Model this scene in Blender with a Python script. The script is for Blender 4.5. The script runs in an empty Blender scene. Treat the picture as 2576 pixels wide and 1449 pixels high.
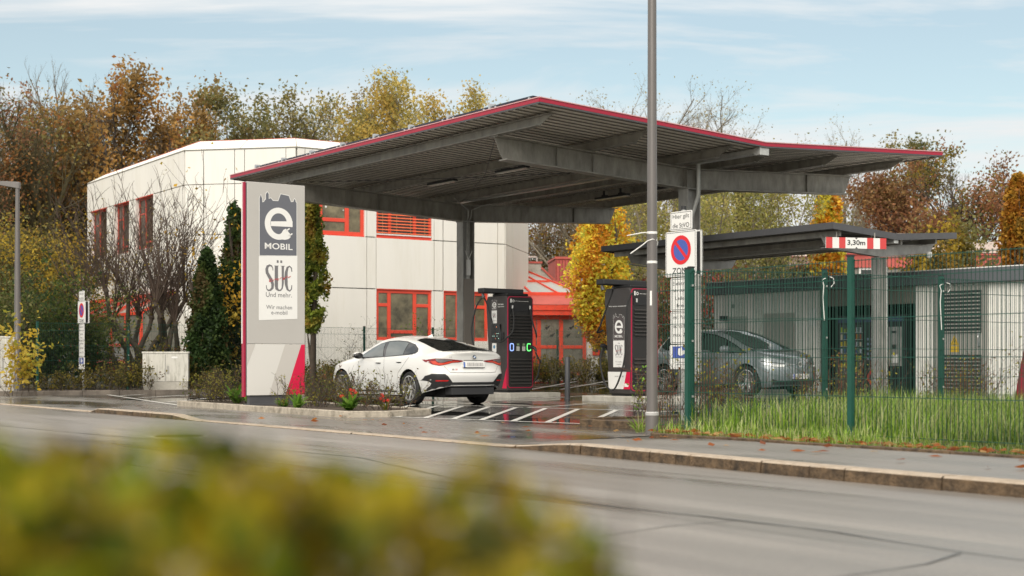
import bpy, math, random
import numpy as np
from mathutils import Vector, Matrix, geometry
from mathutils.bvhtree import BVHTree

S = bpy.context.scene
C = S.collection
R = math.radians

# ------------------------------------------------------------------ camera, light, sky
CAMZ = 0.88
cam = bpy.data.cameras.new('camera')
cam.lens = 50; cam.sensor_width = 36; cam.sensor_fit = 'HORIZONTAL'
cam.shift_y = 0.0724
cam.clip_start = 0.05; cam.clip_end = 3000
cam.dof.use_dof = True; cam.dof.focus_distance = 25.0; cam.dof.aperture_fstop = 2.0
camo = bpy.data.objects.new('camera', cam); C.objects.link(camo)
camo.location = (0, 0, CAMZ); camo.rotation_euler = (R(90), 0, 0)
S.camera = camo

SUN_EL = R(30); SUN_AZ_VEC = Vector((-0.22, -0.97, 0)).normalized()   # towards the sun, seen from above
sd = bpy.data.lights.new('sun', 'SUN'); sd.energy = 1.25; sd.angle = R(40); sd.color = (1.0, 0.94, 0.85)
so = bpy.data.objects.new('sun', sd); C.objects.link(so)
tosun = Vector((SUN_AZ_VEC.x*math.cos(SUN_EL), SUN_AZ_VEC.y*math.cos(SUN_EL), math.sin(SUN_EL)))
so.rotation_euler = tosun.to_track_quat('Z', 'Y').to_euler()

W = bpy.data.worlds.new('World'); S.world = W; W.use_nodes = True
nt = W.node_tree; N = nt.nodes; Lk = nt.links; N.clear()
wo = N.new('ShaderNodeOutputWorld')
sky = N.new('ShaderNodeTexSky'); sky.sky_type = 'NISHITA'; sky.sun_disc = False
sky.sun_elevation = SUN_EL; sky.sun_rotation = math.atan2(SUN_AZ_VEC.x, SUN_AZ_VEC.y)
sky.air_density = 1.0; sky.dust_density = 0.6; sky.ozone_density = 1.5
bg1 = N.new('ShaderNodeBackground'); bg1.inputs[1].default_value = 0.084
bg2 = N.new('ShaderNodeBackground'); bg2.inputs[1].default_value = 1.0
mixs = N.new('ShaderNodeMixShader')
tc = N.new('ShaderNodeTexCoord')
sx = N.new('ShaderNodeSeparateXYZ'); Lk.new(tc.outputs['Generated'], sx.inputs[0])
def wmath(op, a, b=None, clamp=False):
    n = N.new('ShaderNodeMath'); n.operation = op; n.use_clamp = clamp
    for i, q in enumerate((a, b)):
        if q is None: continue
        if isinstance(q, (int, float)): n.inputs[i].default_value = q
        else: Lk.new(q, n.inputs[i])
    return n.outputs[0]
zz = wmath('ADD', wmath('MAXIMUM', sx.outputs[2], 0.0), 0.10)
cx_ = wmath('DIVIDE', sx.outputs[0], zz); cy_ = wmath('DIVIDE', sx.outputs[1], zz)
cv = N.new('ShaderNodeCombineXYZ'); Lk.new(cx_, cv.inputs[0]); Lk.new(cy_, cv.inputs[1])
mp = N.new('ShaderNodeMapping'); mp.inputs['Rotation'].default_value = (0, 0, R(24)); mp.inputs['Scale'].default_value = (0.55, 1.6, 1)
Lk.new(cv.outputs[0], mp.inputs[0])
n1 = N.new('ShaderNodeTexNoise'); n1.inputs['Scale'].default_value = 1.05; n1.inputs['Detail'].default_value = 9; n1.inputs['Roughness'].default_value = 0.60; n1.inputs['Distortion'].default_value = 0.5
Lk.new(mp.outputs[0], n1.inputs['Vector'])
n2 = N.new('ShaderNodeTexNoise'); n2.inputs['Scale'].default_value = 0.35; n2.inputs['Detail'].default_value = 3
Lk.new(mp.outputs[0], n2.inputs['Vector'])
rmp = N.new('ShaderNodeMapRange'); rmp.inputs[1].default_value = 0.88; rmp.inputs[2].default_value = 1.05; rmp.inputs[3].default_value = 0.26; rmp.inputs[4].default_value = 0.98
Lk.new(wmath('ADD', n1.outputs[0], wmath('MULTIPLY', n2.outputs[0], 1.0)), rmp.inputs[0])
hz = N.new('ShaderNodeMapRange'); hz.inputs[1].default_value = 0.02; hz.inputs[2].default_value = 0.24; hz.inputs[3].default_value = 0.85; hz.inputs[4].default_value = 0.0
Lk.new(sx.outputs[2], hz.inputs[0])
fac = wmath('MAXIMUM', rmp.outputs[0], hz.outputs[0], True)
tint = N.new('ShaderNodeMix'); tint.data_type = 'RGBA'; tint.blend_type = 'MULTIPLY'; tint.inputs[0].default_value = 1.0
tint.inputs[7].default_value = (1.06, 1.05, 0.88, 1)
Lk.new(sky.outputs[0], tint.inputs[6]); Lk.new(tint.outputs[2], bg1.inputs[0])
zen = N.new('ShaderNodeMapRange'); zen.inputs[1].default_value = 0.22; zen.inputs[2].default_value = 0.9; zen.inputs[3].default_value = 0.0; zen.inputs[4].default_value = 1.0
Lk.new(sx.outputs[2], zen.inputs[0])
cc = N.new('ShaderNodeMix'); cc.data_type = 'RGBA'; cc.inputs[6].default_value = (0.55, 0.555, 0.555, 1); cc.inputs[7].default_value = (1.95, 1.82, 1.62, 1)   # overcast sky is brighter overhead
Lk.new(zen.outputs[0], cc.inputs[0]); Lk.new(cc.outputs[2], bg2.inputs[0])
Lk.new(fac, mixs.inputs[0]); Lk.new(bg1.outputs[0], mixs.inputs[1]); Lk.new(bg2.outputs[0], mixs.inputs[2])
Lk.new(mixs.outputs[0], wo.inputs[0])
S.view_settings.view_transform = 'Standard'; S.view_settings.look = 'None'
S.view_settings.exposure = 0.66; S.view_settings.gamma = 1.0; S.view_settings.use_curve_mapping = False
S.render.engine = 'CYCLES'
S.cycles.max_bounces = 6; S.cycles.transparent_max_bounces = 8

# ------------------------------------------------------------------ frames and helpers
TH = 0.622                                        # the street grid is turned this much against the view
D2 = Vector((math.cos(TH), math.sin(TH), 0)); D1 = Vector((-math.sin(TH), math.cos(TH), 0))
def WD(d, u, z=0.0): return Vector((d*D2.x+u*D1.x, d*D2.y+u*D1.y, z))
def zl(d): return max(0.0, 0.016*(d-17.3))
def ray(px, Y): return (px-1288)/3578*Y           # X of a direction measured from the camera's foot at distance Y
def hgt(py, Y): return CAMZ+(911-py)/3578*Y

MATS = {}
def nd(t, k, **kw):
    n = t.nodes.new(k)
    for a, b in kw.items(): setattr(n, a, b)
    return n
def mat(name, col, rough=0.6, metal=0.0, var=0.0, vscale=3.0, bump=0.0, bscale=60.0, emit=None, estr=1.0, spec=0.5, stain=None, sscale=1.5, samt=0.5, coat=0.0, stretch=None):
    if name in MATS: return MATS[name]
    m = bpy.data.materials.new(name); m.use_nodes = True; t = m.node_tree
    b = t.nodes['Principled BSDF']
    b.inputs['Base Color'].default_value = (*col, 1); b.inputs['Roughness'].default_value = rough
    b.inputs['Metallic'].default_value = metal; b.inputs['Specular IOR Level'].default_value = spec
    b.inputs['Coat Weight'].default_value = coat; b.inputs['Coat Roughness'].default_value = 0.05
    if emit: b.inputs['Emission Color'].default_value = (*emit, 1); b.inputs['Emission Strength'].default_value = estr
    if var or bump or stain:
        tcn = nd(t, 'ShaderNodeTexCoord'); vec = tcn.outputs['Object']
        if stretch:
            mpn = nd(t, 'ShaderNodeMapping'); mpn.inputs['Scale'].default_value = stretch
            t.links.new(vec, mpn.inputs[0]); vec = mpn.outputs[0]
    src = None
    if var:
        n = nd(t, 'ShaderNodeTexNoise'); n.inputs['Scale'].default_value = vscale; n.inputs['Detail'].default_value = 6; n.inputs['Roughness'].default_value = 0.65
        t.links.new(vec, n.inputs['Vector'])
        r = nd(t, 'ShaderNodeMapRange'); r.inputs[1].default_value = 0.3; r.inputs[2].default_value = 0.7; r.inputs[3].default_value = 1-var; r.inputs[4].default_value = 1+var
        t.links.new(n.outputs[0], r.inputs[0])
        mx = nd(t, 'ShaderNodeMix', data_type='RGBA', blend_type='MULTIPLY'); mx.inputs[0].default_value = 1; mx.inputs[6].default_value = (*col, 1)
        t.links.new(r.outputs[0], mx.inputs[7]); src = mx.outputs[2]
    if stain:
        n = nd(t, 'ShaderNodeTexNoise'); n.inputs['Scale'].default_value = sscale; n.inputs['Detail'].default_value = 8; n.inputs['Roughness'].default_value = 0.7
        t.links.new(vec, n.inputs['Vector'])
        r = nd(t, 'ShaderNodeMapRange'); r.inputs[1].default_value = 0.48; r.inputs[2].default_value = 0.72; r.inputs[3].default_value = 0; r.inputs[4].default_value = samt
        t.links.new(n.outputs[0], r.inputs[0])
        mx = nd(t, 'ShaderNodeMix', data_type='RGBA'); mx.inputs[7].default_value = (*stain, 1)
        if src: t.links.new(src, mx.inputs[6])
        else: mx.inputs[6].default_value = (*col, 1)
        t.links.new(r.outputs[0], mx.inputs[0]); src = mx.outputs[2]
    if src: t.links.new(src, b.inputs['Base Color'])
    if bump:
        n = nd(t, 'ShaderNodeTexNoise'); n.inputs['Scale'].default_value = bscale; n.inputs['Detail'].default_value = 4
        t.links.new(tcn.outputs['Object'], n.inputs['Vector'])
        bp = nd(t, 'ShaderNodeBump'); bp.inputs['Strength'].default_value = bump; bp.inputs['Distance'].default_value = 0.02
        t.links.new(n.outputs[0], bp.inputs['Height']); t.links.new(bp.outputs[0], b.inputs['Normal'])
    MATS[name] = m; return m

def leafmat(name, trans=0.5):
    if name in MATS: return MATS[name]
    m = bpy.data.materials.new(name); m.use_nodes = True; t = m.node_tree; t.nodes.clear()
    o = nd(t, 'ShaderNodeOutputMaterial'); a = nd(t, 'ShaderNodeAttribute', attribute_name='Col')
    d = nd(t, 'ShaderNodeBsdfPrincipled'); d.inputs['Roughness'].default_value = 0.55; d.inputs['Specular IOR Level'].default_value = 0.25
    tr = nd(t, 'ShaderNodeBsdfTranslucent'); mx = nd(t, 'ShaderNodeMixShader'); mx.inputs[0].default_value = trans
    t.links.new(a.outputs[0], d.inputs['Base Color']); t.links.new(a.outputs[0], tr.inputs[0])
    t.links.new(d.outputs[0], mx.inputs[1]); t.links.new(tr.outputs[0], mx.inputs[2]); t.links.new(mx.outputs[0], o.inputs[0])
    MATS[name] = m; return m

def asphalt(name, c0, c1, r0, r1, puddle=(0.52, 0.60), pr=0.03, sc=0.35, cracks=0.0, grain=0.25, pdark=0.45, rot=TH, pstretch=(1.0, 0.35, 1)):
    m = bpy.data.materials.new(name); m.use_nodes = True; t = m.node_tree; b = t.nodes['Principled BSDF']
    tcn = nd(t, 'ShaderNodeTexCoord'); mpn = nd(t, 'ShaderNodeMapping'); mpn.inputs['Rotation'].default_value = (0, 0, -rot)
    t.links.new(tcn.outputs['Object'], mpn.inputs[0])
    mp2 = nd(t, 'ShaderNodeMapping'); mp2.inputs['Scale'].default_value = pstretch; t.links.new(mpn.outputs[0], mp2.inputs[0])
    n = nd(t, 'ShaderNodeTexNoise'); n.inputs['Scale'].default_value = sc; n.inputs['Detail'].default_value = 5; n.inputs['Roughness'].default_value = 0.6; t.links.new(mp2.outputs[0], n.inputs['Vector'])
    g = nd(t, 'ShaderNodeTexNoise'); g.inputs['Scale'].default_value = 55; g.inputs['Detail'].default_value = 6; g.inputs['Roughness'].default_value = 0.8; t.links.new(mpn.outputs[0], g.inputs['Vector'])
    big = nd(t, 'ShaderNodeTexNoise'); big.inputs['Scale'].default_value = 1.3; big.inputs['Detail'].default_value = 7; big.inputs['Roughness'].default_value = 0.6; t.links.new(mp2.outputs[0], big.inputs['Vector'])
    wet = nd(t, 'ShaderNodeMapRange'); wet.inputs[1].default_value = puddle[0]; wet.inputs[2].default_value = puddle[1]; t.links.new(n.outputs[0], wet.inputs[0])
    cr = nd(t, 'ShaderNodeMix', data_type='RGBA'); cr.inputs[6].default_value = (*c0, 1); cr.inputs[7].default_value = (*c1, 1)
    gm = nd(t, 'ShaderNodeMapRange'); gm.inputs[1].default_value = 0.3; gm.inputs[2].default_value = 0.7; t.links.new(big.outputs[0], gm.inputs[0]); t.links.new(gm.outputs[0], cr.inputs[0])
    gr = nd(t, 'ShaderNodeMapRange'); gr.inputs[1].default_value = 0.3; gr.inputs[2].default_value = 0.7; gr.inputs[3].default_value = 1-grain; gr.inputs[4].default_value = 1+grain; t.links.new(g.outputs[0], gr.inputs[0])
    m1 = nd(t, 'ShaderNodeMix', data_type='RGBA', blend_type='MULTIPLY'); m1.inputs[0].default_value = 1; t.links.new(cr.outputs[2], m1.inputs[6]); t.links.new(gr.outputs[0], m1.inputs[7])
    wd = nd(t, 'ShaderNodeMapRange'); wd.inputs[3].default_value = 1; wd.inputs[4].default_value = pdark; t.links.new(wet.outputs[0], wd.inputs[0])
    m2 = nd(t, 'ShaderNodeMix', data_type='RGBA', blend_type='MULTIPLY'); m2.inputs[0].default_value = 1; t.links.new(m1.outputs[2], m2.inputs[6]); t.links.new(wd.outputs[0], m2.inputs[7])
    t.links.new(m2.outputs[2], b.inputs['Base Color'])
    rr = nd(t, 'ShaderNodeMapRange'); rr.inputs[1].default_value = 0.3; rr.inputs[2].default_value = 0.7; rr.inputs[3].default_value = r0; rr.inputs[4].default_value = r1; t.links.new(big.outputs[0], rr.inputs[0])
    rm = nd(t, 'ShaderNodeMix', data_type='FLOAT'); t.links.new(wet.outputs[0], rm.inputs[0]); t.links.new(rr.outputs[0], rm.inputs[2]); rm.inputs[3].default_value = pr
    t.links.new(rm.outputs[0], b.inputs['Roughness'])
    bs = nd(t, 'ShaderNodeMath', operation='MULTIPLY_ADD'); bs.inputs[1].default_value = -0.35; bs.inputs[2].default_value = 0.36; t.links.new(wet.outputs[0], bs.inputs[0])
    bp = nd(t, 'ShaderNodeBump'); bp.inputs['Distance'].default_value = 0.004; t.links.new(bs.outputs[0], bp.inputs['Strength']); t.links.new(g.outputs[0], bp.inputs['Height']); t.links.new(bp.outputs[0], b.inputs['Normal'])
    MATS[name] = m; return m

class MB:
    """collects shapes and links them as one mesh object"""
    def __init__(s, M=None): s.v = []; s.f = []; s.m = []; s.c = []; s.M = M; s.usec = False
    def add(s, vs, fs, mi=0, col=None):
        b = len(s.v)
        if s.M is not None: vs = [s.M @ Vector(q) for q in vs]
        s.v += [tuple(q) for q in vs]; s.f += [tuple(b+i for i in q) for q in fs]; s.m += [mi]*len(fs)
        if col is not None: s.usec = True
        s.c += [col]*len(fs); return s
    def box(s, x0, x1, y0, y1, z0, z1, mi=0):
        return s.add([(x0,y0,z0),(x1,y0,z0),(x1,y1,z0),(x0,y1,z0),(x0,y0,z1),(x1,y0,z1),(x1,y1,z1),(x0,y1,z1)],
                     [(3,2,1,0),(4,5,6,7),(0,1,5,4),(1,2,6,5),(2,3,7,6),(3,0,4,7)], mi)
    def bar(s, p0, p1, w, h, mi=0, up=(0,0,1)):
        p0 = Vector(p0); p1 = Vector(p1); d = (p1-p0).normalized(); u = Vector(up)
        x = d.cross(u)
        if x.length < 1e-4: x = d.cross(Vector((1,0,0)))
        x.normalize(); u = x.cross(d); a = x*w/2; b = u*h/2
        return s.add([p0-a-b, p0+a-b, p0+a+b, p0-a+b, p1-a-b, p1+a-b, p1+a+b, p1-a+b],
                     [(3,2,1,0),(4,5,6,7),(0,1,5,4),(1,2,6,5),(2,3,7,6),(3,0,4,7)], mi)
    def tube(s, pts, r, n=8, mi=0, cap=True):
        pts = [Vector(p) for p in pts]; k = len(pts); rs = r if isinstance(r, (list, tuple)) else [r]*k
        vs = []; prev = None
        for i, p in enumerate(pts):
            d = (pts[min(i+1, k-1)]-pts[max(i-1, 0)]).normalized()
            if prev is None: x = d.cross(Vector((0,0,1)) if abs(d.z) < 0.9 else Vector((1,0,0))).normalized()
            else: x = (prev-d*prev.dot(d)).normalized()
            prev = x; y = d.cross(x)
            for j in range(n):
                a = 2*math.pi*j/n; vs.append(p+(x*math.cos(a)+y*math.sin(a))*rs[i])
        fs = [(i*n+j, i*n+(j+1) % n, (i+1)*n+(j+1) % n, (i+1)*n+j) for i in range(k-1) for j in range(n)]
        if cap: fs += [tuple(range(n))[::-1], tuple((k-1)*n+j for j in range(n))]
        return s.add(vs, fs, mi)
    def cyl(s, c, r, z0, z1, n=24, mi=0, r1=None):
        return s.tube([(c[0],c[1],z0),(c[0],c[1],z1)], [r, r if r1 is None else r1], n, mi)
    def prism(s, pts, z0, z1, mi=0):
        n = len(pts)
        a = sum(pts[i][0]*pts[(i+1) % n][1]-pts[(i+1) % n][0]*pts[i][1] for i in range(n))
        if a < 0: pts = pts[::-1]
        vs = [(p[0],p[1],z0) for p in pts]+[(p[0],p[1],z1) for p in pts]
        return s.add(vs, [tuple(range(n))[::-1], tuple(range(n, 2*n))]+[(i, (i+1) % n, n+(i+1) % n, n+i) for i in range(n)], mi)
    def ext(s, pts, vec, mi=0):
        n = len(pts); vec = Vector(vec); vs = [Vector(p) for p in pts]+[Vector(p)+vec for p in pts]
        return s.add(vs, [tuple(range(n))[::-1], tuple(range(n, 2*n))]+[(i, (i+1) % n, n+(i+1) % n, n+i) for i in range(n)], mi)
    def quad(s, a, b, c, d, mi=0): return s.add([a,b,c,d], [(0,1,2,3)], mi)
    def lathe(s, prof, n=32, mi=0, axis='z', o=(0,0,0)):
        vs = []
        for r, h in prof:
            for j in range(n):
                a = 2*math.pi*j/n; x = r*math.cos(a); y = r*math.sin(a)
                vs.append((o[0]+x, o[1]+y, o[2]+h) if axis == 'z' else (o[0]+x, o[1]+h, o[2]+y))
        k = len(prof)
        return s.add(vs, [(i*n+j, i*n+(j+1) % n, (i+1)*n+(j+1) % n, (i+1)*n+j) for i in range(k-1) for j in range(n)], mi)
    def build(s, name, mats, parent=None, loc=None, rotz=None, smooth=False, bevel=0.0, fixn=False):
        me = bpy.data.meshes.new(name); me.from_pydata(s.v, [], s.f)
        for m in (mats if isinstance(mats, (list, tuple)) else [mats]): me.materials.append(m)
        me.polygons.foreach_set('material_index', s.m)
        if smooth: me.polygons.foreach_set('use_smooth', [True]*len(s.f))
        me.update()
        o = bpy.data.objects.new(name, me); C.objects.link(o)
        if parent is not None: o.parent = parent
        if loc is not None: o.location = loc
        if rotz is not None: o.rotation_euler = (0, 0, rotz)
        if bevel:
            b = o.modifiers.new('bevel', 'BEVEL'); b.width = bevel; b.segments = 2; b.limit_method = 'ANGLE'; b.angle_limit = R(35)
        if smooth:
            try: me.set_sharp_from_angle(angle=R(38))
            except Exception: pass
        return o

def tag(o, label=None, cat=None, group=None, kind=None):
    if label: o['label'] = label
    if cat: o['category'] = cat
    if group: o['group'] = group
    if kind: o['kind'] = kind
    return o
def thing(name, label, cat, loc=(0,0,0), rotz=0.0, group=None):
    o = bpy.data.objects.new(name, None); C.objects.link(o); o.empty_display_size = 0.2
    o.location = loc; o.rotation_euler = (0, 0, rotz); return tag(o, label, cat, group)
def dup(root, loc, rotz=None, label=None):
    def cp(o, par):
        c = o.copy(); C.objects.link(c)
        if par is not None: c.parent = par
        for ch in [q for q in bpy.data.objects if q.parent == o]: cp(ch, c)
        return c
    r = cp(root, None); r.location = loc
    if rotz is not None: r.rotation_euler = (0, 0, rotz)
    if label: r['label'] = label
    return r

_tx = {}
def txt(s, bold=0.0):
    k = (s, bold)
    if k in _tx: return _tx[k]
    cu = bpy.data.curves.new('t', 'FONT'); cu.body = s; cu.size = 1; cu.extrude = 0.0; cu.offset = bold; cu.resolution_u = 3
    cu.fill_mode = 'BOTH'
    ob = bpy.data.objects.new('t', cu); C.objects.link(ob)
    dg = bpy.context.evaluated_depsgraph_get(); dg.update(); ev = ob.evaluated_get(dg); me = ev.to_mesh()
    vs = [tuple(v.co) for v in me.vertices]; fs = [tuple(p.vertices) for p in me.polygons]
    ev.to_mesh_clear(); bpy.data.objects.remove(ob); bpy.data.curves.remove(cu)
    x0 = min(v[0] for v in vs); x1 = max(v[0] for v in vs); y0 = min(v[1] for v in vs); y1 = max(v[1] for v in vs)
    vs = [((v[0]-x0)/(x1-x0), (v[1]-y0)/(y1-y0)) for v in vs]
    _tx[k] = (vs, fs, x1-x0, y1-y0); return _tx[k]
def text(mb, s, cx, z0, w, h, y, mi=0, bold=0.0, O=None, skew=0.0):
    """lettering on a face looking along -y: centred at cx, foot at z0, fitted to w x h"""
    vs, fs, _, _ = txt(s, bold)
    mb.add([(cx-w/2+q[0]*w+skew*q[1]*h, y, z0+q[1]*h) for q in vs], fs, mi)
def flat(mb, pts, y, mi=0):
    """a flat shape drawn in x,z on a face looking along -y"""
    vs = [Vector((p[0], p[1])) for p in pts]
    v, e, f, *_ = geometry.delaunay_2d_cdt(vs, [], [list(range(len(vs)))], 1, 1e-6)
    out = []
    for t in f:
        a, b, c = (v[i] for i in t)
        out.append(t if (b-a).cross(c-a) > 0 else t[::-1])
    mb.add([(q.x, y, q.y) for q in v], out, mi)
def disc(mb, cx, cz, r0, r1, y, mi=0, a0=0, a1=360, n=40, sx=1.0):
    vs = []
    for i in range(n+1):
        a = R(a0+(a1-a0)*i/n); vs += [(cx+r0*math.cos(a)*sx, y, cz+r0*math.sin(a)), (cx+r1*math.cos(a)*sx, y, cz+r1*math.sin(a))]
    mb.add(vs, [(2*i, 2*i+1, 2*i+3, 2*i+2) for i in range(n)], mi)

# ------------------------------------------------------------------ shared materials
M_white = mat('facade_panel_white', (0.76, 0.74, 0.69), 0.55, var=0.05, vscale=0.8, stain=(0.60, 0.57, 0.49), sscale=1.6, samt=0.55, bump=0.05, bscale=25, stretch=(1, 1, 0.12))
M_joint = mat('joint_grey', (0.20, 0.19, 0.16), 0.8)
M_red = mat('red_window_paint', (0.72, 0.07, 0.035), 0.38, var=0.08, vscale=4)
M_redroof = mat('red_roof_sheet', (0.50, 0.10, 0.075), 0.5, var=0.12, vscale=2)
M_redclad = mat('red_cladding', (0.50, 0.10, 0.08), 0.6, var=0.15, vscale=3)
M_steel = mat('galvanised_steel', (0.36, 0.35, 0.33), 0.45, 0.4, var=0.28, vscale=4, bump=0.06, bscale=20, stretch=(1, 1, 0.5))
M_steeld = mat('weathered_steel', (0.30, 0.285, 0.255), 0.5, 0.25, var=0.32, vscale=5, bump=0.08, bscale=14, stretch=(1, 1, 0.35))
M_deck = mat('roof_deck', (0.84, 0.78, 0.69), 0.5, 0.0, var=0.10, vscale=3)
M_mag = mat('magenta_paint', (0.36, 0.010, 0.035), 0.4, var=0.06)
M_dgrey = mat('dark_grey_paint', (0.075, 0.075, 0.08), 0.45, var=0.12)
M_lgrey = mat('light_grey_paint', (0.52, 0.51, 0.48), 0.45, var=0.04, vscale=2)
M_pwhite = mat('sign_white', (0.78, 0.77, 0.74), 0.4, var=0.02)
M_black = mat('black_plastic', (0.018, 0.018, 0.019), 0.45, var=0.15)
M_rub = mat('rubber', (0.022, 0.022, 0.022), 0.75, bump=0.1, bscale=80)
M_char = mat('charger_body', (0.050, 0.044, 0.042), 0.42, 0.1, var=0.10, vscale=3)
M_louv = mat('charger_louvre', (0.022, 0.021, 0.020), 0.5)
M_wire = mat('fence_wire', (0.005, 0.045, 0.030), 0.45)
M_fence = mat('fence_green', (0.006, 0.070, 0.048), 0.42, var=0.15, vscale=6)
M_conc = mat('concrete', (0.46, 0.435, 0.38), 0.8, var=0.15, vscale=5, stain=(0.17, 0.15, 0.10), sscale=3, samt=0.6, bump=0.2, bscale=50)
M_kerb = mat('kerb_stone', (0.40, 0.35, 0.28), 0.75, var=0.25, vscale=9, stain=(0.05, 0.04, 0.022), sscale=6, samt=0.8, bump=0.5, bscale=35)
M_granite = mat('mossy_granite', (0.10, 0.064, 0.034), 0.85, var=0.7, vscale=7, stain=(0.010, 0.008, 0.005), sscale=5, samt=0.95, bump=0.9, bscale=28)
M_kerbtop = mat('worn_granite_top', (0.36, 0.295, 0.225), 0.8, var=0.2, vscale=12, stain=(0.2, 0.13, 0.07), sscale=7, samt=0.6, bump=0.3, bscale=40)
M_glass = mat('window_glass', (0.035, 0.038, 0.035), 0.06, 0.0, spec=0.7)
M_bark = mat('bark', (0.060, 0.045, 0.032), 0.9, var=0.35, vscale=5)
M_barkg = mat('mossy_bark', (0.075, 0.062, 0.028), 0.9, var=0.35, vscale=5)
M_barkl = mat('pale_bark', (0.20, 0.17, 0.125), 0.9, var=0.3, vscale=5)
M_leaf = leafmat('leaf')
M_soil = mat('soil', (0.060, 0.042, 0.028), 0.95, var=0.4, vscale=8, bump=0.8, bscale=20)
M_galv = mat('bright_galvanised', (0.50, 0.50, 0.48), 0.4, 0.4, var=0.15, vscale=8)
M_alu = mat('aluminium', (0.60, 0.60, 0.60), 0.3, 0.9)
M_mark = mat('road_paint', (0.62, 0.61, 0.57), 0.28, var=0.15, vscale=10, stain=(0.16, 0.155, 0.15), sscale=12, samt=0.55)
M_chg = mat('emblem_grey', (0.13, 0.135, 0.155), 0.4, var=0.03)
# ------------------------------------------------------------------ ground, road, pavement
def sheet(name, pts, z, m, kind='structure', zf=None, nx=None):
    vs = [Vector((p[0], p[1])) for p in pts]
    mb = MB(); n = len(vs)
    a = sum(vs[i].x*vs[(i+1) % n].y-vs[(i+1) % n].x*vs[i].y for i in range(n))
    if a < 0: vs = vs[::-1]
    mb.add([(p.x, p.y, (zf(p) if zf else z)) for p in vs], [tuple(range(n))])
    o = mb.build(name, m); tag(o, kind=kind); return o
M_road = asphalt('road_asphalt', (0.155, 0.139, 0.122), (0.245, 0.223, 0.198), 0.28, 0.48, puddle=(0.50, 0.70), pr=0.16, sc=0.9, pdark=0.62, grain=0.30, pstretch=(1.0, 0.07, 1))
M_pave = asphalt('pavement_asphalt', (0.09, 0.083, 0.074), (0.21, 0.193, 0.172), 0.18, 0.42, puddle=(0.50, 0.62), pr=0.09, sc=0.55, pdark=0.55, grain=0.18, pstretch=(1.0, 0.3, 1))
M_walk = asphalt('walk_asphalt', (0.15, 0.138, 0.123), (0.21, 0.193, 0.172), 0.32, 0.5, puddle=(0.58, 0.72), pr=0.22, sc=0.8, pdark=0.7, grain=0.16)
M_lot = asphalt('wet_lot_asphalt', (0.030, 0.029, 0.028), (0.060, 0.057, 0.054), 0.10, 0.22, puddle=(0.44, 0.52), pr=0.012, sc=0.35, pdark=0.6, grain=0.2, pstretch=(1.0, 0.5, 1))

g = MB(); g.add([(-900,-300,-0.12),(900,-300,-0.12),(900,1500,-0.12),(-900,1500,-0.12)], [(0,1,2,3)])
tag(g.build('ground', mat('far_ground', (0.07, 0.065, 0.03), 0.95, var=0.3, vscale=0.3)), kind='structure')
def duq(d0, d1, u0, u1, z): return [WD(d0,u0,z), WD(d1,u0,z), WD(d1,u1,z), WD(d0,u1,z)]
def dsheet(name, d0, d1, u0, u1, zf, m, nd_=1, nu=1):
    mb = MB(); vs = []; fs = []
    for i in range(nd_+1):
        for j in range(nu+1):
            u = u0+(u1-u0)*j/nu; s0 = d0(u) if callable(d0) else d0; d = s0+(d1-s0)*i/nd_; vs.append(WD(d, u, zf(d, u)))
    for i in range(nd_):
        for j in range(nu): fs.append((i*(nu+1)+j, (i+1)*(nu+1)+j, (i+1)*(nu+1)+j+1, i*(nu+1)+j+1))
    mb.add(vs, fs); o = mb.build(name, m); return tag(o, kind='structure')
ZR = -0.05
def kd(u): t = min(1, max(0, (14-u)/8)); return 9.05-0.48*t*t*(3-2*t)      # line of the street kerb
dsheet('road', 1.9, 9.16, -60, 160, lambda d, u: ZR, M_road)
def rise(u):                                       # how far the kerb stands up along the street
    def sm(a, b, x): t = min(1, max(0, (x-a)/(b-a))); return t*t*(3-2*t)
    return max(1-sm(11.2, 12.9, u), sm(21.2, 22.2, u)*(1-sm(25.6, 26.0, u)) * 0.75)
def zwalk(d, u): return (-0.03+0.03*min(1, (d-9.0)/2.2))*(1) + 0.12*(1-min(1, max(0, (u-11.2)/1.7)))*(1.0 if d < 30 else 1)
dsheet('pavement', lambda u: kd(u)+0.12, 12.0, 12.9, 60, lambda d, u: -0.03+0.03*min(1, (d-9.12)/2.2), M_pave, 6, 60)
dsheet('footway', lambda u: kd(u)+0.12, 10.52, -40, 12.9, lambda d, u: 0.052-0.082*min(1, max(0, (u-11.2)/1.7))+0.012*min(1, max(0, d-9.1)), M_walk, 3, 160)
dsheet('footway', 10.52, 12.0, 11.9, 12.9, lambda d, u: -0.012, M_pave, 1, 1)
# near verge on the camera's side of the road
dsheet('verge', -8, 1.75, -40, 60, lambda d, u: 0.02, M_soil)
mb = MB()
for i in range(100): mb.ext([WD(1.75, -40+i, -0.1), WD(1.9, -40+i, -0.1), WD(1.9, -40+i, 0.07), WD(1.75, -40+i, 0.07)], D1*0.99)
tag(mb.build('kerb', M_kerb, bevel=0.01), kind='structure')
# lot: flat near the street, rising gently behind
mb = MB(); ds = [12.0, 17.3, 30.0, 34.0]; us = [13.9, 60.0]
for i in range(3):
    a, b = ds[i], ds[i+1]
    if i == 0: mb.add([WD(a,13.2,0.0), WD(b,13.9,zl(b)), WD(b,40.0,zl(b)), WD(a,40.0,0.0)], [(0,1,2,3)])
    else: mb.add([WD(a,13.9,zl(a)), WD(b,13.9,zl(b)), WD(b,40.0,zl(b)), WD(a,40.0,zl(a))], [(0,1,2,3)])
mb.add([WD(34.0,13.9,zl(34)), WD(60,13.9,zl(34)), WD(60,40,zl(34)), WD(34,40,zl(34))], [(0,1,2,3)])
tag(mb.build('car_park', M_lot), kind='structure')

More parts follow.
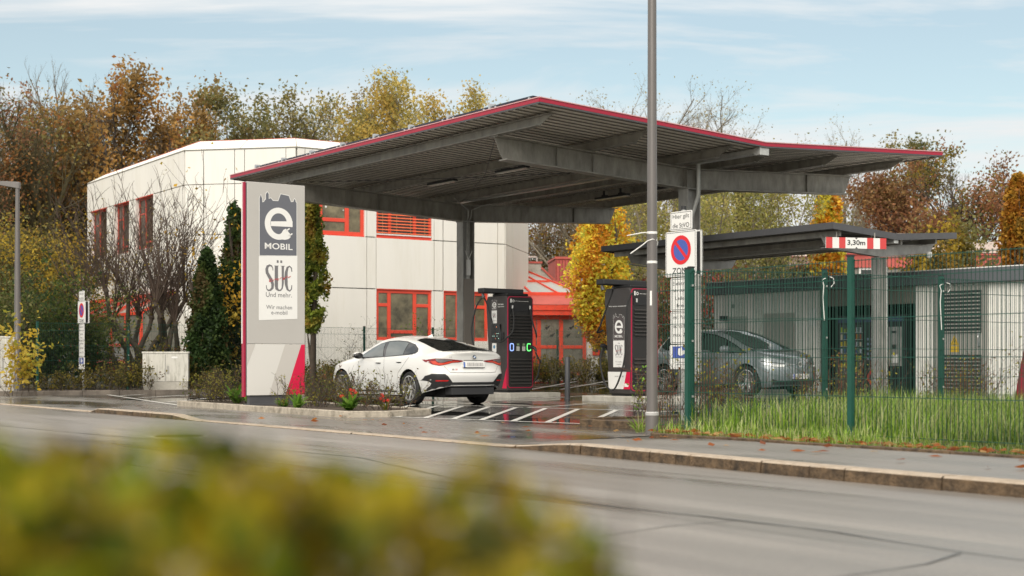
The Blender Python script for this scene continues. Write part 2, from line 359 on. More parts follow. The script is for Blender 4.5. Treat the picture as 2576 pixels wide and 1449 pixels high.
# street kerb: low where driveways cross, rising to a mossy granite face
mb = MB(); rg = random.Random(3); u = -30.0
while u < 70:
    ln = rg.uniform(0.85, 1.15) if u < 13 else rg.uniform(0.9, 1.4)
    n = 5
    off = rg.uniform(-0.008, 0.008)
    for k in range(n):
        a = u+(ln-0.012)*k/n; b = u+(ln-0.012)*(k+1)/n
        za = ZR+0.018+0.085*rise(a); zb = ZR+0.018+0.085*rise(b)
        f0 = kd(a)-0.05-0.012*rg.random()+off; g0 = kd(a)+0.14; off2 = kd(b)-kd(a)
        vs = [WD(f0,a,-0.12), WD(g0,a,-0.12), WD(g0+off2,b,-0.12), WD(f0+off2,b,-0.12),
              WD(f0+0.012,a,za-0.012), WD(g0,a,za+0.002), WD(g0+off2,b,zb+0.002), WD(f0+off2+0.012,b,zb-0.012), WD(f0+0.03,a,za), WD(f0+off2+0.03,b,zb)]
        mb.add(vs, [(3,0,4,7)], 0); mb.add(vs, [(4,8,9,7),(8,5,6,9)], 1); mb.add(vs, [(1,2,6,5)], 0)
        if k == 0: mb.add(vs, [(0,1,5,8,4)], 0)
        if k == n-1: mb.add(vs, [(3,7,9,6,2)], 0)
    u += ln
tag(mb.build('kerb', [M_granite, M_kerbtop]), kind='structure')

# tar seams and cracks in the road, manhole cover
def ribbon(mb, pts, w, z, mi=0, seed=0):
    rg = random.Random(seed); P = []
    for i in range(len(pts)-1):
        a = Vector(pts[i]); b = Vector(pts[i+1]); n = max(2, int((b-a).length/0.25))
        for k in range(n): P.append(a.lerp(b, k/n))
    P.append(Vector(pts[-1])); vs = []
    for i, p in enumerate(P):
        d = (P[min(i+1, len(P)-1)]-P[max(i-1, 0)]).normalized(); s = Vector((-d.y, d.x))
        j = s*rg.gauss(0, w*0.35); ww = w*rg.uniform(0.55, 1.25)/2
        vs += [(*(p+j-s*ww), z), (*(p+j+s*ww), z)]
    mb.add(vs, [(2*i, 2*i+2, 2*i+3, 2*i+1) for i in range(len(P)-1)], mi)
def gp(px, py, z=ZR): Y = (CAMZ-z)*3578/(py-911); return (ray(px, Y), Y)
M_tar = mat('tar_seam', (0.055, 0.052, 0.05), 0.35, var=0.2)
mb = MB()
ribbon(mb, [gp(1300,1240), gp(1560,1278), gp(1800,1303), gp(2100,1340), gp(2400,1388), gp(2700,1425)], 0.022, ZR+0.004, seed=1)
ribbon(mb, [gp(1500,1352), gp(1680,1325), gp(1850,1310)], 0.012, ZR+0.0045, seed=2)
ribbon(mb, [gp(2000,1470), gp(2330,1420), gp(2420,1392)], 0.014, ZR+0.0045, seed=3)
ribbon(mb, [gp(-100,1062), gp(200,1090), gp(480,1113), gp(900,1150), gp(1300,1240)], 0.022, ZR+0.004, seed=4)
tag(mb.build('road_seams', M_tar), kind='structure')
mb = MB()
for (pp, w, s_) in (([gp(1250,1200), gp(1700,1262), gp(2200,1330), gp(2700,1400)], 0.16, 5), ([gp(1500,1190), gp(2000,1235), gp(2600,1300)], 0.10, 6)):
    pass
x, y = gp(450, 1098)
mh = MB(); mh.cyl((0,0), 0.36, 0.0, 0.006, 40, 0); mh.cyl((0,0), 0.31, 0.002, 0.009, 40, 1)
for i in range(-4, 5):
    h = math.sqrt(max(0, 0.29**2-(i*0.06)**2)); mh.box(i*0.06-0.008, i*0.06+0.008, -h, h, 0.009, 0.013, 1)
tag(mh.build('manhole_cover', [M_conc, mat('cast_iron', (0.10, 0.085, 0.06), 0.5, 0.3, var=0.3, vscale=10)], loc=(x, y, ZR)), 'round cast iron manhole cover lying in the wet road', 'manhole')

# lot markings
def gl(px, py): return gp(px, py, 0.0)
mb = MB()
def strip(mb, a, b, w, z=0.005):
    a = Vector(a); b = Vector(b); d = (b-a).normalized(); s = Vector((-d.y, d.x))*w/2
    def zz_(p): return zl(p.x*D2.x+p.y*D2.y)+z
    n = 8; L = []
    for i in range(n+1): p = a.lerp(b, i/n); L += [(*(p-s), zz_(p)), (*(p+s), zz_(p))]
    mb.add(L, [(2*i, 2*i+2, 2*i+3, 2*i+1) for i in range(n)])
far = [gl(963,1015), gl(1130,1021), gl(1628,1034), gl(1720,1036)]
near = [gl(991,1049), gl(1290,1061), gl(1600,1071.5)]
strip(mb, far[0], far[2], 0.12); strip(mb, near[0], near[2], 0.12)
nearx = [1000, 1069, 1140, 1210, 1290, 1376, 1472]; farx = [1103, 1163, 1229, 1298, 1373, 1454, 1551]
for a, b in zip(nearx, farx):
    ya = 1049+(a-991)/(1600-991)*22.5; yb = 1017+(b-963)/(1628-963)*17
    strip(mb, gl(a, ya), gl(b, yb), 0.095, 0.0055)
strip(mb, gl(925, 1043), gl(1040, 1019), 0.12, 0.0055); strip(mb, gl(905, 1030), gl(985, 1016), 0.12, 0.0055)
strip(mb, gl(1315, 1025.5), gl(1475, 1018.5), 0.10); strip(mb, gl(1475, 1018.5), gl(1440, 1017.8), 0.10)
strip(mb, gl(1120, 1015), gl(1530, 1001), 0.12); 
for px in (1390, 1470, 1560, 1650): strip(mb, gl(px-60, 990), gl(px+60, 975), 0.11)
strip(mb, gl(1340, 985), gl(1660, 978), 0.11)
# far-left bay lines
strip(mb, gl(270, 993), gl(450, 1020), 0.12); strip(mb, gl(300, 996), gl(400, 990), 0.12); strip(mb, gl(350, 1001), gl(510, 992), 0.12); strip(mb, gl(420, 1012), gl(600, 995), 0.12)
tag(mb.build('parking_lines', M_mark), kind='structure')

# raised planting beds
def bed(name, poly, zt, kerbw, m_k, blocks=1.0, zb=-0.05):
    n = len(poly); P = [Vector(p) for p in poly]
    a = sum(P[i].x*P[(i+1) % n].y-P[(i+1) % n].x*P[i].y for i in range(n))
    if a < 0: P = P[::-1]
    mb = MB(); rg = random.Random(len(name)+n)
    for i in range(n):
        p, q = P[i], P[(i+1) % n]; d = (q-p); L = d.length; d.normalize(); s = Vector((-d.y, d.x)); k = max(1, round(L/blocks))
        for j in range(k):
            a0 = p+d*(L*j/k+0.004); b0 = p+d*(L*(j+1)/k-0.004); h = zt+rg.uniform(-0.004, 0.004)
            mb.prism([a0, b0, b0+s*kerbw, a0+s*kerbw], zb, h)
    o = mb.build(name+'_kerb', m_k, bevel=0.012); tag(o, kind='structure')
    g = MB(); g.add([(p.x, p.y, zt-0.02) for p in P], [tuple(range(n))]); o = g.build(name, M_soil); tag(o, kind='structure')
planter = [(-6.74,28.6), (-2.68,22.6), (-1.95,22.85), (-1.35,23.9), (-5.1,30.2)]
bed('planting_bed', planter, 0.10, 0.10, M_kerb, 1.0)
farbed = [WD(11.2, 37.2)[:2], WD(16, 37.6)[:2], WD(36, 38.6)[:2], WD(36, 40.5)[:2], WD(11.2, 40.5)[:2]]
bed('far_bed', [(-13.9,37.2), (-12.3,37.4), (-2.2,43.9), (7.5,50.4), (6.0,53.0), (-16,40.9)], 0.12, 0.12, mat('dark_kerb', (0.16,0.135,0.11), 0.7, var=0.4, vscale=2.5, stain=(0.06,0.05,0.04), sscale=3, samt=0.7), 1.0)
# plinths under the chargers
for (d0,d1,u0,u1) in ((19.45,21.0,22.1,24.5), (19.45,20.95,27.2,29.5)):
    mb = MB()
    for k in range(3):
        a = u0+(u1-u0)*k/3; mb.prism([WD(d0,a+0.004)[:2], WD(d1,a+0.004)[:2], WD(d1,a+(u1-u0)/3-0.004)[:2], WD(d0,a+(u1-u0)/3-0.004)[:2]], -0.05, 0.15)
    tag(mb.build('charger_plinth', M_conc, bevel=0.015), kind='structure')
# lawn behind the footway, rising to the back fence
def zlawn(d, u): return 0.05+0.10*min(1, max(0, (u-8)/5))*min(1, max(0, (d-11)/3))
dsheet('lawn', 11.9, 30, -10, 13.25, zlawn, mat('lawn_soil', (0.05, 0.055, 0.02), 0.95, var=0.3, vscale=6), 20, 20)
dsheet('lawn', 10.6, 11.9, -10, 12.0, zlawn, MATS['lawn_soil'], 3, 20)
dsheet('shrub_bed', 12.22, 30, 13.25, 15.2, lambda d, u: 0.085, M_soil, 4, 2)
mb = MB()
for i in range(22):
    a = 12.0-i*1.0; mb.prism([WD(10.52,a-0.99)[:2], WD(10.60,a-0.99)[:2], WD(10.60,a)[:2], WD(10.52,a)[:2]], -0.05, 0.088+0.004*(i % 2))
# the lawn's rounded corner by the lamp post
arc = [(10.56+1.3*(1-math.cos(t)), 12.0+0.45*math.sin(t)) for t in [math.pi/2*k/6 for k in range(7)]]
for k in range(6):
    a, b = arc[k], arc[k+1]; p = WD(*a)[:2]; q = WD(*b)[:2]; d = (Vector(q)-Vector(p)).normalized(); s = Vector((-d.y, d.x))*-0.08
    mb.prism([p, q, (q[0]+s.x, q[1]+s.y), (p[0]+s.x, p[1]+s.y)], -0.05, 0.088)
a = WD(11.86, 13.5)[:2]; b = WD(20, 15.2)[:2]
mb.prism([WD(12.3,15.2)[:2], WD(30,15.2)[:2], WD(30,15.32)[:2], WD(12.3,15.32)[:2]], -0.05, 0.12)
mb.prism([WD(11.84,12.44)[:2], WD(11.92,12.44)[:2], WD(11.92,13.32)[:2], WD(11.84,13.32)[:2]], -0.05, 0.088)
mb.prism([WD(12.12,13.30)[:2], WD(12.23,13.30)[:2], WD(12.23,15.32)[:2], WD(12.12,15.32)[:2]], -0.05, 0.10)
tag(mb.build('edging_kerb', M_granite, bevel=0.01), kind='structure')
g = MB(); g.add([WD(10.6,12.0,0.05)]+[WD(a[0]+0.04, a[1]-0.02, 0.05) for a in arc[1:]]+[WD(11.95,12.42,0.05), WD(11.95,12.0,0.05)], [tuple(range(9))])
tag(g.build('lawn', MATS['lawn_soil']), kind='structure')
# ------------------------------------------------------------------ large structures
def facade_M(p0, p1):
    """local x runs from p0 to p1 along the wall, local -y points outwards"""
    a = math.atan2(p1[1]-p0[1], p1[0]-p0[0]); return Matrix.Translation((p0[0], p0[1], 0)) @ Matrix.Rotation(a, 4, 'Z')
def panels(mb, xs, zs, holes, mi=0, jt=0.025, th=0.07, y=-0.07):
    bx = sorted(set(xs)|{h[0] for h in holes}|{h[1] for h in holes}); bz = sorted(set(zs)|{h[2] for h in holes}|{h[3] for h in holes})
    for i in range(len(bx)-1):
        for j in range(len(bz)-1):
            x0, x1, z0, z1 = bx[i], bx[i+1], bz[j], bz[j+1]; cx, cz = (x0+x1)/2, (z0+z1)/2
            if any(h[0] < cx < h[1] and h[2] < cz < h[3] for h in holes): continue
            if x1-x0 < 0.03 or z1-z0 < 0.03: continue
            g = jt/2
            mb.box(x0+(g if x0 in xs else 0), x1-(g if x1 in xs else 0), y, y+th, z0+(g if z0 in zs else 0), z1-(g if z1 in zs else 0), mi)
def window(parent, M, x0, x1, z0, z1, mull=(), rails=(), fw=0.075, y=0.02, mats=None, glassm=None, label=None, blind=False):
    """frame with mullions (fractions) and one glass part; rails = (x fraction range, z fraction)"""
    f = MB(M); w = x1-x0; h = z1-z0; d0, d1 = y-0.03, y+0.03
    f.box(x0, x1, d0, d1, z0, z0+fw); f.box(x0, x1, d0, d1, z1-fw, z1)
    f.box(x0, x0+fw, d0+0.002, d1, z0+fw, z1-fw); f.box(x1-fw, x1, d0+0.002, d1, z0+fw, z1-fw)
    for m in mull: c = x0+w*m; f.box(c-fw*0.6, c+fw*0.6, d0+0.004, d1, z0+fw, z1-fw)
    for (a, b, q) in rails: c = z0+h*q; f.box(x0+w*a+fw*0.5, x0+w*b-fw*0.5, d0+0.006, d1, c-fw*0.5, c+fw*0.5)
    o = f.build('window', mats or M_red, parent, bevel=0.008)
    if label: o['label'] = label
    p = MB(M); p.box(x0+fw*0.6, x1-fw*0.6, y+0.004, y+0.012, z0+fw*0.6, z1-fw*0.6)
    p.build('pane', glassm or M_glass, o)
    if blind:
        b = MB(M); n = 15
        for k in range(n):
            zc = z0+0.16+(h-0.2)*k/(n-1)
            b.add([(x0+0.02,y-0.075,zc-0.012),(x1-0.02,y-0.075,zc-0.012),(x1-0.02,y-0.012,zc+0.03),(x0+0.02,y-0.012,zc+0.03),
                   (x0+0.02,y-0.075,zc-0.007),(x1-0.02,y-0.075,zc-0.007),(x1-0.02,y-0.012,zc+0.035),(x0+0.02,y-0.012,zc+0.035)],
                  [(0,1,2,3),(7,6,5,4),(0,4,5,1),(3,2,6,7)])
        for q in (0.12, 0.37, 0.62, 0.88): b.box(x0+w*q-0.006, x0+w*q+0.006, y-0.05, y-0.044, z0+0.12, z1-0.03, 1)
        b.box(x0+0.01, x1-0.01, y-0.08, y-0.01, z0+0.085, z0+0.125, 2)
        b.build('blind', [mat('blind_slat', (0.80, 0.17, 0.07), 0.45), mat('blind_cord', (0.45, 0.33, 0.15), 0.7), M_pwhite], o)
    return o
M_room = mat('room_glass', (0.15, 0.128, 0.075), 0.12, 0.0, var=0.75, vscale=1.6, spec=0.5)
M_room2 = mat('pale_room_glass', (0.19, 0.18, 0.15), 0.15, 0.0, var=0.45, vscale=1.2, spec=0.5)

P0 = Vector((-17.5,58.85)); P1 = Vector((-11.37,49.58)); P2 = Vector((-7.39,48.77)); P3 = Vector((-0.31,53.45)); P4 = Vector((0.6,57.93))
ZB, ZE, ZT = 0.2, 8.24, 8.66
off = bpy.data.objects.new('office_building', None); C.objects.link(off); off.location = (-7.39, 48.77, 0)
tag(off, 'white panelled two-storey office block with faceted corners and red windows', 'building')
TI = Matrix.Translation((7.39, -48.77, 0))
def FM(a, b): return TI @ facade_M(a, b)
D1b = Vector((-0.552, 0.834)); P5 = P4+D1b*15; P6 = P0+Vector((0.834,0.552))*2+D1b*6
outline = [P0, P1, P2, P3, P4, P5, P6]
core = MB(TI)
def inset(poly, k):
    n = len(poly); a = sum(poly[i].x*poly[(i+1) % n].y-poly[(i+1) % n].x*poly[i].y for i in range(n)); sg = 1 if a > 0 else -1; out = []
    for i in range(n):
        p = poly[i]; e0 = (p-poly[i-1]).normalized(); e1 = (poly[(i+1) % n]-p).normalized()
        n0 = Vector((-e0.y, e0.x))*sg; n1 = Vector((-e1.y, e1.x))*sg; b = (n0+n1).normalized(); out.append(p+b*k/max(0.3, b.dot(n0)))
    return out
# solid core set back behind the panels, cut open at the windows by leaving a dark reveal depth
core.prism([tuple(p) for p in inset(outline, 0.16)], ZB-0.4, ZE)
core.build('wall_core', M_joint, off)
def sx_(P, Q, px):                                 # distance along wall P->Q seen at a column of the photograph
    e = (Q-P).normalized(); r = (px-1288)/3578; return (r*P.y-P.x)/(e.x-r*e.y)
zr_ = [ZB, 3.48, 5.30, 7.05, ZE]
# front facade
F = FM(P2, P3); L23 = (P3-P2).length; fx = lambda px: sx_(P2, P3, px)
wA = (fx(796), fx(915)); wB = (fx(944.6), fx(1084)); wC = (fx(1113.5), fx(1226))
holes = [(*wA, 5.32, 7.05), (*wB, 5.32, 7.05), (*wB, 1.66, 3.46), (*wC, 1.66, 3.46)]
mb = MB(F); panels(mb, [0, fx(765), fx(920.5), fx(944), fx(1089.8), fx(1111.8), fx(1249.5), L23], zr_, holes)
# reveals: side cheeks of each opening
def reveal(mb, h, mi=0):
    x0, x1, z0, z1 = h
    mb.box(x0-0.03, x0-0.001, -0.066, 0.155, z0-0.03, z1+0.03, mi); mb.box(x1+0.001, x1+0.03, -0.066, 0.155, z0-0.03, z1+0.03, mi)
    mb.box(x0, x1, -0.066, 0.155, z0-0.03, z0-0.001, mi+1); mb.box(x0, x1, -0.066, 0.155, z1+0.001, z1+0.03, mi+1)
for h in holes: reveal(mb, h)
mb.build('front_wall', [M_white, M_red], off)
window(off, F, *wA, 5.32, 7.05, mull=(0.08, 0.64), rails=((0.08, 0.64, 0.30),), fw=0.13, glassm=M_room)
# paper stars stuck on the pane
st = MB(F)
for (cx, cz, r_) in ((0.34,6.62,0.16),(0.20,6.28,0.05),(0.50,6.48,0.05),(0.57,6.2,0.03),(0.16,6.6,0.03)):
    pts = []
    for k in range(16): a = math.pi*k/8; q = r_*(1 if k % 2 == 0 else 0.55); pts.append((wA[0]+(wA[1]-wA[0])*cx+q*math.cos(a), cz+q*math.sin(a)))
    flat(st, pts, 0.015)
st.build('paper_star', M_pwhite, off)
window(off, F, *wB, 5.32, 7.05, mull=(0.25, 0.70), fw=0.10, glassm=M_glass, blind=True, label='upper window behind a lowered orange slatted blind')
window(off, F, *wB, 1.66, 3.46, mull=(0.24, 0.70), rails=((0, 0.24, 0.70), (0.70, 1, 0.70), (0.24, 0.70, 0.17)), fw=0.115, glassm=M_room)
window(off, F, *wC, 1.66, 3.46, mull=(0.33, 0.68), rails=((0.33, 0.68, 0.17), (0.68, 1, 0.7)), fw=0.12, glassm=M_room)
# corner facet
F = FM(P1, P2); L12 = (P2-P1).length; fx = lambda px: sx_(P1, P2, px)
mb = MB(F); panels(mb, [0, fx(514), fx(592), fx(617), fx(721), L12], zr_, [])
mb.build('corner_wall', [M_white, M_red], off)
# left facade with its three tall windows and red glazed bay
F = FM(P0, P1); L01 = (P1-P0).length; fx = lambda px: sx_(P0, P1, px)
ws = [(fx(232), fx(273)), (fx(291), fx(329)), (fx(345), fx(390))]
holes = [(a, b, 5.1, 7.03) for a, b in ws]
mb = MB(F); panels(mb, [0]+[fx(p) for p in (281, 337, 400, 455)]+[L01], zr_, holes)
for h in holes: reveal(mb, h)
mb.build('side_wall', [M_white, M_red], off)
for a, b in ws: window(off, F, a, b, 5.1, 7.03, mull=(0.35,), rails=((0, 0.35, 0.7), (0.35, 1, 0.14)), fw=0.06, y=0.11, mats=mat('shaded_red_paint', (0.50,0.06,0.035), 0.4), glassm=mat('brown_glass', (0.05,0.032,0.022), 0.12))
# right facet and back walls
F = FM(P3, P4); mb = MB(F); panels(mb, [0, 1.3, (P4-P3).length], zr_, []); mb.build('return_wall', [M_white], off)
for a, b in ((P4, P5), (P5, P6), (P6, P0)):
    F = FM(a, b); mb = MB(F); n = max(2, int((b-a).length/2.4)); panels(mb, [(b-a).length*k/n for k in range(n+1)], zr_, []); mb.build('back_wall', M_white, off)
# sloping roof edge band and flat roof
ro = inset(outline, -0.075); ri = inset(outline, 0.62); n = len(ro); mb = MB(TI)
for i in range(n):
    a, b, c, d = ro[i], ro[(i+1) % n], ri[(i+1) % n], ri[i]
    e = (b-a); L = e.length; k = max(1, round(L/2.6))
    for j in range(k):
        t0 = j/k+0.006/L*2; t1 = (j+1)/k-0.006/L*2
        q = [a.lerp(b, t0), a.lerp(b, t1), d.lerp(c, t1), d.lerp(c, t0)]
        mb.add([(q[0].x,q[0].y,ZE+0.03),(q[1].x,q[1].y,ZE+0.03),(q[2].x,q[2].y,ZT),(q[3].x,q[3].y,ZT)], [(0,1,2,3)])
    mb.add([(a.x,a.y,ZE-0.02),(b.x,b.y,ZE-0.02),(b.x,b.y,ZE+0.03),(a.x,a.y,ZE+0.03)], [(0,1,2,3)], 1)
    mb.add([(a.x,a.y,ZE+0.0),(b.x,b.y,ZE+0.0),(c.x,c.y,ZT-0.02),(d.x,d.y,ZT-0.02)], [(0,1,2,3)], 1)
    d_ = (d-c).normalized(); mb.bar((c.x,c.y,ZT+0.005), (d.x,d.y,ZT-0.005), 0.03, 0.02, 2)
mb.add([(p.x, p.y, ZT-0.03) for p in ri], [tuple(range(n))], 1)
mb.build('roof', [M_white, M_joint, M_redroof], off)
# red glazed bay on the left side, ground floor
F = FM(P0, P1); mb = MB(F); x0, x1 = fx(232), fx(445); n = 6
for k in range(n+1):
    x = x0+(x1-x0)*k/n
    mb.bar((x,-1.3,0.9), (x,-1.3,2.6), 0.09, 0.09); mb.bar((x,-1.3,2.6), (x,-0.1,3.35), 0.09, 0.09); mb.bar((x,-1.3,0.9), (x,-0.1,0.35), 0.09, 0.09)
for (y, z) in ((-1.3,0.9), (-1.3,2.6), (-0.1,3.35), (-1.3,1.5)): mb.bar((x0,y,z), (x1,y,z), 0.1, 0.1)
by = mb.build('bay_window', M_red, off)
mb = MB(F); mb.ext([(x0,-1.28,0.95),(x0,-1.28,2.6),(x0,-0.1,3.3),(x0,-0.1,0.4)], (x1-x0,0,0))
mb.build('pane', M_room2, by)
mb = MB(F); mb.box(-2.6, 0.0, -0.4, 3.5, ZB, 3.3); mb.ext([(-2.6,-0.4,3.3),(0,-0.4,3.3),(0,-0.4,4.4)], (0,3.9,0)); mb.build('side_wing', M_white, off)

# ---- low red-roofed link building right of the office block
F0 = WD(0, 0)
def simple(name, label, cat, loc, rz, group=None): return thing(name, label, cat, loc, rz, group)
YA = 56.0; ax0 = ray(1327, YA); lk = simple('pavilion', 'low glazed pavilion with red framed windows and sloping red roof', 'building', (ax0, YA, 0.2), R(7))
wpx = lambda px: (ray(px, YA)-ax0)
mb = MB(); mb.box(-1.0, wpx(1519), 0.05, 6, -0.3, 3.0); mb.build('wall', M_white, lk)
mb = MB(); x1 = wpx(1476)
mb.box(-0.9, x1+0.15, -0.45, 0.1, 2.52, 2.70, 0); mb.box(-0.9, x1+0.15, -0.50, 0.1, 2.71, 2.92, 0)
mb.add([(-0.9,-0.52,2.93),(x1+0.2,-0.52,2.93),(x1-0.1,0.35,3.35),(-0.9,0.35,3.35)], [(0,1,2,3)], 1)
mb.box(-0.9, x1-0.12, 0.30, 0.42, 3.33, 3.42, 0)
mb.build('roof', [M_red, M_redroof], lk)
mb = MB()
mb.add([(-0.9,0.42,3.4),(x1-0.1,0.42,3.4),(0.35,3.0,4.45),(-0.9,3.0,4.45)], [(0,1,2,3)], 0)
for t in (0.0, 0.35, 0.7, 1.0):
    mb.bar((-0.9+(x1+0.8)*t,0.42,3.42), (-0.9+(1.25)*t,3.0,4.47), 0.07, 0.07, 1)
mb.bar((-0.9,0.42,3.42),(x1-0.1,0.42,3.42),0.08,0.08,1); mb.bar((-0.9,1.75,3.97),(1.15,1.75,3.97),0.08,0.08,1)
mb.build('skylight', [mat('skylight_glass', (0.42, 0.42, 0.39), 0.2), M_red], lk)
mb = MB(); mb.box(-0.9, wpx(1389), 3.0, 5.8, 3.2, 4.78, 0); mb.box(-0.95, wpx(1389)+0.05, 2.95, 5.85, 4.78, 4.86, 1)
mb.add([(wpx(1389),3.1,3.2),(wpx(1470),3.1,3.2),(wpx(1389),3.1,4.6)], [(0,1,2)], 0); mb.bar((wpx(1389),3.08,4.62),(wpx(1480),3.08,3.35),0.08,0.08,1)
mb.build('parapet', [M_conc, M_redroof], lk)
a = wpx(1340); b = x1
window(lk, Matrix.Identity(4), a, b, 0.15, 2.5, mull=(0.115, 0.53, ), rails=((0, 1, 0.48),), fw=0.13, y=-0.02, glassm=M_room2, label='wide red framed window with black bird silhouettes')
mb = MB()
for (cx, cz) in ((0.27,2.02),(0.36,1.72),(0.72,2.02),(0.66,1.72)):
    x = a+(b-a)*cx
    flat(mb, [(x-0.16,cz-0.07),(x-0.05,cz+0.0),(x-0.10,cz+0.03),(x+0.02,cz+0.06),(x+0.14,cz+0.13),(x+0.08,cz+0.03),(x+0.03,cz-0.03),(x-0.02,cz-0.08),(x-0.04,cz-0.03)], -0.018)
mb.build('bird_sticker', M_black, lk)
window(lk, Matrix.Identity(4), wpx(1493), wpx(1515), 0.95, 2.1, fw=0.12, y=-0.02)

# roof box of red sheet and white railing behind it
rb = simple('roof_box', 'small red corrugated roof block above the pavilion', 'roof block', (ray(1398,63), 63, 3.6), R(5))
mb = MB(); mb.box(0, ray(1450,63)-ray(1398,63), 0, 3, -3.4, 1.85, 0)
for k in range(7): x = 0.02+k*0.13; mb.box(x, x+0.03, -0.02, 0.001, -1, 1.8, 1)
mb.build('wall', [M_redclad, mat('dark_red', (0.24, 0.04, 0.035), 0.7)], rb)
mb = MB(); mb.box(-0.04, 1.0, -0.06, 3.04, 1.85, 1.95); mb.build('roof_edge', M_redroof, rb)
rl = simple('railing', 'short white roof railing beside the office block corner', 'railing', (ray(1327,60), 60, 4.2), 0)
mb = MB()
for x in (0, 0.4): mb.bar((x,0,-0.2),(x,0,1.15),0.04,0.04)
for z in (0.75, 1.12): mb.bar((-0.5,0,z),(0.42,0,z),0.04,0.05)
mb.build('rail', M_pwhite, rl)

# ---- workshop hall far right with red band
hl = simple('workshop_hall', 'long grey-brown workshop hall with white roof edge behind the young trees', 'building', (ray(1600,72), 72, 0.3), R(6))
hx = lambda px: (ray(px, 72)-ray(1600, 72))/math.cos(R(6))
M_hall = mat('hall_wall', (0.27, 0.25, 0.22), 0.7, var=0.12, vscale=0.8)
mb = MB(); mb.box(0, hx(2100), 0, 12, -0.4, 6.0); mb.build('wall', M_hall, hl)
mb = MB(); mb.box(-0.2, hx(2100)+0.2, -0.2, 12.2, 6.0, 6.22); mb.build('roof', M_white, hl)
mb = MB(); n = 60
for k in range(n): x = hx(1660)+(hx(1985)-hx(1660))*k/n; mb.box(x, x+0.07, -0.16, -0.04, 0.3, 4.9)
mb.box(hx(1658), hx(1990), -0.05, -0.003, 0.3, 4.95)
mb.build('cladding', M_redclad, hl)
h2 = simple('depot', 'grey-brown depot with a red band under its white roof edge, right of the hall', 'building', (ray(2130,62), 62, 0.3), R(4))
hx = lambda px: ray(px, 62)-ray(2130, 62)
mb = MB(); mb.box(0, hx(2700), 0, 12, -0.4, 4.7); mb.build('wall', M_hall, h2)
mb = MB(); mb.box(-0.1, hx(2700), -0.12, 0.02, 4.7, 5.25, 0); mb.box(-0.1, hx(2700), -0.2, 12, 5.26, 5.32, 0); mb.build('fascia', M_redclad, h2)
mb = MB()
for (a, b, z) in ((2110,2370,6.3),(2350,2600,5.95)): mb.prism([(hx(a),1),(hx(b),1),(hx(b)-1,5),(hx(a)+1,5)], z-0.5, z)
mb.box(hx(2110), hx(2600), 1.5, 4.5, 5.0, 5.6)
mb.build('roof', mat('pale_roof', (0.5,0.48,0.43), 0.6), h2)
window(h2, Matrix.Identity(4), hx(2160), hx(2208), 3.6-0.3, 4.7, fw=0.1, y=-0.03, mats=M_pwhite)
for px in (2440, 2490, 2530): window(h2, Matrix.Identity(4), hx(px), hx(px+16), 2.8, 4.4, fw=0.12, y=-0.03, mats=M_pwhite)

# ------------------------------------------------------------------ main canopy
O2 = (4.116, 33.0)                                 # foot of the near column
cn = thing('charging_canopy', 'large grey steel butterfly canopy with red edge trim over the charging bays', 'canopy', (*O2, 0), TH)
# local x = D2 (d), local y = D1 (u)
Lc = 9.337; zb, tt, bh = 4.90, 0.047, 0.458; eb, et = 5.302, 5.535; WL, WR_ = 6.146, 6.065; ua, ub = -2.418, 11.712; zr0, trr = 5.573, 0.052
def col(y, name='column'):
    zf = zl(22.6)-0.05; mb = MB(); d, b, tf, tw = 0.40, 0.32, 0.028, 0.02
    mb.box(-d/2, -d/2+tf, y-b/2, y+b/2, zf, zb); mb.box(d/2-tf, d/2, y-b/2, y+b/2, zf, zb); mb.box(-d/2+tf, d/2-tf, y-tw/2, y+tw/2, zf, zb)
    mb.box(-d/2-0.1, d/2+0.1, y-b/2-0.08, y+b/2+0.08, zf, zf+0.1); mb.box(-d/2-0.02, d/2+0.02, y-b/2-0.02, y+b/2+0.02, zb-0.03, zb-0.002)
    return mb.build(name, M_steel, cn, bevel=0.004)
for y in (0, Lc): col(y)
def girder(y):
    mb = MB(); tf = 0.024; b = 0.30
    for sgn, e_b, e_t in ((-1, eb, et), (1, eb, et)):
        # web with slanted end
        pts = [(0,y-0.01,zb),(sgn*e_b,y-0.01,zb+tt*e_b),(sgn*(e_b+0.07),y-0.01,zb+tt*e_b+0.10),(sgn*e_t,y-0.01,zb+bh+tt*e_t),(0,y-0.01,zb+bh)]
        if sgn < 0: pts = pts[::-1]
        mb.ext(pts, (0,0.02,0))
        for (x1, z0, z1) in ((e_b, zb, zb+tt*e_b), (e_t, zb+bh, zb+bh+tt*e_t)):
            q = [(0,y-b/2,z0-tf),(sgn*x1,y-b/2,z1-tf),(sgn*x1,y-b/2,z1),(0,y-b/2,z0)]
            mb.ext(q if sgn > 0 else q[::-1], (0,b,0))
    for x in (-0.19, 0.19): mb.box(x-0.01, x+0.01, y-b/2+0.004, y+b/2-0.004, zb+0.012, zb+bh-0.026)
    for x in (-3.9, -2.9, 3.9): z = zb+tt*abs(x); mb.box(x-0.008, x+0.008, y-0.06, y+0.06, z+0.005, z+bh-0.03)
    return mb.build('girder', M_steeld, cn)
for y in (0, Lc): girder(y)
ph = 0.20
